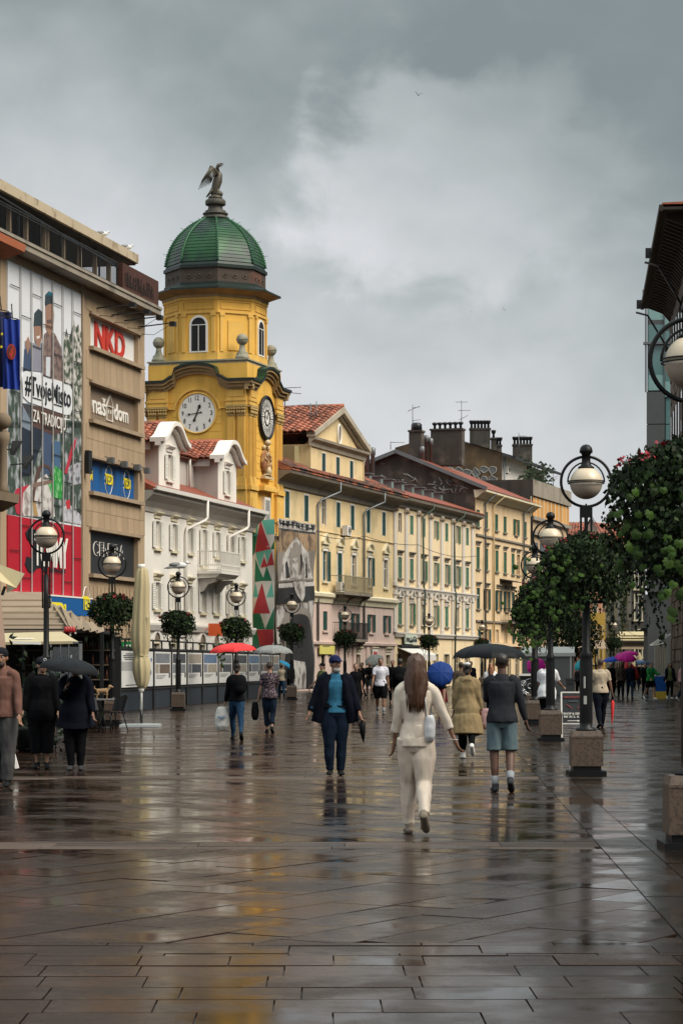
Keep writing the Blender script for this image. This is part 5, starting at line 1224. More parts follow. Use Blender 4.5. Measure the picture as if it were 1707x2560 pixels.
MB().add([(-.3, -1.2, zE-.35), (LT, -1.2, zE-.35), (LT, 5.6, zA+.12), (-.3, 5.6, zA+.12)], [(0, 1, 2, 3)]).bx(-.3, LT, -1.25, -1.1, zE-.55, zE-.34).add([(-.3, -1.2, zE-.55), (LT, -1.2, zE-.55), (LT, 0, zE-.2), (-.3, 0, zE-.2)], [(3, 2, 1, 0)]).build('roof', M_dark, sh_)
pipe(sh_, [(.1, -.2, zE-.4), (.1, -.2, 12)], .1, M_zinc)
aircon(sh_.location, FT.rz, 1.0, -.05, zE-1.7, 'white air conditioner under the dark eaves of the sooty house')
for (px_, py_, wpx, pots, Yc, lab) in ((1199, 1071, 50, 6, 212, 'broad sooty chimney with six dark pots on the ridge'), (1233, 1095, 12, 1, 213, 'slim chimney with a single tall pot'), (1246, 1113, 13, 2, 215, 'small pale chimney with two pots'), (1305, 1111, 47, 6, 219, 'brown brick chimney with six pots standing before the sky')):
    u = _u(px_); c = thing('chimney', lab, 'chimney', (u*Yc, Yc, 0), 0, 'chimneys on the sooty roofs'); w = wpx/FPX*Yc; zt = zat(py_, Yc)
    MB().bx(-w/2, w/2, -.5, .5, zt-3.6, zt).bx(-w/2-.06, w/2+.06, -.56, .56, zt-.15, zt+.004).build('stack', M_fire, c)
    for i in range(pots): MB().lathe([(.11, zt), (.10, zt+.35), (.16, zt+.4), (.22, zt+.6), (.22, zt+.68), (.16, zt+.7)], 8, (-w/2+w*(i+.5)/pots, 0, 0)).build('chimney_pot', M_dark, c)
for px_, py_, Yc, w, lab in ((1071, 1090, 195, .5, 'pair of steel flues beside the round topped chimney'), (1055, 1118, 193, .3, 'short steel flue left of the paired flues'), (1091, 1112, 199, .9, 'low soot black stack between the big chimneys'), (925, 1112, 170, .6, 'steel vent pipes behind the yellow gable')):
    u = _u(px_); c = thing('chimney', lab, 'chimney', (u*Yc, Yc, 0), 0, 'chimneys on the sooty roofs'); zt = zat(py_, Yc)
    if w > .8: MB().bx(-w/2, w/2, -.4, .4, zt-2.5, zt).bx(-w/2-.07, w/2+.07, -.47, .47, zt-.12, zt+.003).build('stack', M_fire, c)
    else:
        for q in ((-.18, 0), (.18, -.25)) if w > .4 else ((0, 0),): MB().lathe([(.15, zt-3), (.15, zt+q[1]-.5), (.2, zt+q[1]-.48), (.2, zt+q[1]), (.08, zt+q[1]+.08)], 10, (q[0], 0, 0)).build('flue', M_zinc, c)
FM = Fac(*gp(1325.5, 203.5), .306); LM = FM.S(1420)
mb = FM.root('flat_roofed_block', 'flat roofed block with a concrete parapet above orange panels', 'building')
zp1, zp0, zo0 = FM.Z(1325, 1198), FM.Z(1325, 1238), FM.Z(1325, 1288)
M_bg = mat('beige_render', (.46, .33, .21), rough=.85, var=.1, streak=.35); M_or = mat('orange_panel', (.55, .27, .075), rough=.7, var=.1, rnd=.15)
MB().bx(0, LM, 0, 10, 0, zp0).build('wall', M_bg, mb); MB().bx(-.06, LM+.1, -.25, 10, zp0, zp1).build('parapet', M_concrete, mb)
MB().bx(-.08, 0, -.2, 6, zo0-3, zp1-.002).build('end_wall', M_fire, mb)
n = 10
for i in range(n):
    MB().bx(LM*i/n+.1, LM*(i+1)/n-.1, -.08, 0, zo0, zp0-.1).build('facade_panel', M_or, mb)
    MB().bx(LM*i/n-.1, LM*i/n+.1, -.12, 0, zo0-.1, zp0-.1).build('mullion', M_cream, mb)
for k, z in enumerate((zo0-4.4, zo0-8.4)):
    for i in range(5): MB().bx(LM*(i+.15)/5, LM*(i+.85)/5, -.05, .0, z, z+2.2).build('window', M_glass, mb)
    MB().bx(0, LM, -.3, 0, z+2.8, z+3.1).build('string_course', M_concrete, mb)
MB().bx(0, LM, -.3, 0, zo0-.35, zo0-.05).build('string_course', M_concrete, mb)
# roof garden
b = MB()
for i in range(160):
    x, y, z = R.uniform(.3, LM*.7), R.uniform(0, 1.2), zp1+R.random()**1.5*1.9*(1.1-abs(i/160-.4)); s_ = .25
    a = R.random()*6; b.add([(x-s_*math.cos(a), y-s_*math.sin(a), z), (x, y, z+s_), (x+s_*math.cos(a), y+s_*math.sin(a), z)], [(0, 1, 2)])
rg_p = thing('roof_shrubs', 'dark green shrubs growing along the concrete parapet', 'shrubs', mb.location, FM.rz)
b.build('foliage', mat('shrub_green', (.025, .04, .018), rough=.7, var=.4, rnd=.4), rg_p)['kind'] = 'stuff'

def house(name, label, px0, px1, ytop, Y, m, wins_=(), roof=None, dep=8, slope=-.12, roofh=1.8, sm=None):
    F = Fac(*gp(px0, Y), 0); W = (px1-px0)/FPX*Y; h = zat(ytop, Y)
    r = thing(name, label, 'building', (F.p.x, Y, 0), slope)
    H_ = [(W*a, h*z0, h*z1, W*w) for a, z0, z1, w in wins_]
    b = MB(); holed(b, 0, W, 0, h, [hole(*q) for q in H_], dep=.15); shell(b, 0, W, 0, h, dep); b.build('wall', m, r)
    for q in H_: window(r, *q, sh=None if sm is None else 'closed', fm=M_cream, sm=sm, cas=.08)
    if roof:
        rr = MB().extx([(-.5, h), (-.5, h+.1), (dep/2, h+roofh), (dep+.5, h)], -.3, W+.3).build('roof', roof, r)
        tile_field('roof_tiles', rr, (-.3, -.5, h+.12), (1, 0, 0), (0, dep/2+.5, roofh-.1), int(W/.34), int((dep/2+1)/.5), .34, .55, roof)
    return r, W, h
M_salm = mat('salmon_plaster', (.50, .24, .15), rough=.85, var=.08, streak=.15); M_ppl = mat('rose_plaster', (.48, .34, .28), rough=.85, var=.1, streak=.15)
M_goldp = mat('golden_plaster', (.60, .38, .08), rough=.85, var=.1); M_crm = mat('pale_cream_plaster', (.62, .54, .38), rough=.85, var=.08, streak=.2); M_gryp = mat('grey_panel', (.20, .195, .19), rough=.8, var=.1, scale=.6)
house('gabled_house', 'salmon house with a red tiled roof behind the near street lamp', 1418, 1500, 1344, 262, M_salm, [(.2, .50, .66, .14), (.75, .50, .66, .14), (.2, .2, .36, .14), (.75, .2, .36, .14)], M_tile, sm=M_green)
b, W, h = house('gable_end_house', 'narrow brown gable end rising behind the lamp post', 1462, 1494, 1330, 258, M_ppl, roof=None, dep=4)
MB().ext([(0, h), (W, h), (W/2, h+1.6)], .02, 3.9).build('gable', M_ppl, b); MB().add([(W/2, -.3, h+1.75), (W+.4, -.3, h-.2), (W+.4, 4, h-.2), (W/2, 4, h+1.75)], [(0, 1, 2, 3)]).add([(W/2, -.3, h+1.75), (-.4, -.3, h-.2), (-.4, 4, h-.2), (W/2, 4, h+1.75)], [(3, 2, 1, 0)]).build('roof', M_tile, b)
house('long_roof_house', 'rose house under a long red tiled roof at the street end', 1495, 1570, 1345, 270, M_ppl, [(.15, .5, .68, .14), (.45, .5, .68, .14), (.8, .5, .68, .14), (.15, .2, .36, .14), (.5, .2, .36, .14)], M_tile, sm=M_green)
c = thing('chimney', 'banded brick chimney on the long red roof', 'chimney', (*gp(1522, 272), 0), 0); zt = zat(1324, 272); MB().bx(0, 1.45, 0, 1, zt-1.2, zt-.1).bx(-.1, 1.55, -.1, 1.1, zt+.5, zt+.62).build('stack', M_ppl, c)
for i in range(6): MB().bx(.02+i*.27, .14+i*.27, -.05, 1.05, zt-.1, zt+.5).build('chimney_pot', M_tile, c)
house('golden_house', 'small golden house behind the distant lamp', 1474, 1512, 1532, 236, M_goldp, [(.3, .25, .8, .2), (.7, .25, .8, .2)], sm=M_yw and mat('golden_shutter', (.45, .26, .03), rough=.6))
house('salmon_shopfront', 'bright salmon house front at the bend of the street', 1472, 1502, 1470, 246, M_salm, [(.5, .7, .85, .3)])
r, W, h = house('cream_house', 'pale cream house with a balcony at the bend of the street', 1512, 1578, 1380, 225, M_crm, [(.25, .45, .6, .2), (.25, .72, .86, .2), (.75, .45, .62, .18), (.25, .12, .34, .22)])
iron_balcony(r, .1*W, .98*W, h*.38, .8, M_dark, slab=M_crm)
for x in (.52, .95): MB().bx(W*x-.18, W*x+.1, -.15, 0, 0, h).build('pilaster', M_white, r)
house('dark_windowed_house', 'narrow dark house squeezed between the cream house and the grey wall', 1577, 1612, 1395, 218, mat('dark_facade', (.06, .055, .05), rough=.6, var=.3), [(.5, .5, .7, .5), (.5, .2, .42, .5), (.5, .75, .9, .5)])
r, W, h = house('grey_block', 'plain grey rendered wall with a dark cornice beside the stone building', 1608, 1690, 1486, 150, M_gryp, dep=10, slope=-.13)
MB().bx(-.2, W, -.3, 0, 1.6+(1660-1578)*150/FPX, 1.6+(1660-1570)*150/FPX).bx(W*.68, W*.76, -.1, 0, 2.9, h).build('cornice', M_dark, r)
# glazed block behind the stone building
FGx, FGY = gp(1611, 146); gl = thing('glass_building', 'tall glass and grey panel building edging out behind the stone eaves', 'building', (FGx, FGY, 0), -.13)
M_gg = mat('green_glass', (.10, .20, .20), rough=.15, var=.3, scale=.6, spec=.7); M_gg2 = mat('pale_green_glass', (.22, .36, .35), rough=.2, var=.15); M_gp2 = mat('dark_grey_panel', (.075, .08, .082), rough=.5, var=.15)
zy = lambda py: zat(py, 146)
MB().bx(.15, 7, .2, 9, 0, zy(735)).build('core', M_gp2, gl)
for (ya, yc, m) in ((732, 800, M_gg2), (800, 812, M_gp2), (812, 856, M_gg), (864, 938, M_gg), (938, 976, M_gg2)):
    MB().bx(.2, 1.12, .0, .19, zy(yc), zy(ya)).build('pane', m, gl); MB().bx(1.2, 3.2, .0, .19, zy(yc)-.4, zy(ya)-.4).build('pane', m, gl)
for (ya, yc) in ((980, 1060), (1062, 1160), (1162, 1260), (1262, 1370), (1372, 1480)): MB().bx(.1, 1.18, -.05, .19, zy(yc), zy(ya)).build('facade_panel', M_gp2, gl); MB().bx(1.24, 3.2, .1, .19, zy(yc), zy(ya)).build('facade_panel', M_gg, gl)
MB().bx(.0, .1, -.15, .1, zy(980), zy(728)).bx(1.13, 1.19, -.06, .0, zy(976), zy(732)).bx(-.1, 3, -.25, .1, zy(862), zy(856)).bx(-.15, .2, -.3, .2, zy(733), zy(726)).build('glazing_frame', M_zinc, gl)

# ---------------------------------------------------------------- dark stone building along the right
FR = Fac(17.73, 130, .0963)
sbld = thing('stone_building', 'dark rusticated stone building with deep bracketed eaves on the right', 'building', (17.73, 130, 0), math.atan2(-1, -.0963))
M_rst = mat('rusticated_stone', (.085, .058, .042), rough=.8, var=.25, scale=2, streak=.3, bump=.5, bscale=8, rnd=.3)
M_eav = mat('eaves_timber', (.030, .021, .016), rough=.8, var=.3)
LR = 27.6; ZR = 20.9
MB().bx(0, LR, 0, 12, 0, ZR).build('wall', M_rst, sbld)
b = MB()
for j in range(34):                           # rusticated blocks, raised one by one
    z = .5+j*.62; n = 0; x = -.0 if j % 2 else -.45
    while x < 34:
        l = .92; xa, xb = max(.02, x), x+l-.05
        if not (5.6 < z < 6.6) and xb > xa: b.bx(xa, xb, -.05-R.random()*.06, .01, z, z+.56)
        x += l
b.build('stone_blocks', M_rst, sbld)['kind'] = 'stuff'
MB().extx([(0, 5.75), (-.25, 5.8), (-.55, 6.1), (-.6, 6.3), (0, 6.75)], -.4, LR).build('string_course', M_rst, sbld)
MB().bx(-1.2, LR, -1.45, 1, ZR, ZR+.12).bx(-1.25, LR, -1.62, -1.45, ZR-.05, ZR+.22).build('eaves', M_eav, sbld)
MB().extx([(-1.5, ZR+.23), (-1.5, ZR+.3), (4, ZR+.5), (4, ZR+.23)], -1.2, LR).build('roof', M_tile, sbld)
for i in range(30):
    x = .2+i*.9
    MB().extx([(0, ZR-.002), (-1.3, ZR-.002), (-1.25, ZR-.2), (-.5, ZR-.5), (0, ZR-1.1)], x, x+.22).build('bracket', M_eav, sbld)
MB().bx(-.05, LR, -.12, 0, ZR-1.9, ZR-1.15).build('frieze', M_eav, sbld)
for x0_ in (0.2, 16.5):
    MB().bx(x0_-.1, x0_+.15, -1.88, -1.60, ZR-.2, ZR+.25).build('gutter_outlet', M_dark, sbld)
    MB().tube([(x0_, -1.9, ZR-.4), (x0_+.2, -1.3, ZR-.6), (x0_+.4, -.6, ZR-1.8), (x0_+.4, -.15, ZR-2.6)], .06, 6).build('downpipe', M_dark, sbld)
for i in range(8):
    for z in (8., 12.6, 17.):
        x = 2.6+i*3.1
        q = MB().bx(x-.6, x+.6, -.13, 0, z, z+2.1).build('window', M_eav, sbld); MB().bx(x-.5, x+.5, -.14, -.13, z+.1, z+2.0).build('pane', M_glass, q)
M_awn = mat('cream_canvas', (.52, .46, .36), rough=.8, var=.12)
aw = thing('folding_awning', 'cream canvas awning on a white folding frame against the stone building', 'awning', (*gp(1634, 124), 0), .0)
zq = lambda py: zat(py, 124)
MB().bar((0, 0, zq(1612)), (.85, 0, zq(1585)), .08).bar((0, 1.5, zq(1612)), (.85, 1.5, zq(1585)), .08).bar((0, 0, zq(1612)), (0, 1.5, zq(1612)), .08).bar((.05, 0, zq(1612)), (.05, 0, .05), .05).build('frame', M_white, aw)
b = MB(); n = 16
b.add([(.02+.62*i/n, -.1+.07*math.sin(i*2.2), z) for z in (zq(1680), zq(1614)) for i in range(n+1)], [(i, i+1, i+n+2, i+n+1) for i in range(n)], sm=True).add([(.0, -.1, zq(1614)), (.65, -.1, zq(1606)), (.65, 1.5, zq(1606)), (0, 1.5, zq(1614))], [(0, 1, 2, 3)]); b.build('canvas', M_awn, aw)
# ---------------------------------------------------------------- street lamps and hanging flowers
M_lamp = mat('lamp_black', (.006, .006, .0065), rough=.42, var=.2, spec=.22)
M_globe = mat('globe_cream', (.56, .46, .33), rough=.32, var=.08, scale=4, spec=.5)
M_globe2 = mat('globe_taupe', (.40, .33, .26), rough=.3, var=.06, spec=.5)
M_gran = mat('granite', (.095, .064, .046), rough=.45, var=.35, scale=45, bump=.15, bscale=90, c2=(.045, .032, .025), c2s=30, c2t=.55)
def make_lamp(loc, label):
    r = thing('street_lamp', label, 'street lamp', loc, 0, 'globe street lamps along the promenade')
    MB().bx(-.225, .225, -.225, .225, .13, .56).add([(-.225, -.225, .56), (.225, -.225, .56), (.225, .225, .56), (-.225, .225, .56), (-.2, -.2, .635), (.2, -.2, .635), (.2, .2, .635), (-.2, .2, .635)], [(0, 1, 5, 4), (1, 2, 6, 5), (2, 3, 7, 6), (3, 0, 4, 7), (4, 5, 6, 7)]).bx(-.23, .23, -.23, .23, .535, .548).build('plinth', M_gran, r)
    MB().bx(-.2, .2, -.2, .2, .06, .13).bx(-.27, .27, -.27, .27, 0, .06).build('plinth_foot', M_lamp, r)
    MB().lathe([(.15, .636), (.15, .66), (.088, .69), (.095, .76), (.095, 1.62), (.085, 1.68), (.09, 1.70), (.09, 1.76), (.06, 1.80), (.056, 2.9), (.05, 3.45)], 14).build('pole', M_lamp, r)
    b = MB()
    for s in (-1, 1): b.bar((s*.075, 0, 2.75), (s*.075, 0, 3.86), .028, .05)
    b.bar((0, 0, 2.7), (0, 0, 3.8), .05).bx(-.09, .09, -.03, .03, 3.72, 3.88).bx(-.012, .012, -.012, .012, 3.88, 3.92)
    b.build('bracket', M_lamp, r)
    MB().torus((0, 0, 4.24), .362, .021, 'y', 44, 8).build('outer_ring', M_lamp, r)
    b = MB(); pts = [(.265*math.cos(PI*i/16), 0, 4.23+.29*math.sin(PI*i/16)) for i in range(17)]
    b.tube(pts, .012, 6); b.torus((0, 0, 4.245), .262, .008, 'z', 32, 5).torus((0, 0, 4.215), .262, .008, 'z', 32, 5)
    b.build('globe_cage', M_lamp, r)
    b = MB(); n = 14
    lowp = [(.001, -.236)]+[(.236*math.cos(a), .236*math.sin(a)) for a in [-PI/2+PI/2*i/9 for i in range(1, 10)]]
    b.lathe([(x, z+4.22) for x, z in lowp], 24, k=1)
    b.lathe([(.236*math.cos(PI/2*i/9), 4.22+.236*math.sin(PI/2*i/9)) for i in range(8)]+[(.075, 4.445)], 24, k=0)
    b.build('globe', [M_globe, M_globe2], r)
    MB().lathe([(.118, 4.43), (.115, 4.452), (.085, 4.47), (.064, 4.50), (.062, 4.63), (.072, 4.635), (.072, 4.65), (.094, 4.655), (.095, 4.69), (.082, 4.735), (.05, 4.768), (.01, 4.78)], 16).build('lamp_cap', M_lamp, r)
    return r
# foliage: small leaf blades spread through a drooping mass, with trails and blossoms
M_leaf = mat('basket_leaf', (.019, .033, .010), rough=.55, var=.5, scale=4, rnd=.65, spec=.15)
M_leafd = mat('basket_leaf_dark', (.008, .016, .0065), rough=.55, var=.4, rnd=.5, spec=.12)
M_big = mat('big_leaf', (.020, .042, .005), rough=.6, var=.4, rnd=.6, spec=.12)
M_flow = mat('red_blossom', (.22, .008, .018), rough=.6, var=.3, rnd=.4)
M_stem = mat('vine_stem', (.03, .028, .015), rough=.7)
def leafset(seed, RX, zt, zb, n, size, trails, flowers, skew=0.):
    Rg = random.Random(seed); b = MB(); rnd = Rg.random
    lob = [(Rg.random()*2*PI, Rg.uniform(-.8, .8), Rg.uniform(.10, .28)) for _ in range(9)]
    def surf(a, t):
        prof = math.sin(PI*min(1, .12+.86*t)**.75) if t < .5 else math.sin(PI*(.12+.86*t)**.75)
        q = RX*((t/.3)**.5 if t < .3 else 1-.35*max(0, (t-.7)/.3)**2)*(.93+.12*math.sin(5*a+t*6))
        for la, lt, w in lob:
            d = (1-math.cos(a-la)); q += RX*w*.55*math.exp(-d*4-((2*t-1)-lt)**2*6)
        return q*(1+skew*math.cos(a))
    def leaf(p, s, k, droop=.5):
        d = Vector((p[0], p[1], .35*RX*rnd())); d = d.normalized() if d.length > .01 else Vector((0, 0, 1))
        d = (d+Vector((Rg.gauss(0, .55), Rg.gauss(0, .55), Rg.gauss(-droop*.4, .5)))).normalized()
        u = d.cross(Vector((Rg.gauss(0, 1), Rg.gauss(0, 1), Rg.gauss(0, 1)))).normalized(); v = d.cross(u)
        f = (u*.6-Vector((0, 0, droop))).normalized()*s; w = f.cross(d).normalized()*s*.48
        P = Vector(p); b.add([P, P+f*.4+w, P+f, P+f*.4-w], [(0, 1, 2, 3)], k=k)
    for i in range(n):
        a = rnd()*2*PI; t = rnd()**1.45; q = surf(a, t)*(rnd()**.28); z = zt-(zt-zb)*t*(1-.12*math.sin(3*a))+Rg.gauss(0, .03)
        leaf((q*math.cos(a), q*math.sin(a), z), size*Rg.uniform(.6, 1.4), 1 if rnd() < .45 else 0)
    for i in range(trails):
        a = rnd()*2*PI; q = RX*Rg.uniform(.55, 1.02); x, y, z = q*math.cos(a), q*math.sin(a), zb+(zt-zb)*Rg.uniform(.05, .35); L = Rg.uniform(.12, .28)+.62*rnd()**3
        m = int(L/size*2.2)
        for j in range(m):
            x += Rg.gauss(0, .012); y += Rg.gauss(0, .012); z -= L/m; leaf((x, y, z), size*Rg.uniform(.5, 1.0), 1 if rnd() < .6 else 0, 1.)
    fb = MB()
    for i in range(flowers):
        a = rnd()*2*PI; t = Rg.uniform(.0, .3); q = surf(a, t)*1.02; c = Vector((q*math.cos(a), q*math.sin(a), zt-(zt-zb)*t+.03))
        for j in range(12):
            p = c+Vector((Rg.gauss(0, .035), Rg.gauss(0, .035), Rg.gauss(0, .022))); s = size*.42
            u = Vector((Rg.gauss(0, 1), Rg.gauss(0, 1), Rg.gauss(0, 1))).normalized(); v = u.cross(Vector((0, 0, 1))).normalized()
            fb.add([p-u*s, p+v*s, p+u*s, p-v*s], [(0, 1, 2, 3)])
    return b, fb, surf
def bigleaf_mesh():
    def f():
        b = MB(); o = [(0, .06), (.24, -.08), (.50, .06), (.46, .26), (.60, .44), (.40, .58), (.34, .80), (.16, .76), (0, .98)]
        pts = o+[(-x, y) for x, y in o[-2:0:-1]]; c = (0, .38, .10)
        vs = [(x, y, -.16*abs(x)-.1*y*y) for x, y in pts]+[c]; n = len(pts)
        b.add(vs, [(i, (i+1) % n, n) for i in range(n)]); return b.mesh('leaf', M_big)
    return shared('bigleaf', f)
def basket(loc, label, meshes, big=0, bigsize=.12, seed=1, trail=None, big_on=None):
    r = thing('flower_basket', label, 'flower basket', loc, 0, 'hanging flower baskets on the street lamps')
    fo = link('foliage', meshes[0], r); fo['kind'] = 'stuff'
    if meshes[1]: link('blossoms', meshes[1], r)['kind'] = 'stuff'
    link('basket_ring', shared('ring', lambda: MB().torus((0, 0, 2.75), .38, .02, 'z', 24, 6).torus((0, 0, 2.5), .28, .02, 'z', 24, 6).bx(-.38, .38, -.015, .015, 2.74, 2.76).bx(-.015, .015, -.38, .38, 2.735, 2.755).mesh('basket_ring', M_lamp)), r)
    Rg = random.Random(seed); me = bigleaf_mesh()
    for i in range(big):
        p, out = big_on(Rg, i); o = link('leaf', me, r)
        n = (Vector(out)*.8+Vector((Rg.gauss(0, .3), Rg.gauss(0, .3)-.25, .45))).normalized(); dn = Vector((Rg.gauss(0, .35), Rg.gauss(0, .3), -1)); dn = (dn-n*dn.dot(n)).normalized(); s = bigsize*Rg.uniform(.65, 1.3)
        m = Matrix((dn.cross(n), dn, n)).transposed().to_4x4(); m.translation = p; o.matrix_local = m @ Matrix.Scale(s, 4)
    return r
LM1, LF1, SF1 = leafset(11, .64, 3.46, 2.62, 9000, .050, 95, 15)
LM0, LF0, SF0 = leafset(5, .72, 3.52, 2.45, 13000, .046, 120, 12)
LMs, LFs, _ = leafset(8, .60, 3.42, 2.72, 3600, .07, 42, 12)
LMt, LFt, _ = leafset(21, .56, 3.40, 2.7, 3000, .075, 36, 6)
bsm = [(x.mesh('foliage', [M_leaf, M_leafd]), y.mesh('blossoms', M_flow)) for x, y in ((LM1, LF1), (LM0, LF0), (LMs, LFs), (LMt, LFt))]
def on_surf(S, zt, zb, amin, amax):
    def f(Rg, i):
        a = Rg.uniform(amin, amax); t = Rg.uniform(.05, 1.0); q = S(a, t)*1.0
        return Vector((q*math.cos(a), q*math.sin(a), zt-(zt-zb)*t)), (math.cos(a), math.sin(a), 0)
    return f
def trailing(x0, y0, z0, x1, y1, z1_, spread, S=None, frac=.6, base=None):
    def f(Rg, i):
        if base and i % 10 >= frac*10: return base(Rg, i)
        t = Rg.random()**.8; w = spread*(.35+math.sin(PI*min(1, .15+t*.8)))
        return Vector((x0+(x1-x0)*t+Rg.gauss(0, w*.5), y0+(y1-y0)*t+Rg.gauss(0, w*.4), z0+(z1_-z0)*t+Rg.gauss(0, .03))), (Rg.gauss(0, .5), -1, 0)
    return f
RL = [(1728, 21.0, 'nearest street lamp, its globe cut by the right edge'), (1464, 35.0, 'tall street lamp rising from the granite block beside the advertising board'), (1375, 50.5, 'second street lamp of the right row, pole beside the white T shirt'),
      (1336, 64.5, 'third street lamp of the right row, globe half hidden by leaves'), (1333, 79., 'fourth street lamp of the right row, only its ring showing over the leaves'), (1340, 95, 'fifth street lamp of the right row, behind the black umbrella')]
LL = [(116.5, 49.9, 'street lamp standing before the red poster panel on the left'), (281, 63.7, 'street lamp in front of the charcoal shop sign on the left'), (446, 83, 'street lamp with a gull sitting on its cap'), (591, 95, 'street lamp in front of the white building near the triangle banner'),
      (729.5, 108.5, 'street lamp in front of the grey printed wrap'), (862, 131, 'street lamp before the pink shopfront'), (1072, 151, 'street lamp before the cream pilaster building'), (1204, 174, 'street lamp before the straw coloured building')]
FL = [(1488, 222, 'small distant street lamp before the golden house'), (1558, 222, 'small distant street lamp before the cream house'), (1533, 165, 'distant street lamp carrying a round flower ball')]
lamps = []; lamp0 = None
for px, Y, lab in RL+LL+FL:
    loc = gpos(px, Y)
    if lamp0 is None: o = lamp0 = make_lamp(loc, lab)
    else: o = dup(lamp0, loc, 0, lab)
    lamps.append(o)
for z_, h_, w_ in ((1.25, .17, .028), (1.02, .12, .045)): MB().add([(-.045+w_*t/2, -.0965-.002*(t % 2), z_+q) for q in (0, h_) for t in (0, 1, 2)], [(0, 1, 4, 3), (1, 2, 5, 4)]).build('sticker', mat('sticker_grey', (.33, .33, .31), rough=.6, var=.5, scale=30), lamps[1])
def at_lamp(i): return lamps[i].location.copy()
basket(at_lamp(0), 'huge trailing flower basket with red blossoms at the right edge', bsm[1], 130, .078, 3, big_on=trailing(-.35, -.55, 3.2, -.12, -.75, 2.05, .34, base=on_surf(SF0, 3.4, 2.3, PI*.85, PI*1.75), frac=.55))
basket(at_lamp(1), 'lush flower basket with red blossoms on the second lamp from the right edge', bsm[0], 120, .072, 4, big_on=trailing(-.45, -.4, 3.35, -.5, -.55, 2.25, .34, base=on_surf(SF1, 3.45, 2.5, PI*.8, PI*1.9), frac=.7))
basket(at_lamp(2), 'leafy basket with a bright green trail hanging left of the two nearest poles', bsm[0], 110, .08, 5, big_on=trailing(-.5, -.4, 3.3, -.35, -.6, 2.0, .4, base=on_surf(SF1, 3.45, 2.5, PI*.8, PI*1.9), frac=.7))
basket(at_lamp(3), 'flower basket with a lone red bloom at the left end of the leafy row', bsm[2], 60, .09, 6, big_on=trailing(-.4, -.4, 3.2, -.3, -.5, 1.7, .3))
basket(at_lamp(4), 'dark flower basket fourth in the right row behind the umbrella', bsm[3])
basket(at_lamp(5), 'flower basket fifth in the right row, small and dark', bsm[2])
for i, lab in ((7, 'flower basket on the lamp before the charcoal shop sign'), (8, 'flower basket under the lamp with the gull'), (10, 'flower basket before the grey printed wrap'), (11, 'flower basket before the pink shop balcony'), (12, 'flower basket before the cream pilaster building'), (13, 'flower basket before the straw coloured building'), (16, 'round flower ball on the distant lamp')):
    basket(at_lamp(i), lab, bsm[2 if i % 2 else 3])
basket(at_lamp(9), 'flower basket with a bright green trail before the white building', bsm[3], 50, .10, 9, big_on=trailing(-.4, -.3, 3.2, -.55, -.5, 1.5, .22))
# low hedge of planters seen between the right row and the kiosk
b, _, _ = leafset(31, 1.6, 4.2, 1.9, 4200, .13, 14, 0)
pl = thing('street_tree', 'small dark leafy street tree beside the white kiosk', 'tree', gpos(1424, 132))
b.build('crown', [M_leafd, M_leaf], pl)['kind'] = 'stuff'; MB().tube([(0, 0, 0), (.05, 0, 1.2), (-.05, 0, 2.4), (0, 0, 3.4)], [.09, .07, .06, .03], 8).tube([(0, 0, 2.0), (.5, .1, 2.9)], [.05, .02], 6).tube([(0, 0, 2.1), (-.5, -.1, 3.0)], [.05, .02], 6).build('trunk', M_stem, pl)

# ---------------------------------------------------------------- hoarding with photographs
FH = Fac(-7.62, 80, .105)
M_hb = mat('hoarding_slate', (.020, .027, .036), rough=.55, var=.25, scale=1.5, streak=.2)
hd = FH.root('hoarding', 'long dark site hoarding hung with exhibition posters', 'fence')
LH = FH.S(702)
z0p, z1p = .80, 2.05
MB().bx(-5, LH, .02, .06, -.01, z0p-.05).build('lower_panel', M_hb, hd)
MB().bx(-5, LH, .10, .13, z0p-.05, z1p+.05).build('back_board', M_hb, hd)
MB().bx(-5, LH, -.02, .10, z0p-.11, z0p-.05).bx(-5, LH, -.02, .10, z1p+.05, z1p+.12).bx(-5, LH, .0, .05, 2.42, 2.48).build('rail', M_dark, hd)
edges = [FH.S(z5(x, 0)[0]) for x in (172, 345, 497, 650, 803, 945, 1095, 1215)]
s_ = edges[-1]
while s_ < LH-2.5: s_ += 3.6; edges.append(s_)
for e in edges+[FH.S(287)]: MB().bx(e-.09, e+.09, -.04, .05, 0, z1p+.12).build('post', M_dark, hd)
s_ = FH.S(290)
while s_ < LH: MB().bx(s_-.04, s_+.04, .0, .05, z1p+.12, 2.45).build('baluster', M_dark, hd); s_ += 1.75
for e in edges: MB().bar((e, .1, z0p-.1), (e-.5, .9, 0), .05).build('strut', M_dark, hd)
M_pw = mat('poster_paper', (.56, .55, .53), rough=.6, var=.05); ph = [mat('photo_grey', (.16, .17, .19), rough=.4, var=.6, scale=2.5), mat('photo_brown', (.13, .09, .07), rough=.4, var=.6, scale=5), mat('photo_blue', (.10, .16, .26), rough=.4, var=.5, scale=2), mat('photo_dark', (.05, .055, .065), rough=.4, var=.7, scale=3), mat('photo_sand', (.30, .26, .21), rough=.4, var=.4, scale=4)]
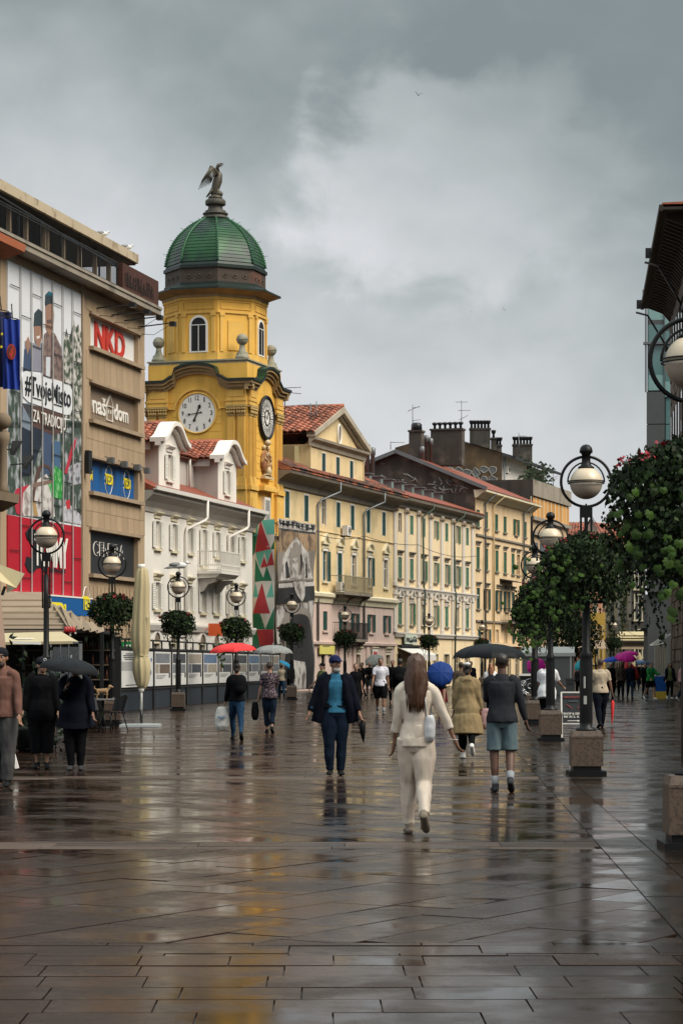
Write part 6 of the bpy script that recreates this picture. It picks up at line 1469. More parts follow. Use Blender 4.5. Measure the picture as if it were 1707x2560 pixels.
def board(a, c, kind, label):
    o = thing('exhibition_poster', label, 'poster', hd.location, FH.rz, 'photo boards on the hoarding')
    MB().bx(a, c, -.015, .09, z0p, z1p).build('sheet', M_pw, o); W = c-a
    if kind is None:
        for i, (w_, z) in enumerate(((.5, 1.93), (.62, 1.87), (.6, 1.81), (.55, 1.75))): MB().bx(a+W*(.5-w_/2), a+W*(.5+w_/2), -.019, -.015, z, z+.03).build('text_line', M_ink, o)
        for i in range(9): MB().bx(a+W*.12, a+W*(.60+.1*((i*7) % 3)), -.019, -.015, 1.66-i*.035, 1.672-i*.035).build('text_line', M_zinc, o)
        for q in ((.72, 1.98, .16), (.95, 1.75, .12), (.93, 1.3, .15)): MB().ext([(a+W*q[0]+q[2]*math.cos(t*.6), min(z1p, q[1]+q[2]*math.sin(t*.6)*.6)) for t in range(10)], -.02, -.015).build('blue_dot', M_blue, o)
        MB().bx(a+W*.25, a+W*.75, -.019, -.015, .86, .89).build('text_line', M_ink, o)
    else:
        k1, k2, k3 = kind
        MB().bx(a+W*.06, a+W*.94, -.02, -.015, 1.64, 1.99).build('photo', ph[k1], o)
        MB().bx(a+W*.06, a+W*.26, -.02, -.015, 1.26, 1.59).build('photo', ph[k3], o); MB().bx(a+W*.31, a+W*.94, -.02, -.015, 1.26, 1.59).build('photo', ph[k2], o)
        for i in range(3): MB().bx(a+W*.10, a+W*(.7-.1*i), -.019, -.015, 1.16-i*.05, 1.18-i*.05).build('text_line', M_zinc, o)
        MB().torus((a+W*.9, -.02, 1.18), .09, .018, 'y', 14, 4).build('logo', M_ink, o)
board(FH.S(289), FH.S(382), None, 'large white exhibition notice with text and blue dots, left end of the hoarding')
pls = ('photo board with a brown street scene, beside the closed parasol', 'photo board half hidden behind the gull lamp pole', 'photo board with pale and dark landscapes, right of the gull lamp pole', 'photo board topped by a blue sky picture', 'photo board behind the red umbrella', 'photo board with a dark boat picture between the two umbrellas', 'photo board left of the wrapped scaffold', 'photo board behind the patterned umbrella', 'last photo board at the far end of the hoarding', 'photo board by the scaffold foot', 'photo board near the far lamp')
ks = ((0, 1, 4), (3, 0, 0), (4, 3, 0), (2, 4, 0), (0, 3, 1), (3, 4, 4), (2, 0, 3), (0, 1, 3), (4, 0, 1), (2, 3, 0))
E = edges
for i in range(len(E)-1):
    if i < len(pls)-1 and E[i+1]-E[i] > .5: board(E[i]+.13, E[i+1]-.13, ks[i % 10], pls[i])
gsn = thing('shop_sign', 'bright green sign behind the closed parasol', 'sign', gpos(305, 92), 0)
MB().bx(0, .55, 0, .05, zat(1625, 92), zat(1604, 92)).build('sign_board', mat('sign_green', (.01, .22, .06), rough=.4), gsn); MB().bx(.08, .35, -.01, -.001, zat(1616, 92), zat(1612, 92)).build('text_line', M_white, gsn)
MB().bx(-.02, 0, 0, .05, 0, zat(1604, 92)).bx(.55, .57, 0, .05, 0, zat(1604, 92)).build('post', M_dark, gsn)

# ---------------------------------------------------------------- cafe on the left
M_par = mat('parasol_canvas', (.42, .345, .20), rough=.85, var=.12, scale=3, bump=.15, bscale=30)
M_slat = mat('awning_tan', (.21, .155, .105), rough=.8, var=.2, scale=2, rnd=.18)
pc = thing('closed_parasol', 'tall closed cream parasol on a white base plate', 'parasol', gpos(354, 62))
b = MB(); n = 28; rows_ = []
for z, r_ in ((4.08, .08), (4.0, .13), (3.6, .17), (3.0, .19), (2.4, .215), (2.05, .20), (1.86, .155), (1.78, .15), (1.7, .19), (1.4, .20), (1.2, .17), (1.06, .13), (1.0, .09)):
    rows_.append([((r_*(1+.20*math.cos(8*(2*PI*j/n)+z*.9)))*math.cos(2*PI*j/n+z*.10)+.02*math.sin(z*2), r_*(1+.2*math.cos(8*(2*PI*j/n)+z*.9))*math.sin(2*PI*j/n+z*.10), z+(.05*math.cos(8*2*PI*j/n) if z < 1.3 else 0)) for j in range(n)])
b.add([p for r_ in rows_ for p in r_], [(i*n+j, i*n+(j+1) % n, (i+1)*n+(j+1) % n, (i+1)*n+j) for i in range(len(rows_)-1) for j in range(n)], sm=True); b.v = [(x, y, z) for x, y, z in b.v]
b.add([(.12, -.15, 2.9), (.23, -.16, 2.82), (.20, -.17, 2.45), (.15, -.19, 2.78)], [(0, 1, 2, 3)])
b.build('canopy', M_par, pc)
MB().tube([(0, 0, .08), (0, 0, .42)], .035, 8).tube([(0, 0, 4.05), (0, 0, 4.16)], .09, 10, k=1).tube([(0, 0, .42), (0, 0, 1.2)], .03, 8, k=1).lathe([(.05, .88), (.08, .95), (.03, 1.02)], 8, k=1).build('pole', [M_dark, M_white], pc)
b = MB(); b.bx(-.52, .48, -.5, .5, 0, .06); b.build('base_plate', mat('plate_white', (.42, .45, .46), rough=.3, var=.15), pc); MB().tube([(-.0, -.19, 1.82), (.17, 0, 1.8), (0, .19, 1.82), (-.17, 0, 1.83)], .015, 5, closed=True).build('strap', M_par, pc)
pg_ = thing('slatted_awning', 'brown slatted terrace awning in front of the blue shop sign', 'awning', (0, 0, 0))
def P3(px, py, Y): return Vector(((px-CX)/FPX*Y, Y, zat(py, Y)))
nS = 6
for i in range(nS):                                      # front slope, sagging canvas slats lapped like steps
    Ya, Yb = 66-i*1.35, 66-(i+1)*1.35-.25
    pya, pyb = 1480+i*15.5, 1480+(i+1)*15.5+3
    xa, xb = -90, 118+i*11
    b = MB(); m = 10; vs = []
    for j in range(m+1):
        px = xa+(xb-xa)*j/m; top = P3(px, pya, Ya); bot = P3(px+2, pyb, Yb)
        for t in range(5): q = top.lerp(bot, t/4); vs.append((q.x, q.y, q.z-.10*math.sin(PI*t/4)*(1 if t < 4 else 0)))
        vs.append((bot.x, bot.y+.02, bot.z-.05))
    b.add(vs, [(j*6+t, j*6+t+1, (j+1)*6+t+1, (j+1)*6+t) for j in range(m) for t in range(5)], sm=True); b.build('awning_slat', M_slat, pg_)
for i in range(5):                                       # side slope running down to the right
    b = MB(); vs = []; m = 6
    a0_, a1_ = P3(124+i*27, 1497+i*14, 65-i*.9), P3(166+i*8, 1562+i*3, 58.4); c0_, c1_ = P3(152+i*27, 1513+i*13.5, 64.6-i*.9), P3(194+i*17, 1564+i*3.5, 58.2)
    for j in range(m+1):
        s0_, s1_ = a0_.lerp(a1_, j/m), c0_.lerp(c1_, j/m)
        for t in range(4): q = s0_.lerp(s1_, t/3); vs.append((q.x, q.y, q.z-.08*math.sin(PI*t/3)+.03*i*0))
        vs.append((s1_.x, s1_.y, s1_.z-.07))
    b.add(vs, [(j*5+t, j*5+t+1, (j+1)*5+t+1, (j+1)*5+t) for j in range(m) for t in range(4)], sm=True); b.build('awning_slat', M_slat, pg_)
b = MB(); b.bar(P3(-90, 1576, 58), P3(185, 1576, 58), .08); b.bar(P3(185, 1576, 58), P3(262, 1574, 62), .06)
for px, Y in ((-70, 58.2), (60, 66), (255, 62.2)): b.bar(gpos(px, Y), P3(px, 1572, Y), .09)
b.build('frame', M_dark, pg_)
b = MB()
for i in range(14): p = P3(20+i*13, 1588+5*math.sin(i*1.3), 57.9); b.ell(p, .03, 6, 4)
b.tube([P3(20+i*13, 1583+5*math.sin(i*1.3), 57.9) for i in range(14)], .006, 4); b.build('string_lights', mat('bulb_glass', (.4, .38, .33), rough=.2), pg_)
ck_ = thing('cafe_bar', 'dark cafe bar front under the terrace awning', 'kiosk', (0, 0, 0))
MB().bx(-12.5, -6.35, 69.5, 69.9, 0, 2.4).bx(-12.5, -9.6, 64.0, 69.4, 0, 1.05).build('wall', M_black, ck_)  # black walls and ceiling carry the shade under the awnings as colour
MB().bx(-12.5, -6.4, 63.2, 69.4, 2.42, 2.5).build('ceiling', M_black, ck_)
b = MB(); RG = random.Random(12); cols_ = [mat('bottle_a', (.05, .04, .03), rough=.2), mat('bottle_b', (.03, .06, .04), rough=.2), mat('bottle_c', (.12, .10, .08), rough=.3), mat('bottle_d', (.10, .03, .02), rough=.3)]
for j in range(5):
    for i in range(34):
        if RG.random() < .7: x = -9.2+i*.08; b.k = RG.randrange(4); b.lathe([(.03, 0), (.03, .18), (.012, .24), (.012, .3)], 6, (x, 69.3, .75+j*.42))
    b.k = 4; b.bx(-9.3, -6.5, 69.2, 69.49, .72+j*.42, .745+j*.42)
o = b.build('shelf_bottles', cols_+[M_ochre], ck_); o['kind'] = 'stuff'
fr = thing('glass_fridge', 'tall glass fronted drinks fridge behind the man in the cap', 'fridge', gpos(126, 56.5), .0)
b = MB(); b.bx(0, .035, 0, .5, 0, 2.12).bx(.665, .70, 0, .5, 0, 2.12).bx(0, .7, 0, .5, 2.08, 2.13).bx(0, .7, 0, .5, 0, .2).bx(.24, .26, -.01, .01, .2, 2.08).bx(.43, .45, -.01, .01, .2, 2.08); b.build('cabinet', M_zinc, fr)
MB().bx(.035, .665, .42, .49, .2, 2.08).build('back_panel', mat('fridge_dark', (.03, .035, .035), rough=.4, var=.5, scale=3), fr)
b = MB()
for j in range(4):
    b.k = 4; b.bx(.04, .66, .05, .42, .34+j*.42, .355+j*.42)
    for i in range(7): b.k = RG.randrange(4); b.lathe([(.032, .36+j*.42), (.032, .55+j*.42), (.012, .6+j*.42)], 6, (.09+i*.085, .2, 0))
b.build('bottles', cols_+[M_zinc], fr)['kind'] = 'stuff'
MB().bx(.04, .66, 0.0, .006, .2, 2.08).build('glass', mat('clear_glass', (.9, .95, .95), rough=.02, var=0, trans=1.), fr)
ca = thing('canvas_awning', 'small cream canvas awning with faded white lettering at the bar', 'awning', (0, 0, 0))
q = [P3(-20, 1583, 54), P3(152, 1579, 54), P3(182, 1603, 52.6), P3(-20, 1606, 52.6)]
b = MB(); b.quad(*q[::-1]).quad(q[1], q[2], q[2]+Vector((0, 1.2, 0)), q[1]+Vector((0, .2, 0))); b.bar(q[3]+Vector((0, .02, -.03)), q[2]+Vector((0, .02, -.03)), .05); b.build('canvas', mat('awning_cream', (.40, .33, .20), rough=.8, var=.12), ca)
d = (q[0]-q[3]); scribble(M_white, ca, *(P3(38, 1598, 53.0)+Vector((0, -.10, .0))), .40, .12, 8, .4, (math.atan2(d.z, d.y), 0, 0))
MB().bar(P3(33, 1606, 52.5), P3(103, 1608, 52.5), .06).build('light_tube', M_white, ca)
for i in range(5): MB().lathe([(.035, 0), (.05, .04), (.05, .1), (.02, .14)], 8).build('lantern', mat('red_lantern', (.35, .02, .02), rough=.4), ca, P3(160+i*6, 1582, 54.5)) if i else None
pv = thing('parasol', 'tan parasol corner with a scalloped edge jutting in at the left edge', 'parasol', (0, 0, 0))
b = MB(); A = [P3(-160, 1395, 44), P3(-30, 1400, 43.2), P3(62, 1434, 42.5), P3(42, 1470, 42.4), P3(-10, 1448, 42.2), P3(-160, 1440, 42)]
b.add(A, [(0, 5, 4, 1), (1, 4, 3, 2)]).add([A[2]+Vector((0, .06, .01)), A[3]+Vector((0, .06, 0)), P3(18, 1482, 43.6), P3(20, 1425, 44)], [(0, 1, 2, 3)]); b.build('canopy', M_par, pv)
MB().tube([gpos(-120, 44), P3(-120, 1398, 44)], .03, 8).build('pole', M_dark, pv); MB().bar(P3(6, 1488, 43), P3(14, 1466, 43), .05).build('clip', M_dark, pv)
pv = thing('parasol', 'closed rose tan parasol beside the man in the pink hoodie', 'parasol', gpos(-14, 34))
MB().lathe([(.03, 2.75), (.10, 2.5), (.15, 2.0), (.17, 1.75), (.12, 1.4), (.1, 1.3)], 14).build('canopy', mat('rose_canvas', (.30, .20, .15), rough=.8, var=.2), pv); MB().tube([(0, 0, 0), (0, 0, 2.8)], .025, 8).build('pole', M_white, pv)
def chair_mesh(px, Y, rz, label):
    r = thing('cafe_chair', label, 'chair', gpos(px, Y), rz, 'black cafe chairs')
    b = MB(); b.add([(-.22, -.2, .44), (.22, -.2, .44), (.20, .22, .42), (-.20, .22, .42), (-.22, -.2, .47), (.22, -.2, .47), (.20, .22, .45), (-.20, .22, .45)], [(0, 3, 2, 1), (4, 5, 6, 7), (0, 1, 5, 4), (1, 2, 6, 5), (2, 3, 7, 6), (3, 0, 4, 7)]); b.build('seat', M_lamp, r)
    b = MB(); n = 9
    vs = [((.24+.03*t)*math.sin(-1.25+2.5*i/(n-1)), .20*math.cos(-1.25+2.5*i/(n-1))+.04+.1*t, .47+.40*t-.10*t*abs(-1+2*i/(n-1))) for t in (0, .5, 1) for i in range(n)]
    b.add(vs, [(t*n+i, t*n+i+1, (t+1)*n+i+1, (t+1)*n+i) for t in range(2) for i in range(n-1)], sm=True); b.build('backrest', M_lamp, r)
    for sx_, sy in ((-1, -1), (1, -1), (-1, 1), (1, 1)): MB().tube([(sx_*.17, sy*.16, .44), (sx_*.25, sy*.25, 0)], [.018, .011], 6).build('leg', M_lamp, r)
    return r
chair_mesh(284, 57.5, -.9, 'black moulded chair nearest the closed parasol base'); chair_mesh(250, 59.0, 1.3, 'black moulded chair left of the one by the parasol base'); chair_mesh(232, 61, .4, 'black chair hidden behind the umbrella holder'); chair_mesh(152, 45.5, 2.2, 'black cafe chair behind the man in three quarter trousers')
tb_ = thing('cafe_table', 'small cafe table with a pale top under the tan dog', 'table', gpos(258, 60.5)); MB().bx(-.32, .32, -.3, .3, .70, .73).build('table_top', M_gryp, tb_); MB().tube([(0, 0, .02), (0, 0, .7)], .03, 8).lathe([(.22, 0), (.2, .02), (.03, .04)], 12).build('leg', M_lamp, tb_)
tb_ = thing('cafe_table', 'dark cafe table behind the man in the black coat', 'table', gpos(120, 46.5)); MB().bx(-.35, .35, -.35, .35, .70, .73).build('table_top', M_lamp, tb_); MB().tube([(0, 0, .02), (0, 0, .7)], .03, 8).lathe([(.22, 0), (.2, .02), (.03, .04)], 12).build('leg', M_lamp, tb_)
b = MB()
for i in range(420):
    q = Vector((RG.gauss(0, .45), RG.gauss(0, .2), abs(RG.gauss(.8, .5)))); s_ = .09; a = RG.random()*6
    b.add([q, q+Vector((s_*math.cos(a), s_*.3, s_*math.sin(a))), q+Vector((s_*1.6*math.cos(a+.3), 0, s_*1.6*math.sin(a+.3))), q+Vector((s_*math.cos(a+.7), -s_*.3, s_*math.sin(a+.7)))], [(0, 1, 2, 3)])
pp = thing('potted_plant', 'dark bushy potted plant behind the man in the pink hoodie', 'plant', gpos(75, 44)); b.build('foliage', M_leafd, pp)['kind'] = 'stuff'; MB().lathe([(.2, 0), (.27, .4), (.28, .45), (.24, .45)], 14).build('pot', M_lamp, pp)
b = MB(); Q = lambda px, py, Y=33.: P3(px, py, Y)
ab = thing('leaning_board', 'thin white edged board leaning behind the man in grey sweatpants', 'sign', (0, 0, 0))
b.bar(P3(28, 1862, 34), P3(44, 1921, 34+.0), .05).bar(P3(28, 1862, 34), gpos(12, 35.2)+Vector((0, 0, .02)), .04); b.build('frame', M_white, ab); MB().quad(P3(27, 1864, 34.02), P3(41, 1917, 34.02), P3(-20, 1917, 34.02), P3(-20, 1864, 34.02)).build('panel', M_lamp, ab)

# ---------------------------------------------------------------- things on the right
sg = thing('advertising_board', 'black pavement board with white frame reading SHOP & SERVIS', 'sign', gpos(1434, 51.2))
W_, H0, H1 = .27, .05, 1.0
zz = lambda py: zat(py, 50)
for sgn in (-1, 1):
    b = MB(); t_ = sgn*.16
    fr_ = lambda x, z: Vector((x, t_*(1-(z-H0)/(H1-H0))*-1-.0+sgn*-.01, z))
    b.bar(fr_(-W_, 0), fr_(-W_, H1), .03).bar(fr_(W_, 0), fr_(W_, H1), .03).bar(fr_(-W_, H1), fr_(W_, H1), .03).bar(fr_(-W_, .34), fr_(W_, .34), .025); b.build('frame', M_white, sg)
    MB().quad(fr_(-W_+.015, .35), fr_(W_-.015, .35), fr_(W_-.015, H1-.015), fr_(-W_+.015, H1-.015)).build('panel', M_char, sg)
tilt = math.atan2(H1-H0, .16); rt_ = (tilt, 0, 0)
def on(z): return -.16*(1-(z-H0)/(H1-H0))-.022
scribble(mat('sign_rose', (.30, .06, .05), rough=.5), sg, -.22, on(.88), .88, .40, .05, 11, 0, rt_)
scribble(M_zinc, sg, -.12, on(.8), .8, .2, .03, 10, 0, rt_)
for s in (-1, 1): MB().tube([(s*.17, on(.74), .74), (s*.11, on(.71), .71), (s*.08, on(.67), .67), (s*.05, on(.66), .66)], .008, 4).build('ornament', mat('sign_rose', (.45, .08, .06)), sg)
text('SHOP & SERVIS', M_white, sg, -.235, on(.53), .53, w=.44, h=.045, bold=.02, depth=.002, rot=rt_); text('RK RI 2. KAT', M_white, sg, -.225, on(.465), .465, w=.42, h=.045, bold=.02, depth=.002, rot=rt_)
MB().add([(-.15, on(.40)-.004, .395), (.06, on(.40)-.004, .395), (.06, on(.38)-.004, .385), (.14, on(.4)-.004, .40), (.06, on(.42)-.004, .418), (.06, on(.41)-.004, .408), (-.15, on(.41)-.004, .408)], [(0, 1, 2, 3, 4, 5, 6)]).build('arrow', M_white, sg)
ks_ = thing('kiosk', 'white topped grey kiosk beyond the right row of lamps', 'kiosk', gpos(1300, 126), -.08)
M_kg = mat('kiosk_grey', (.22, .22, .215), rough=.5, var=.1)
W_ = (1437-1300)/FPX*126
MB().bx(.1, W_-.1, .1, 2.2, 0, 2.0).build('wall', M_kg, ks_); MB().bx(0, W_, 0, 2.4, 2.0, 2.18).extx([(0, 2.18), (.3, 2.5), (2.1, 2.5), (2.4, 2.18)], .05, W_-.05).build('roof', M_white, ks_); MB().bx(W_-.28, W_-.2, .03, .1, 0, 2.0).bx(W_*.55, W_*.56, .07, .1, .1, 1.95).build('corner_post', M_white, ks_)
bk = thing('coffee_cart', 'black cart with chrome rimmed wheels and a white counter', 'cart', gpos(1300, 98))
k_ = 98/FPX
MB().bx(0, 40*k_, 0, .7, .25, 1.12).build('body', M_char, bk); MB().bx(-.06, 40*k_+.3, -.1, .8, 1.12, 1.2).build('counter', M_white, bk)
for (cx_, cz_, r_) in ((.40, .70, .30), (.12, .82, .10), (.62, .95, .12), (.1, .5, .08)): MB().torus((cx_, -.02, cz_), r_, .025, 'y', 24, 6).torus((cx_, -.02, cz_), r_*.35, .03, 'y', 14, 6).build('gear_emblem', mat('chrome', (.45, .45, .45), rough=.25, metal=.8), bk)
for x in (.12, .45): MB().torus((x, -.05, .22), .2, .02, 'y', 24, 6).bar((x, -.05, .02), (x, -.05, .42), .012).bar((x-.2, -.05, .22), (x+.2, -.05, .22), .012).build('wheel', mat('chrome', (.45, .45, .45)), bk)
MB().tube([(.66, -.08, .35), (.72, -.12, .6), (.70, -.12, .9), (.6, -.1, 1.05)], .03, 6).build('handle', mat('chrome', (.45, .45, .45)), bk)
bb = thing('street_stand', 'blue stand with a yellow foot beside the green jacket', 'stand', gpos(1636, 113)); MB().bx(0, .52, 0, .4, .32, 1.02).build('box', mat('stand_blue', (.01, .08, .32), rough=.4), bb); MB().extx([(-.06, 0), (.46, 0), (.42, .32), (-.02, .32)], -.04, .56).build('foot', mat('stand_yellow', (.5, .33, .03), rough=.5), bb)
bn = thing('litter_bin', 'dark slim litter bin beside the kiosk', 'bin', gpos(1424, 92)); MB().bx(-.16, .16, -.16, .16, .05, 1.0).bx(-.18, .18, -.18, .18, 1.0, 1.06).build('body', M_char, bn); MB().bx(-.12, .12, -.165, -.16, .78, .92).build('slot', M_black, bn)
for i, (px, Y, h_, lab) in enumerate(((1468, 190, 2.3, 'tan closed parasol at the far cafe, left one'), (1597, 188, 2.5, 'tan closed parasol at the far cafe, right of the magenta umbrella'), (1580, 200, 2.4, 'tan closed parasol at the far cafe behind the magenta umbrella'))):
    r = thing('far_parasol', lab, 'parasol', gpos(px, Y)); MB().lathe([(.05, h_), (.2, h_-.4), (.42, h_-1.6), (.3, h_-1.75)], 10).build('canopy', mat('far_tan', (.30, .235, .14), rough=.8, var=.3, scale=3), r); MB().tube([(0, 0, 0), (0, 0, h_)], .04, 6).build('pole', M_dark, r)
r = thing('far_awning', 'brown ribbed awning of the far cafe', 'awning', gpos(1500, 205), 0); MB().extx([(0, 3.6), (-1.6, 2.9), (-1.6, 2.84), (0, 3.54)], -2.2, 5.2).build('canvas', M_slat, r)
for i in range(5): MB().bar((-2.2+i*1.8, -1.55, 0), (-2.2+i*1.8, -1.55, 2.85), .06).build('post', M_dark, r)
for i in range(3): MB().extx([(-.02, 4.35-.22*i), (-.9-.35*i, 4.05-.22*i), (-.9-.35*i, 4.0-.22*i), (-.02, 4.3-.22*i)], 1.6-.2*i, 5.4).build('awning_slat', M_par, r)

# ---------------------------------------------------------------- antennas, wires, birds
def antenna(px, Y, py0, py1, bars, label):
    r = thing('antenna', label, 'antenna', gpos(px, Y), 0, 'rooftop antennas'); b = MB(); b.tube([(0, 0, zat(py0, Y)), (0, 0, zat(py1, Y))], .035, 5)
    for py, a, c, dz in bars:
        z = zat(py, Y); b.tube([(a/FPX*Y, 0, z), (c/FPX*Y, .05, z+dz)], .024, 5)
        for k in range(4): x = (a+(c-a)*k/3)/FPX*Y; b.tube([(x, -.2, z+dz*k/3), (x, .2, z+dz*k/3)], .012, 4)
    b.build('mast', M_zinc, r)
antenna(712, 146, 1045, 970, ((970, -2, 40, .05), (980, 0, 40, -.1)), 'thin antenna just right of the tower')
antenna(776, 147, 1060, 1008, ((1013, -32, 34, .05), (1036, 0, 14, 0)), 'T shaped antenna on the yellow gable roof')
antenna(791, 147, 1060, 1003, (), 'plain rod antenna on the yellow gable roof')
antenna(1031, 193, 1082, 1012, ((1020, 0, 18, .1), (1028, -12, 16, .4), (1052, 0, 20, .1)), 'rooftop antenna on the round topped chimney')
antenna(1153, 206, 1085, 1002, ((1005, -14, 14, 0), (1026, -8, 22, 0), (1050, -6, 16, .4)), 'tallest rooftop antenna over the sooty gable')
antenna(1296, 217, 1135, 1082, ((1090, 0, 18, 0),), 'small antenna by the brown brick chimney')
antenna(976, 190, 1124, 1104, ((1106, 0, 34, 0),), 'low antenna on the dark roof left of the chimneys')
antenna(1382, 214, 1218, 1182, ((1196, -4, 12, .2), (1202, -6, 10, .2)), 'small antenna on the flat roofed block')
def cable(pts, label, r_=.02):
    P = [P3(*p) for p in pts]; out = []
    for i in range(len(P)-1):
        for k in range(8): t = k/8; q = P[i].lerp(P[i+1], t); q.z -= 1.1*t*(1-t)*(P[i]-P[i+1]).length*.06; out.append(q)
    o = MB().tube(out+[P[-1]], r_, 4).build('street_cable', M_dark); tag(o, label, 'cable')
cable(((800, 1338, 138), (912, 1340, 150), (1045, 1362, 160), (1190, 1390, 181)), 'thin overhead cable strung along the yellow facades')
cable(((1502, 1560, 160), (1690, 1535, 125)), 'pale overhead wire near the grey wall on the right', .012)
cable(((1560, 1572, 160), (1680, 1572, 128)), 'lower overhead wire crossing the grey wall on the right', .012)
M_gull = mat('gull_grey', (.20, .20, .20), rough=.7, var=.2); M_gullw = mat('gull_white', (.6, .6, .58), rough=.7)
def gull(loc, rz, label, s=1.):
    r = thing('gull', label, 'bird', loc, rz)
    b = MB(); b.k = 1; b.tube([(.22*s, 0, .17*s), (.14*s, 0, .15*s), (0, 0, .15*s), (-.14*s, 0, .12*s), (-.30*s, 0, .07*s)], [.035*s, .075*s, .085*s, .05*s, .012*s], 10, ref=(0, 1, 0)); b.ell((.22*s, 0, .22*s), .048*s, 8, 6); b.tube([(.25*s, 0, .215*s), (.32*s, 0, .205*s)], [.016*s, .005*s], 6, k=2)
    b.k = 0; b.ell((-.04*s, 0, .165*s), (.2*s, .088*s, .07*s), 10, 6).tube([(-.15*s, 0, .13*s), (-.36*s, 0, .07*s)], [.04*s, .008*s], 6)
    for q in (-.03, .03): b.tube([(.02*s, q*s, .09*s), (.03*s, q*s, 0)], .007*s, 5, k=2)
    b.build('body', [M_gull, M_gullw, mat('beak_ochre', (.3, .17, .05))], r)
gull(lamps[8].location+Vector((0, 0, 4.78)), 0.15, 'grey gull standing on a lamp cap in front of the white building', 1.35)
cpos = st.matrix_basis.copy()
for px, lab in ((276, 'white gull on the terrace canopy edge, left one'), (336, 'white gull at the right end of the terrace canopy')):
    m_ = Matrix.Translation(st.location) @ Matrix.Rotation(FS.rz, 4, 'Z'); gull(m_ @ Vector((FS.S(px), .35, cz+.5)), .6, lab, 1.2)
def flyer(px, py, Y, span, label, bank=0., up=.25):
    r = thing('flying_bird', label, 'bird', P3(px, py, Y), .3); r.rotation_euler = (.2, bank, .2); b = MB(); s = span/2
    b.tube([(0, .25*s, 0), (0, 0, 0), (0, -.4*s, .02)], [.03*s, .09*s, .02*s], 8)
    for sg in (-1, 1): b.tube([(0, .05*s, 0), (sg*.4*s, .12*s, up*s), (sg*s, -.15*s, up*.9*s+.18*s)], [(.05*s, .2*s), (.03*s, .17*s), (.01*s, .02*s)], 6, ref=(0, 0, 1))
    b.build('body', mat('bird_dark', (.05, .05, .052), rough=.7), r)
flyer(1045, 239, 150, .62, 'dark bird with raised wings flying high in the grey sky', .15, .5); flyer(1258, 773, 190, .42, 'dark bird banking steeply low in the sky', 1.0, .3); flyer(1177, 779, 230, .25, 'tiny distant bird left of the banking one', .1, .1)
# ---------------------------------------------------------------- people
_tmp = bpy.data.scenes.new('tmp')
def remesh(b, voxel, smooth=3):
    me = bpy.data.meshes.new('r'); me.from_pydata(b.v, [], b.f); o = bpy.data.objects.new('r', me); _tmp.collection.objects.link(o)
    m = o.modifiers.new('r', 'REMESH'); m.mode = 'VOXEL'; m.voxel_size = voxel; m.use_smooth_shade = True
    if smooth: s = o.modifiers.new('s', 'SMOOTH'); s.iterations = smooth; s.factor = .5
    with bpy.context.temp_override(scene=_tmp, view_layer=_tmp.view_layers[0]): dg = bpy.context.evaluated_depsgraph_get(); dg.update()
    out = bpy.data.meshes.new_from_object(o.evaluated_get(dg)); bpy.data.objects.remove(o); bpy.data.meshes.remove(me)
    return out
def folds(me, amp, fx, fz, seed, zlo=None):
    """cloth folds: push the surface along its normals by stretched noise"""
    n = len(me.vertices); co = np.zeros(n*3, np.float32); no = np.zeros(n*3, np.float32)
    me.vertices.foreach_get('co', co); me.vertices.foreach_get('normal', no); co = co.reshape(-1, 3); no = no.reshape(-1, 3)
    d = np.array([noise.noise(Vector((x*fx+seed, y*fx, z*fz+x*fx*.35)))+.5*noise.noise(Vector((x*fx*2.1, y*fx*2.1+seed, z*fz*2.3+y*3))) for x, y, z in co], np.float32)
    co += no*(d*amp)[:, None]; me.vertices.foreach_set('co', co.ravel()); me.update()
def smoothpath(P, Rr, k=3):
    out, rr = [], []
    n = len(P)
    for i in range(n-1):
        p0, p1, p2, p3 = P[max(0, i-1)], P[i], P[i+1], P[min(n-1, i+2)]
        for j in range(k):
            t = j/k; out.append(.5*((2*p1)+(p2-p0)*t+(2*p0-5*p1+4*p2-p3)*t*t+(3*p1-p0-3*p2+p3)*t**3)); rr.append(tuple(a+(c-a)*t for a, c in zip(Rr[i], Rr[i+1])))
    return out+[P[-1]], rr+[Rr[-1]]
SK = dict(light=(.30, .165, .11), tan=(.23, .115, .07), dark=(.085, .04, .026), mid=(.17, .085, .055))
def cloth(n, c, **k): return mat('cloth_'+n, c, rough=.9, **{**dict(var=.12, scale=6, spec=.06, bump=.12, bscale=160), **k})
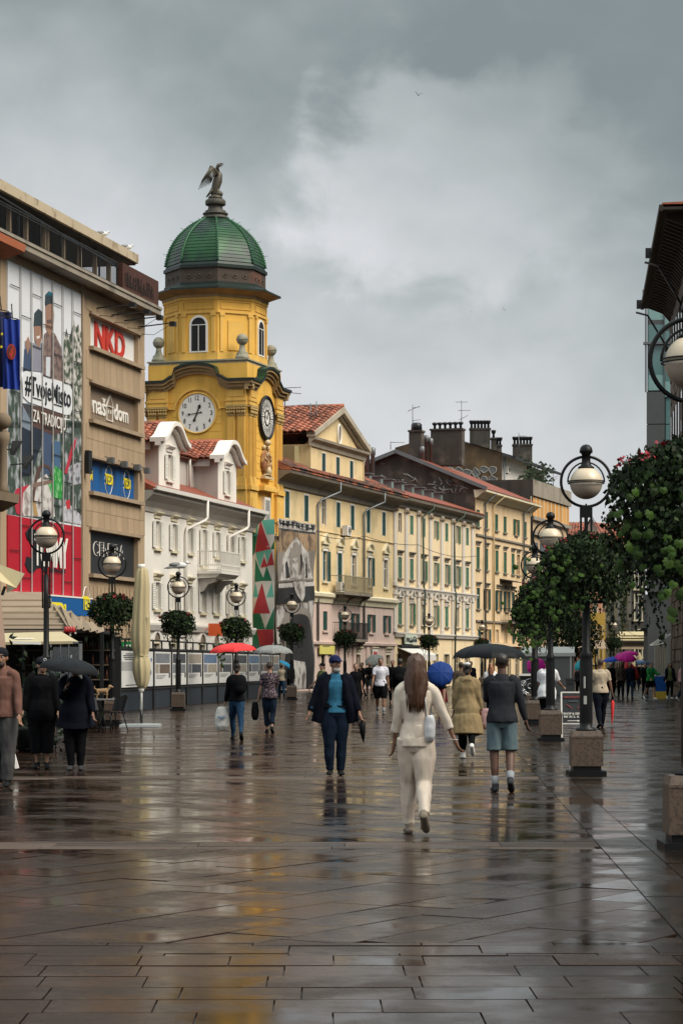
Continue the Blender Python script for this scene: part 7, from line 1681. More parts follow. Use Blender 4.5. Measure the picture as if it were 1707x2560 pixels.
def person(label, px, Y, face=PI, H=1.7, legs=((18, 8), (-16, 22)), arms=((-12, 8, 12), (14, 8, 14)), skin='tan', top=None, sleeve=1., hem=.50, loose=.022, bottom=None, blen=1., bloose=.014, flare=0., hair='short', hairm=None, hat=None, shoes=None, vox=.014, fem=False, coat=None, coat_open=False, coat_hem=.5, lean=.03, turn=0., hoodie=False, beard=None, socks=None, width=1., x=None, lift=None, fold=1., group=None, hood=False, head_dz=0.):
    """face: which way the front points, PI = towards the camera, 0 = away.  legs: (thigh swing, knee bend) left then right; arms: (swing, out, elbow)"""
    loc = gpos(px, Y); r = thing('person', label, 'person', loc, face, group or 'pedestrians on the wet promenade')
    S = H/1.72; V = Vector; wd = width*(.86 if fem else .96); fx_ = .86 if fem else .95
    def sw(a): return math.sin(rad(a)), math.cos(rad(a))
    hipz = .915*S; chains = []; J = {}
    for i, sg in enumerate((-1, 1)):
        a, k = legs[i]; hip = V((sg*(.070 if fem else .082 if blen > .6 else .094)*S, 0, hipz)); s_, c_ = sw(a); knee = hip+V((sg*.005, s_*.43*S, -c_*.43*S)); s2, c2_ = sw(a-k); ank = knee+V((-sg*.012, s2*.415*S, -c2_*.415*S))
        pitch = rad(a-k)*.9 if (a-k) < -12 else 0; J[i] = (hip, knee, ank, pitch)
    # drop the body so that the lowest shoe touches the ground
    low = min(J[i][2].z-.075*S-(.10*S*math.sin(-J[i][3]) if J[i][3] else 0) for i in (0, 1)); dz = -low
    for i in (0, 1): J[i] = tuple(v+V((0, 0, dz)) if isinstance(v, Vector) else v for v in J[i])
    hz = hipz+dz
    def T(z, fwd=0.): return V((0, lean*(z-.53)*1.72*S*1.2+fwd*S, hz+(z-.532)*1.72*S))
    sh = [T(.812)+V((sg*.165*S*wd, 0, 0)) for sg in (-1, 1)]; A = {}
    for i, sg in enumerate((-1, 1)):
        f, o, e = arms[i][:3]; inw = arms[i][3] if len(arms[i]) > 3 else 0
        d = V((sg*math.sin(rad(o)), math.sin(rad(f))*math.cos(rad(o)), -math.cos(rad(f))*math.cos(rad(o)))); el = sh[i]+d*.285*S
        f2 = f+e; d2 = V((sg*math.sin(rad(o-inw)), math.sin(rad(f2))*math.cos(rad(o-inw)), -math.cos(rad(f2))*math.cos(rad(o-inw)))).normalized(); wr_ = el+d2*.25*S; A[i] = (sh[i], el, wr_, d2)
    def torso(b, g, z0=.50, z1=.83, gw=0., bell=0.):
        prof = [(.47, .155, .115), (.53, .168 if not fem else .178, .125), (.58, .150, .112), (.625, .138 if not fem else .125, .100), (.68, .150 if not fem else .138, .108), (.74, .168*wd if not fem else .15, .118), (.79, .172*wd, .105), (.825, .12, .085)]
        P, Q = [], []
        if z0 < .47:
            for z in np.linspace(z0, .45, 4): t = (.47-z)/(.47-z0+.001); P.append(T(z)+V((0, -.02*t, 0))); Q.append((.165*S+g+gw+bell*t, .13*S+g+gw+bell*t))
        for z, rx, ry in prof:
            rx *= fx_ if z < .7 else 1
            if z0 <= z <= z1: P.append(T(z)); q = g+gw*max(0, (.68-z)/.2); Q.append((rx*S*(1 if z > .6 else width)+q, ry*S*(1 if z > .6 else width)+q))
        if P[0].z > T(z0).z+.01*S: P.insert(0, T(z0)); Q.insert(0, (Q[0][0]+.004, Q[0][1]+.004))
        b.tube(*smoothpath(P, Q, 3), n=18)
    def leg(b, i, g, frac=1., fl=0., start=.0):
        h, k, an, p = J[i]; ks = [(0, .098, .10), (.25, .088, .09), (.5, .060, .062), (.62, .056, .060), (.75, .054, .062), (.92, .038, .040), (1., .036, .040)]
        P, Q = [], []
        for t, rx, ry in ks:
            if t > frac: break
            q = h.lerp(k, t*2) if t <= .5 else k.lerp(an, (t-.5)*2); P.append(q); e = g*(1 if t > .05 else .6)+fl*t; Q.append((rx*S*(width if t < .5 else 1)+e, ry*S*(width if t < .5 else 1)+e))
        if frac < 1 and frac-[z[0] for z in ks if z[0] <= frac][-1] > .02:
            q = h.lerp(k, frac*2) if frac <= .5 else k.lerp(an, (frac-.5)*2); P.append(q); Q.append(Q[-1])
        b.tube(*smoothpath(P, Q, 3), n=14)
    def arm(b, i, g, frac=1.):
        s0, el, w, d = A[i]; ks = [(-.06, .050, .060), (.06, .052, .056), (.25, .047, .049), (.5, .040, .042), (.7, .038, .038), (.95, .027, .024), (1.0, .026, .022)]
        P, Q = [], []
        for t, rx, ry in ks:
            if t > frac: break
            q = s0.lerp(el, t*2) if t <= .5 else el.lerp(w, (t-.5)*2)
            if t < 0: q = s0+V((-.07*S*(1 if i else -1)*1.0, 0, .012*S))
            P.append(q); e = g*(1-.5*max(0, t)); Q.append((rx*S+e, ry*S+e))
        if frac < 1: q = s0.lerp(el, frac*2) if frac <= .5 else el.lerp(w, (frac-.5)*2); P.append(q); Q.append(Q[-1])
        b.tube(*smoothpath(P, Q, 3), n=12)
    mats_ = [mat('skin_'+skin, SK[skin], rough=.55, var=.08, scale=8)]
    # the body: head, neck, trunk, limbs grown into one surface
    b = MB(); torso(b, -.024)
    for i in (0, 1): leg(b, i, -.010 if blen > .7 else -.002); arm(b, i, -.012 if coat or sleeve > .7 else -.003)
    hc = T(.928)+V((0, .012*S, head_dz)); nb = T(.825)
    ct, st_ = math.cos(turn), math.sin(turn)
    def HP(x, y, z): return hc+V((x*ct-y*st_, x*st_+y*ct, z))*S
    b.tube([nb+V((0, -.005, -.03*S)), nb.lerp(hc, .5)+V((0, -.008*S, 0)), hc], [(.062*S, .062*S), (.054*S, .056*S), (.05*S, .05*S)], 12)
    hb = MB(); hb.ell((0, -.008, .022), (.075, .095, .098), 16, 12); hb.ell((0, .022, -.045), (.058, .070, .078), 14, 10); hb.ell((0, .065, -.088), (.028, .024, .022), 8, 6)
    hb.tube([(0, .088, .020), (0, .104, -.008), (0, .112, -.030), (0, .094, -.040)], [(.009, .010), (.012, .012), (.017, .014), (.010, .008)], 8); hb.ell((0, .080, .036), (.05, .014, .012), 8, 5)
    for s in (-1, 1): hb.ell((s*.076, -.005, -.01), (.011, .02, .032), 8, 6); hb.ell((s*.042, .06, -.02), (.022, .02, .02), 6, 5)
    b.add([HP(*v) for v in hb.v], hb.f)
    hand_roots = []
    for i in (0, 1):
        w, d = A[i][2], A[i][3]; sg = -1 if i == 0 else 1
        u = V((-sg*.25, .95, 0)); u = (u-d*u.dot(d)).normalized(); n_ = d.cross(u)
        b.tube([w-d*.02, w+d*.03*S, w+d*.075*S, w+d*.095*S], [(.02*S, .026*S), (.017*S, .036*S), (.016*S, .040*S), (.012*S, .034*S)], 10, ref=n_)
        hand_roots.append((w+d*.085*S, d, u, n_))
        # feet
        an, p = J[i][2], J[i][3]; fd = V((0, math.cos(p), math.sin(p))); b.tube([an+V((0, -.03*S, -.02*S)), an+V((0, 0, -.045*S)), an+fd*.12*S-V((0, 0, .05*S))], [(.034*S, .034*S), (.036*S, .036*S), (.034*S, .02*S)], 10)
    body = remesh(b, max(vox, .011), 2)
    ex = MB()
    for i, (p, d, u, n_) in enumerate(hand_roots):
        pn = -n_ if i == 0 else n_; curl = .55
        for k, (off, L) in enumerate(((.030, .072), (.010, .082), (-.010, .076), (-.029, .060))):
            q = p+u*off*S; q1 = q+(d+pn*.15).normalized()*L*.45*S; q2 = q1+(d*.8-pn*-curl*1.0).normalized()*L*.32*S; q3 = q2+(d*.35+pn*.9).normalized()*L*.25*S; ex.tube([q-d*.02*S, q, q1, q2, q3], [.0085*S, .009*S, .0085*S, .0075*S, .005*S], 6)
        q = p-d*.055*S+u*.03*S; ex.tube([q, q+(u*.75+d*.6).normalized()*.035*S, q+(u*.55+d*.95).normalized()*.062*S+pn*.012*S], [.013*S, .010*S, .007*S], 6)
    # eyes, brows, mouth, beard
    for s in (-1, 1):
        e = MB(); e.ell((s*.031, .079, .008), (.013, .008, .0075), 8, 6, k=1); e.ell((s*.031, .086, .008), (.0058, .003, .006), 6, 5, k=2); e.tube([(s*.014, .094, .027), (s*.034, .092, .032), (s*.052, .078, .025)], .0045, 5, k=2)
        o_ = len(ex.v); ex.v += [HP(*v) for v in e.v]; ex.f += [tuple(i+o_ for i in f) for f in e.f]; ex.m += e.m; ex.s += e.s
    e = MB(); e.tube([(-.024, .086, -.066), (0, .094, -.064), (.024, .086, -.066)], [.003, .005, .003], 6, k=3)
    if beard: e.ell((0, .052, -.082), (.058, .050, .045), 10, 7, k=4); e.tube([(-.03, .084, -.058), (0, .100, -.052), (.03, .084, -.058)], [.005, .008, .005], 6, k=4)
    o_ = len(ex.v); ex.v += [HP(*v) for v in e.v]; ex.f += [tuple(i+o_ for i in f) for f in e.f]; ex.m += e.m; ex.s += e.s
    n0 = len(body.vertices); vv = np.zeros(n0*3, np.float32); body.vertices.foreach_get('co', vv)
    fin = MB(); fin.v = [tuple(q) for q in vv.reshape(-1, 3)]; fin.f = [tuple(p.vertices) for p in body.polygons]; fin.m = [0]*len(fin.f); fin.s = [True]*len(fin.f)
    fin.add(ex.v, ex.f); fin.m[-len(ex.f):] = ex.m; fin.s[-len(ex.f):] = [True]*len(ex.f); bpy.data.meshes.remove(body)
    mats_ += [mat('eye_white', (.55, .52, .48), rough=.3, var=0), mat('eye_dark', (.015, .01, .008), rough=.3, var=0), mat('lip', (.22, .08, .06), rough=.5, var=0), beard or mat('eye_dark', (.015, .01, .008))]
    fin.build('body', mats_, r)
    def garment(name, m, fn, vx=vox, f=(.010, 9, 5)):
        b = MB(); fn(b); me = remesh(b, vx, 2); 
        if f: folds(me, f[0]*fold, f[1], f[2], R.random()*50)
        me.materials.append(m); return link(name, me, r)
    def pelvis(b, g): b.tube(*smoothpath([T(.455), T(.50), T(.55), T(.605)], [(.10*S+g, .09*S+g), (.158*S*width*fx_+g, .122*S*width+g), (.162*S*width*fx_+g, .120*S*width+g), (.142*S*width*fx_+g, .106*S*width+g)], 3), n=16)
    if bottom:
        if flare < 0:                                    # a skirt
            garment('skirt', bottom, lambda b: torso(b, .012, 1-blen, .62, .0, -flare))
        else: garment('trousers' if blen > .7 else 'shorts', bottom, lambda b: (pelvis(b, min(bloose, .014)), leg(b, 0, bloose, blen, flare), leg(b, 1, bloose, blen, flare)), f=(.012, 11, 3.5))
    if top: garment('shirt' if not hoodie else 'hoodie', top, lambda b: (torso(b, loose-.006, hem, .82, loose*.6), [arm(b, i, loose*.62, sleeve) for i in (0, 1)], b.tube([T(.785), T(.825), T(.852)], [(.145*S*wd, .108*S), (.105*S*wd, .088*S), (.066*S, .068*S)], 14)))
    if hoodie or hood: garment('hood', coat or top, lambda b: b.ell(T(.835)+V((0, -.075*S, -.02*S)), (.13*S, .085*S, .085*S), 12, 8) if True else 0, f=(.015, 12, 12))
    if coat:
        def cf(b):
            torso(b, loose+.012, coat_hem, .825, loose+.012, .05 if coat_hem < .45 else 0)
            for i in (0, 1): arm(b, i, loose*.7+.014, .97)
            b.tube([T(.79), T(.825), T(.850)], [(.15*S, .11*S), (.10*S, .09*S), (.07*S, .072*S)], 14)
        if not coat_open: garment('coat', coat, cf, f=(.013, 8, 4))
        else:                                            # open front: two hanging panels and a back
            def cf2(b):
                for sgn in (-1, 1):
                    b.tube(*smoothpath([T(.825)+V((sgn*.085*S, .0, 0)), T(.76)+V((sgn*.135*S, .05*S, 0)), T(.68)+V((sgn*.155*S, .065*S, 0)), T(.58)+V((sgn*.205*S, .06*S, 0)), T(coat_hem)+V((sgn*.26*S, .035*S, 0))], [(.05*S, .07*S), (.065*S, .085*S), (.066*S, .085*S), (.075*S, .085*S), (.10*S, .075*S)], 3), n=12)
                b.tube(*smoothpath([T(.83)+V((0, -.03*S, 0)), T(.76)+V((0, -.075*S, 0)), T(.66)+V((0, -.075*S, 0)), T(coat_hem)+V((0, -.09*S, 0))], [(.09*S, .05*S), (.16*S, .06*S), (.16*S, .06*S), (.20*S, .06*S)], 3), n=14)
                for i in (0, 1): arm(b, i, .034, .96)
            garment('jacket', coat, cf2, f=(.013, 8, 4))
    hm = hairm or mat('hair_dark', (.018, .013, .010), rough=.5, var=.3, scale=20, stretch=(1, 1, .1))
    def hd(fn, name='hair', m=hm, f=None):
        b = MB(); q = MB(); fn(q); b.v = [HP(*v) for v in q.v]; b.f = q.f; me = remesh(b, min(vox, .011), 1)
        if f: folds(me, *f, R.random()*9)
        me.materials.append(m); link(name, me, r)
    if hair in ('short', 'bun', 'long'):
        if hair == 'short': hd(lambda q: q.ell((0, -.022, .040), (.081, .094, .090), 14, 10), f=(.006, 30, 30))
        if hair == 'bun': hd(lambda q: (q.ell((0, -.022, .034), (.082, .096, .094), 14, 10), q.ell((0, -.10, .065), (.045, .04, .045), 10, 7), q.tube([(0, -.07, 0), (0, -.085, -.05), (0, -.06, -.09)], [.05, .045, .03], 8)), f=(.005, 30, 30))
        if hair == 'long': hd(lambda q: (q.ell((0, -.022, .034), (.085, .10, .096), 14, 10), q.tube([(0, -.06, .04), (0, -.085, -.06), (0, -.105, -.16), (0, -.125, -.27), (0, -.14, -.38)], [(.078, .06), (.092, .06), (.10, .055), (.09, .045), (.055, .025)], 14), q.tube([(-.06, -.02, 0), (-.078, -.05, -.10), (-.09, -.09, -.22)], [.035, .035, .02], 8), q.tube([(.06, -.02, 0), (.078, -.05, -.10), (.09, -.09, -.22)], [.035, .035, .02], 8)), f=(.010, 34, 3))
    if hat is not None:
        kind, hmt = hat
        def hf(q):
            q.ell((0, -.012, .045), (.087, .104, .088), 16, 10)
            if kind == 'cap': q.tube([(0, .06, .052), (0, .12, .048), (0, .165, .036)], [(.075, .008), (.068, .007), (.04, .005)], 12, ref=(1, 0, 0))
        hd(hf, 'cap' if kind == 'cap' else 'knit_hat', hmt)
    sm_ = shoes or cloth('black_shoe', (.012, .012, .013), bump=0)
    for i in (0, 1):
        an, p = J[i][2], J[i][3]; sg = -1 if i == 0 else 1
        q = MB(); q.tube([(0, -.075, -.052), (0, -.045, -.042), (0, .03, -.034), (0, .10, -.046), (0, .165, -.053), (0, .19, -.058)], [(.028, .022), (.040, .034), (.041, .040), (.046, .028), (.038, .020), (.015, .012)], 12, ref=(1, 0, 0)).tube([(0, -.02, -.03), (0, -.012, .03)], [(.04, .05), (.044, .048)], 12)
        q.v = [(x_, y_, max(z_, -.075)) for x_, y_, z_ in q.v]
        me0 = MB(); c_, s_ = math.cos(p), math.sin(p); ya = math.radians(-8*sg)
        me0.v = [tuple(an+V((x_*math.cos(ya)-y_*math.sin(ya), (x_*math.sin(ya)+y_*math.cos(ya))*c_-z_*s_, (x_*math.sin(ya)+y_*math.cos(ya))*s_+z_*c_))*S) for x_, y_, z_ in q.v]; me0.f = q.f
        me = remesh(me0, min(vox, .010), 1); me.materials.append(sm_); link('shoe', me, r)
        if socks:
            h, k, a2, _ = J[i]; b = MB(); b.tube([a2.lerp(k, -.02), a2.lerp(k, .12), a2.lerp(k, .30)], [(.043*S, .046*S), (.044*S, .047*S), (.052*S, .056*S)], 10); me = b.mesh('sock', socks); link('sock', me, r)
    R_ = Matrix.Translation(loc) @ Matrix.Rotation(face, 4, 'Z')
    return dict(o=r, world=lambda v: R_ @ v, hands=[A[i][2]+A[i][3]*.1*S for i in (0, 1)], sh=sh, T=T, head=hc, dirs=[A[i][3] for i in (0, 1)], S=S, HP=HP, J=J)
def umbrella(label, top, m, Rr=.5, h=.17, tilt=(0, 0), grip=None, rz=0., canopy_pos=None, rm=None):
    """open umbrella, canopy centre at top; grip = where the hand holds the shaft"""
    r = thing('umbrella', label, 'umbrella', top, rz, 'open umbrellas'); r.rotation_euler = (tilt[0], tilt[1], rz)
    b = MB(); n = 8; sub = 4; rings = 7; vs = []
    for j in range(rings+1):
        t = j/rings
        for i in range(n*sub):
            a = 2*PI*i/(n*sub); w = (i % sub)/sub; sag = math.sin(PI*w); q = Rr*math.sin(t*PI/2*.98)*(1-.075*sag*t**2); vs.append((q*math.cos(a), q*math.sin(a), -h*(1-math.cos(t*PI/2*.98))-.05*sag*t*(1-t)+.018*sag*t**4))
    m_ = n*sub; fs = [(j*m_+i, (j+1)*m_+i, (j+1)*m_+(i+1) % m_, j*m_+(i+1) % m_) for j in range(rings) for i in range(m_)]
    for i in range(n):                                    # one taut panel between each pair of ribs
        idx = [(i*sub+k) % m_ for k in range(sub+1)]; b.add([vs[j*m_+k] for j in range(rings+1) for k in idx], [(j*(sub+1)+k, (j+1)*(sub+1)+k, (j+1)*(sub+1)+k+1, j*(sub+1)+k+1) for j in range(rings) for k in range(sub)], sm=True)
    o = b.build('canopy', m, r)
    b = MB()
    for i in range(n):
        a = 2*PI*i/n; b.tube([(Rr*math.sin(t*PI/2)*.99*math.cos(a), Rr*math.sin(t*PI/2)*.99*math.sin(a), -h*(1-math.cos(t*PI/2))-.008) for t in (0, .3, .55, .8, 1)], .0035, 4)
    b.build('ribs', M_zinc, r)
    L = 1.0
    if grip is not None: L = (Vector(top)-Vector(grip)).length
    MB().tube([(0, 0, .045), (0, 0, -L)], .008, 6).build('shaft', M_zinc, r)
    MB().tube([(0, 0, -L+.05), (0, 0, -L-.07), (0, .015, -L-.10), (0, .04, -L-.10)], .016, 8).build('handle', M_lamp, r)
    if grip is not None:                                  # point the shaft at the hand
        d = (Vector(top)-Vector(grip)).normalized(); r.rotation_mode = 'QUATERNION'; r.rotation_quaternion = d.to_track_quat('Z', 'Y')
        if tilt != (0, 0): r.children[0].rotation_euler = (tilt[0], tilt[1], 0); r.children[1].rotation_euler = (tilt[0], tilt[1], 0)
    return r
def folded_umbrella(label, p, q, m, r_=.04):
    r = thing('folded_umbrella', label, 'umbrella', p); d = Vector(q)-Vector(p)
    MB().tube([d*.12, d*.2, d*.55, d*.86, d*.95], [.012, r_, r_*.8, r_*.3, .006], 10).build('canopy', m, r); MB().tube([-d*.05, d*.14], .012, 8).tube([d*.94, d*1.0], .006, 6).build('handle', M_lamp, r)
def bag(label, p, w, h, m, name='handbag', d=.1, straps=None, rz=0.):
    r = thing(name, label, 'bag', p, rz); b = MB()
    b.tube(*smoothpath([Vector((0, 0, 0)), Vector((0, 0, -h*.12)), Vector((0, 0, -h*.45)), Vector((0, 0, -h*.8)), Vector((0, 0, -h))], [(w*.30, d*.25), (w*.42, d*.4), (w*.52, d*.5), (w*.5, d*.5), (w*.3, d*.25)], 3), n=18); me = remesh(b, .012, 1); folds(me, .008, 14, 8, 3); me.materials.append(m); link('pouch', me, r)
    if straps: MB().tube(straps, .008, 5).build('strap', m, r)
    return r
K = dict(black=cloth('black', (.005, .005, .006)), navy=cloth('navy', (.005, .006, .011)), dkgrey=cloth('dark_grey', (.022, .023, .027)), jeans=cloth('jeans', (.006, .010, .020), c2=(.010, .017, .030), c2s=3), bjeans=cloth('blue_jeans', (.012, .032, .066), c2=(.02, .045, .085), c2s=3), ljeans=cloth('pale_denim', (.075, .105, .12), c2=(.10, .14, .15), c2s=4),
         white=cloth('white', (.58, .57, .58)), cream=cloth('cream', (.62, .525, .435)), silk=mat('cloth_silk', (.58, .475, .385), rough=.42, var=.06, scale=3, spec=.45), beige=cloth('beige', (.36, .29, .21)), trench=cloth('trench', (.22, .16, .085)), pinkh=cloth('dusty_rose', (.13, .066, .052)), grey=cloth('sweat_grey', (.06, .058, .058)),
         olive=cloth('olive', (.10, .12, .05)), green=cloth('green', (.02, .16, .04)), brown=cloth('brown', (.06, .045, .035)), floral=cloth('floral', (.018, .015, .02), c2=(.36, .25, .28), c2s=42, c2t=.60, bump=0), bshirt=cloth('blue_shirt', (.028, .115, .19)), rose=cloth('rose', (.36, .22, .22)))
H_br = mat('hair_brown', (.062, .026, .013), rough=.5, var=.35, scale=24, stretch=(1, 1, .06)); H_gr = mat('hair_grey', (.30, .29, .28), rough=.6, var=.2); H_or = mat('hair_auburn', (.22, .085, .035), rough=.45, var=.3); H_bd = mat('stubble', (.33, .31, .29), rough=.7, var=.3, scale=60); H_bk = mat('beard_dark', (.03, .02, .016), rough=.7, var=.3, scale=60)
U = lambda n, c, **k: mat('umbrella_'+n, c, rough=.55, **{**dict(var=.10, scale=3, spec=.10), **k})
M_wsh = cloth('white_shoe', (.55, .53, .50), bump=0)
# --- the woman in cream walking away
p = person('woman in cream knit top and wide silky trousers with long brown hair walking away', 1040, 22.75, 0, 1.70, legs=((9, 5), (-9, 36)), arms=((4, 7, 12), (-6, 24, 8)), skin='tan', top=K['cream'], sleeve=.80, hem=.485, loose=.016, bottom=K['silk'], blen=.985, bloose=.016, flare=.001, hair='long', hairm=H_br, shoes=cloth('taupe_shoe', (.22, .18, .14), bump=0), vox=.009, fem=True, fold=1.25, lean=.012)
w = p['world']; s_ = p['sh'][1]
b = MB(); RG = random.Random(4)
for i in range(110):
    a = RG.uniform(-1, 1); f_ = RG.uniform(.75, 1.1); e_ = RG.uniform(.75, 1.12)
    q = [Vector((a*.04, -.03-.03*(1-a*a), .12)), Vector((a*.084, -.05-.06*(1-a*a), .03)), Vector((a*.10, -.07-.085*(1-a*a), -.09)), Vector((a*.10*f_, -.09-.075*(1-a*a), -.22)), Vector((a*.085*f_+RG.gauss(0, .01), -.12-.055*(1-a*a), -.22-.2*e_))]
    P_s, _r = smoothpath(q, [(0, 0)]*5, 3); b.tube([p['HP'](*v) for v in P_s], [.0055]*(len(P_s)-3)+[.004, .003, .001], 4)
b.build('hair', mat('hair_strand', (.075, .033, .015), rough=.45, var=.3, rnd=.55, spec=.3), p['o'])
bag('small white shoulder bag tucked under the arm of the woman in cream', w(s_+Vector((-.015, -.10, -.26))), .10, .25, K['white'], 'shoulder_bag', .13, straps=[(-.03, .0, -.02), (-.045, -.015, .14), (-.03, .06, .27), (-.01, .14, .26), (.01, .16, .1), (.02, .08, -.02)])
o = MB().torus((0, 0, 0), .031, .006, 'z', 16, 5).build('bracelet', mat('gold', (.55, .35, .08), rough=.3, metal=.9), p['o']); o.location = p['hands'][0]+Vector((0, -.005, .085))
o = MB().torus((0, 0, 0), .030, .004, 'z', 16, 5).build('bracelet', K['white'], p['o']); o.location = p['hands'][1]-p['dirs'][1]*.09
# --- grey sweatshirt and shorts under the black umbrella
p = person('man in grey sweatshirt and pale denim shorts walking away under a black umbrella', 1254, 30.3, 0, 1.73, legs=((-3, 4), (-4, 30)), arms=((30, 4, 105, 12), (-6, 15, 14)), skin='dark', top=K['dkgrey'], sleeve=.98, hem=.50, loose=.030, bottom=K['ljeans'], blen=.47, bloose=.004, flare=.012, socks=cloth('grey_sock', (.22, .23, .24)), vox=.011, shoes=cloth('dark_sneaker', (.035, .037, .04), bump=0))
umbrella('large black umbrella over the man in grey sweatshirt', p['world'](p['hands'][0])*Vector((1, 1, 0)).to_3d() if 0 else Vector((*p['world'](p['hands'][0]).xy, 1.86)), U('black', (.006, .0065, .008)), .47, .20, grip=p['world'](p['hands'][0]))
# --- trench coat
p = person('woman in hooded beige raincoat with a white hair clip walking away', 1167, 40.8, 0, 1.62, legs=((12, 6), (-12, 40)), arms=((0, 10, 10), (0, 10, 10)), skin='tan', coat=K['trench'], coat_hem=.26, bottom=K['black'], blen=.93, hair='bun', shoes=M_wsh, vox=.012, fem=True, loose=.03, fold=1.5, hood=True)
o = MB().ell((0, 0, 0), (.055, .035, .03), 10, 6).build('hair_clip', K['white'], p['o']); o.location = p['HP'](0, -.10, .11)
bag('dusty pink soft bag carried beside the beige raincoat', p['world'](p['hands'][1]+Vector((.08, 0, .12))), .22, .34, K['rose'], 'soft_bag', .14)
# --- man in jacket, towards the camera
p = person('bearded man in navy cap, blue shirt and open dark jacket walking towards us', 838, 34.8, PI+.02, 1.72, legs=((2, 3), (10, 12)), arms=((6, 19, 10), (2, 22, 12)), skin='tan', top=K['bshirt'], sleeve=.9, hem=.52, loose=.016, bottom=K['jeans'], bloose=.022, blen=1., hair=None, hat=('cap', cloth('cap_navy', (.012, .016, .05))), coat=K['navy'], coat_open=True, coat_hem=.44, beard=H_bd, vox=.011, turn=.45, width=1.06)
w = p['world']; b = MB(); b.bx(-.15, .15, .118, .13, -.012, .012); o = b.build('belt', K['black'], p['o']); o.location = p['T'](.575)
o = MB().tube([(0, .127, .02), (.02, .132, -.10), (.01, .13, -.28)], .004, 4).build('button_placket', cloth('placket', (.02, .10, .17)), p['o']); o.location = p['T'](.77)
folded_umbrella('dark folded umbrella hanging from the hand of the man in the blue shirt', w(p['hands'][0]), w(p['hands'][0]+Vector((-.03, -.06, -.36))), U('black', (.006, .0065, .008)), .05)
# --- red and patterned umbrellas
p = person('woman in black jacket and blue jeans striding away under a red umbrella', 592, 50.6, .12, 1.66, legs=((22, 8), (-24, 12)), arms=((6, 10, 10), (26, 0, 105, 26)), skin='light', top=K['black'], hem=.52, loose=.03, bottom=K['bjeans'], bloose=.006, hair='bun', vox=.013, fem=True, shoes=cloth('black_boot', (.012, .012, .013), bump=0))
umbrella('red umbrella held by the striding woman in blue jeans', p['world'](p['hands'][1]+Vector((-.05, .0, .78))), U('red', (.56, .035, .035)), .50, .20, grip=p['world'](p['hands'][1]))
bk_ = thing('backpack', 'small black backpack on the woman under the red umbrella', 'bag', p['world'](p['T'](.72)+Vector((.06, -.20, 0))), .12); b = MB(); b.ell((0, 0, 0), (.15, .10, .20), 12, 8).ell((0, -.06, -.08), (.11, .06, .1), 10, 6); b.build('pouch', K['black'], bk_)
bg_ = bag('white plastic carrier bag with blue print beside the striding woman', p['world'](p['hands'][0]+Vector((-.05, 0, -.02))), .30, .50, cloth('carrier', (.50, .49, .46)), 'carrier_bag', .2); scribble(M_blue, bg_, -.09, -.125, -.24, .17, .07, 4)
p = person('woman in floral blouse and rolled jeans walking away under a grey patterned umbrella', 674, 55.6, 0, 1.64, legs=((6, 4), (-6, 24)), arms=((2, 12, 8), (26, 2, 105, 18)), skin='light', top=K['floral'], sleeve=.42, hem=.49, loose=.028, bottom=K['jeans'], blen=.86, bloose=.008, hair='short', hairm=H_bk, vox=.013, fem=True, width=1.10)
umbrella('grey speckled umbrella over the woman in the floral blouse', p['world'](p['hands'][1]+Vector((.0, .0, .74))), U('speckled', (.13, .13, .125), c2=(.26, .26, .25), c2s=60, c2t=.5), .46, .21, grip=p['world'](p['hands'][1]))
bag('black handbag hanging beside the woman in the floral blouse', p['world'](p['hands'][0]+Vector((-.06, 0, -.02))), .17, .42, K['black'], 'handbag', .14)
# --- three on the left
p = person('bearded man in dusty rose hoodie and grey sweatpants at the left edge', 6, 31.4, PI-.1, 1.80, legs=((4, 3), (-6, 10)), arms=((8, 10, 12), (12, 14, 34, 16)), skin='tan', top=K['pinkh'], hem=.50, loose=.034, hoodie=True, bottom=K['grey'], bloose=.034, hair=None, hat=('knit', cloth('knit_black', (.012, .013, .016))), beard=H_bk, vox=.011, fold=1.3)
p = person('man in black rain jacket, dark cap and three quarter trousers', 106, 37, PI, 1.70, legs=((3, 3), (4, 4)), arms=((4, 10, 10), (4, 12, 12)), skin='light', coat=K['black'], coat_hem=.46, bottom=K['black'], blen=.80, bloose=.045, hair='short', hat=('cap', cloth('cap_black', (.014, .015, .018))), vox=.012, turn=.7, loose=.03, width=1.06)
o = MB().torus((0, 0, 0), .02, .005, 'y', 14, 4).build('cap_emblem', K['white'], p['o']); o.location = p['HP'](.0, .092, .085)
p = person('person in dark navy coat and black trousers holding a black umbrella low over the face', 190, 36.5, PI, 1.66, legs=((3, 5), (6, 8)), arms=((8, 12, 12), (34, 4, 88, 22)), skin='mid', coat=K['navy'], coat_hem=.40, bottom=K['black'], bloose=.02, hair='short', vox=.012, loose=.035, width=1.08, shoes=cloth('dark_sneaker', (.035, .037, .04), bump=0))
umbrella('black umbrella hiding the face of the person in the navy coat', Vector((*p['world'](p['hands'][1]).xy, 1.69))+Vector((.06, -.02, 0)), U('black', (.006, .0065, .008)), .47, .21, grip=p['world'](p['hands'][1]))
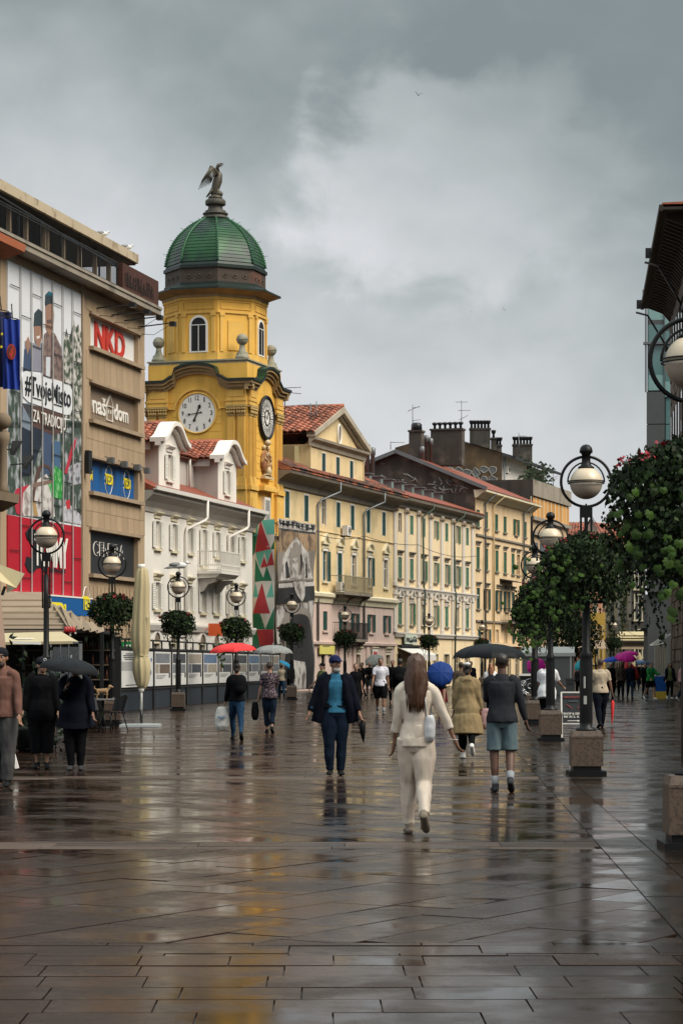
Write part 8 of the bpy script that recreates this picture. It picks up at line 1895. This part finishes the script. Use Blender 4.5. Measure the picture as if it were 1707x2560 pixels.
# --- middle distance
MD = .019
def P_(label, px, Y, face, **k): return person(label, px, Y, face, **{**dict(vox=MD), **k})
pol = cloth('polo', (.56, .54, .60), c2=(.30, .36, .16), c2s=3, c2t=.62, bump=0)
P_('man in white polo shirt with green print and black shorts walking towards us', 951, 77, PI, H=1.80, top=pol, sleeve=.38, hem=.5, bottom=K['black'], blen=.50, bloose=.03, skin='tan', legs=((10, 6), (-8, 20)), socks=cloth('grey_sock', (.22, .23, .24)), width=1.1, shoes=cloth('grey_shoe', (.12, .12, .12), bump=0))
p = P_('man in black with a black backpack walking away left of the woman in cream', 1000, 72, .1, H=1.76, coat=K['black'], coat_hem=.46, bottom=K['navy'], skin='mid', legs=((8, 4), (-8, 20)))
bk_ = thing('backpack', 'black backpack on the man left of the woman in cream', 'bag', p['world'](p['T'](.72)+Vector((-.06, -.24, 0))), .1); MB().ell((0, 0, 0), (.22, .15, .28), 12, 8).ell((0, -.1, -.08), (.16, .09, .14), 10, 6).build('pouch', K['black'], bk_)
P_('woman in black top behind the shoulder of the man in the blue shirt', 889, 76, PI, H=1.64, top=K['black'], sleeve=.4, bottom=K['black'], skin='light', hair='short', hairm=H_br, fem=True)
P_('woman in olive T shirt and cap partly hidden by the man in the blue shirt', 807, 79, PI-.9, H=1.66, top=K['olive'], sleeve=.35, bottom=K['jeans'], skin='light', hair='bun', hat=('cap', K['black']), fem=True, arms=((20, 12, 60), (10, 20, 30)))
P_('bald man in black top and grey shorts with folded hands', 923, 121, PI, H=1.72, top=K['black'], bottom=K['grey'], blen=.5, bloose=.03, skin='tan', hair=None, arms=((16, 8, 60, 25), (16, 8, 60, 25)))
P_('man in black lifting a cup to his mouth', 905, 112, PI-.6, H=1.7, top=K['black'], bottom=K['black'], skin='tan', arms=((30, 10, 110, 20), (5, 8, 12)))
P_('man in dark jacket behind the white polo shirt', 981, 98, PI, H=1.78, coat=K['black'], bottom=K['jeans'], skin='tan')
P_('man in grey jacket beyond the black backpack', 1019, 108, PI, H=1.76, coat=K['grey'], bottom=K['jeans'], skin='light')
p = P_('person in dark red dress hidden behind a tilted blue umbrella', 1103, 80, PI, H=1.62, top=K['navy'], bottom=cloth('wine', (.10, .012, .02)), flare=-.05, blen=.78, skin='light', fem=True, arms=((50, 5, 80, 15), (10, 8, 20)))
umbrella('blue umbrella tilted towards us behind the woman in cream', Vector((gpos(1101, 79.2).x, 79.2, zat(1680, 79.2))), U('blue', (.010, .035, .16)), .46, .20, tilt=(1.2, .0))
P_('person in brown jacket walking away beside the blue umbrella', 1152, 70, 0, H=1.68, coat=K['brown'], bottom=K['black'], skin='mid', hair='short')
P_('auburn haired woman between the raincoat and the grey sweatshirt', 1226, 76, 0, H=1.64, coat=K['white'], coat_hem=.5, bottom=K['jeans'], hair='long', hairm=H_or, fem=True, skin='light')
P_('pedestrian in dark clothes beyond the beige raincoat', 1176, 104, PI, H=1.74, top=K['navy'], bottom=K['black'], skin='tan')
p = P_('person under a small patterned umbrella near the pink shop', 936, 134, 0, H=1.6, coat=K['dkgrey'], bottom=K['black'], skin='tan', arms=((5, 8, 10), (44, 5, 85, 10)))
umbrella('small patterned umbrella in front of the pink shop', Vector((gpos(933, 134).x, 134, 1.93)), U('pattern', (.10, .11, .10), c2=(.3, .3, .28), c2s=40), .55, .2, grip=p['world'](p['hands'][1]))
p = P_('person in jeans with a light blue umbrella by the scaffold', 704, 116, .2, H=1.6, top=K['beige'], bottom=K['bjeans'], skin='light', fem=True, arms=((5, 8, 10), (44, 5, 85, 10)))
umbrella('light blue umbrella beside the grey speckled one', Vector((gpos(718, 116).x, p['world'](p['hands'][1]).y, 1.66)), U('cyan', (.02, .20, .36)), .42, .18, grip=p['world'](p['hands'][1]))
P_('person standing by the wrapped scaffold foot', 726, 124, PI, H=1.68, top=K['dkgrey'], bottom=K['black'], skin='tan')
# --- right side
P_('person in loose white T shirt half hidden behind the second lamp pole', 1366, 59, -.35, H=1.74, top=K['white'], sleeve=.45, hem=.42, loose=.045, bottom=K['black'], skin='tan', lean=.12, arms=((10, 8, 20), (32, 10, 30)), legs=((6, 4), (-10, 18)), width=1.1)
p = P_('man in beige T shirt and dark jeans carrying a folded red umbrella', 1500, 61, .1, H=1.74, top=K['beige'], sleeve=.42, hem=.5, loose=.024, bottom=K['navy'], bloose=.02, skin='mid', legs=((-14, 10), (12, 5)), arms=((5, 10, 20), (-4, 13, 10)), hairm=mat('hair_cropped', (.05, .03, .022), rough=.8), width=1.12)
folded_umbrella('folded red umbrella pointing down from the hand of the man in beige', p['world'](p['hands'][1]), p['world'](p['hands'][1]+Vector((-.03, -.02, -.78))), U('red', (.56, .035, .035)), .045)
p = P_('person in long dark dress under a dark umbrella before the kiosk', 1404, 128, 0, H=1.66, coat=K['dkgrey'], coat_hem=.24, hair='long', bottom=K['black'], fem=True, skin='light', arms=((5, 8, 10), (44, 5, 85, 10)))
umbrella('dark umbrella in front of the white kiosk', Vector((gpos(1408, 128).x, 128, 2.0)), U('slate', (.035, .038, .045)), .52, .2, grip=p['world'](p['hands'][1]))
bag('pale tote bag carried by the person in the long dark dress', p['world'](p['hands'][1]+Vector((.12, 0, -.2))), .22, .4, K['beige'], 'tote_bag', .12)
far = [('woman in black coat with a smiling face left of the magenta umbrella', 1525, 112, PI, dict(coat=K['black'], coat_hem=.3, bottom=K['black'], hair='long', hairm=H_gr, fem=True)), ('person in black walking under the magenta umbrella', 1551, 111, PI, dict(top=K['brown'], bottom=K['black'], hair='long', fem=True)),
       ('person in denim jacket and blue jeans under the magenta umbrella', 1574, 112, PI, dict(top=K['jeans'], bottom=K['bjeans'], skin='tan')), ('person in green jacket and shorts with bare legs', 1625, 109, PI+.5, dict(coat=K['green'], coat_hem=.5, bottom=K['black'], blen=.4, bloose=.03, shoes=M_wsh, arms=((40, 10, 60), (20, 8, 30)))),
       ('woman in open navy jacket, black trousers and white sneakers', 1673, 111, PI, dict(top=K['olive'], coat=K['navy'], coat_open=True, bottom=K['black'], hair='long', shoes=M_wsh, fem=True)), ('person in pale pink jacket and jeans cut by the right edge', 1706, 103, -.9, dict(coat=K['rose'], bottom=K['jeans'], shoes=M_wsh, fem=True, legs=((20, 6), (-22, 16)))),
       ('person in dark coat behind the black coated woman', 1540, 126, PI, dict(coat=K['brown'], bottom=K['black'])), ('person in black beside the blue stand', 1612, 122, PI, dict(coat=K['black'], bottom=K['black'])), ('person holding the pink umbrella between the lamp poles', 1350, 120, 0, dict(coat=K['black'], bottom=K['jeans'])),
       ('small person under the cyan umbrella', 1446, 118, 0, dict(H=1.5, coat=K['dkgrey'], bottom=K['black'])), ('person in dark clothes far down the street', 1590, 150, 0, dict(coat=K['black'], bottom=K['jeans'])), ('distant walker in grey near the tan parasols', 1603, 172, PI, dict(coat=K['grey'], bottom=K['black']))]
for lab, px, Y, fc, k in far: P_(lab, px, Y, fc, **{**dict(skin='light', vox=.024), **k})
def um(label, px, py, Y, m, Rr, tilt=(0, 0), h=.2): umbrella(label, Vector((gpos(px, Y).x, Y, zat(py, Y))), m, Rr, h, tilt=tilt)
mg = U('magenta', (.42, .012, .20))
um('magenta umbrella, the front one of two over the walking pair', 1564, 1634, 110.4, mg, .50, (.35, .1), .26); um('magenta umbrella just behind the front magenta one', 1572, 1627, 113.5, U('pink', (.48, .02, .22)), .45, (.1, 0), .2)
um('royal blue umbrella left of the magenta pair', 1530, 1642, 113, U('royal', (.012, .05, .34)), .48, (.1, -.1)); um('red umbrella tilted behind the denim jacket', 1586, 1672, 114, U('scarlet', (.45, .03, .03)), .52, (.5, .9), .25)
um('dark blue umbrella near the tan parasols', 1611, 1653, 123, U('dusk', (.03, .06, .12)), .45); um('pink umbrella seen between the lamp poles', 1348, 1664, 119, mg, .62, (.9, .5), .25); um('cyan umbrella peeking out left of the big lamp pole', 1448, 1654, 117, U('turquoise', (.03, .30, .36)), .44, (.4, -.7), .22)
um('navy umbrella low over a distant walker', 1602, 1650, 172, U('dusk', (.03, .06, .12)), .5)
# small tan dog standing on the cafe table
dg_ = thing('dog', 'small tan dog standing on the cafe table', 'dog', gpos(256, 60.4)+Vector((0, 0, .735)), .1)
b = MB(); s_ = .9
b.tube([(-.16*s_, 0, .22*s_), (-.05*s_, 0, .215*s_), (.08*s_, 0, .22*s_), (.16*s_, 0, .25*s_)], [.055*s_, .062*s_, .068*s_, .05*s_], 12, ref=(0, 1, 0)).tube([(.14*s_, 0, .24*s_), (.2*s_, 0, .31*s_)], [.045*s_, .04*s_], 10).ell((.22*s_, 0, .34*s_), (.055*s_, .045*s_, .045*s_), 10, 8).tube([(.25*s_, 0, .33*s_), (.31*s_, 0, .315*s_)], [.028*s_, .018*s_], 8)
b.tube([(-.16*s_, 0, .24*s_), (-.22*s_, 0, .30*s_), (-.20*s_, 0, .36*s_)], [.022*s_, .018*s_, .01*s_], 8)
for x_, back in ((.13, 0), (-.13, 1)):
    for y_ in (-.035, .035): b.tube([(x_*s_, y_*s_, .2*s_), ((x_+(.03 if back else 0))*s_, y_*s_, .13*s_), ((x_-(.02 if back else 0))*s_, y_*s_, .06*s_), (x_*s_, y_*s_, .01), ((x_+.025)*s_, y_*s_, .008)], [.032*s_, .024*s_, .016*s_, .016*s_, .012*s_], 8)
for y_ in (-.035, .035): b.tube([(.20*s_, y_*s_, .37*s_), (.18*s_, y_*1.6*s_, .35*s_), (.185*s_, y_*1.7*s_, .31*s_)], [.012*s_, .016*s_, .006*s_], 6)
me = remesh(b, .008, 2); me.materials.append(mat('tan_fur', (.30, .19, .10), rough=.85, var=.25, scale=20)); link('body', me, dg_)
bpy.data.scenes.remove(_tmp)
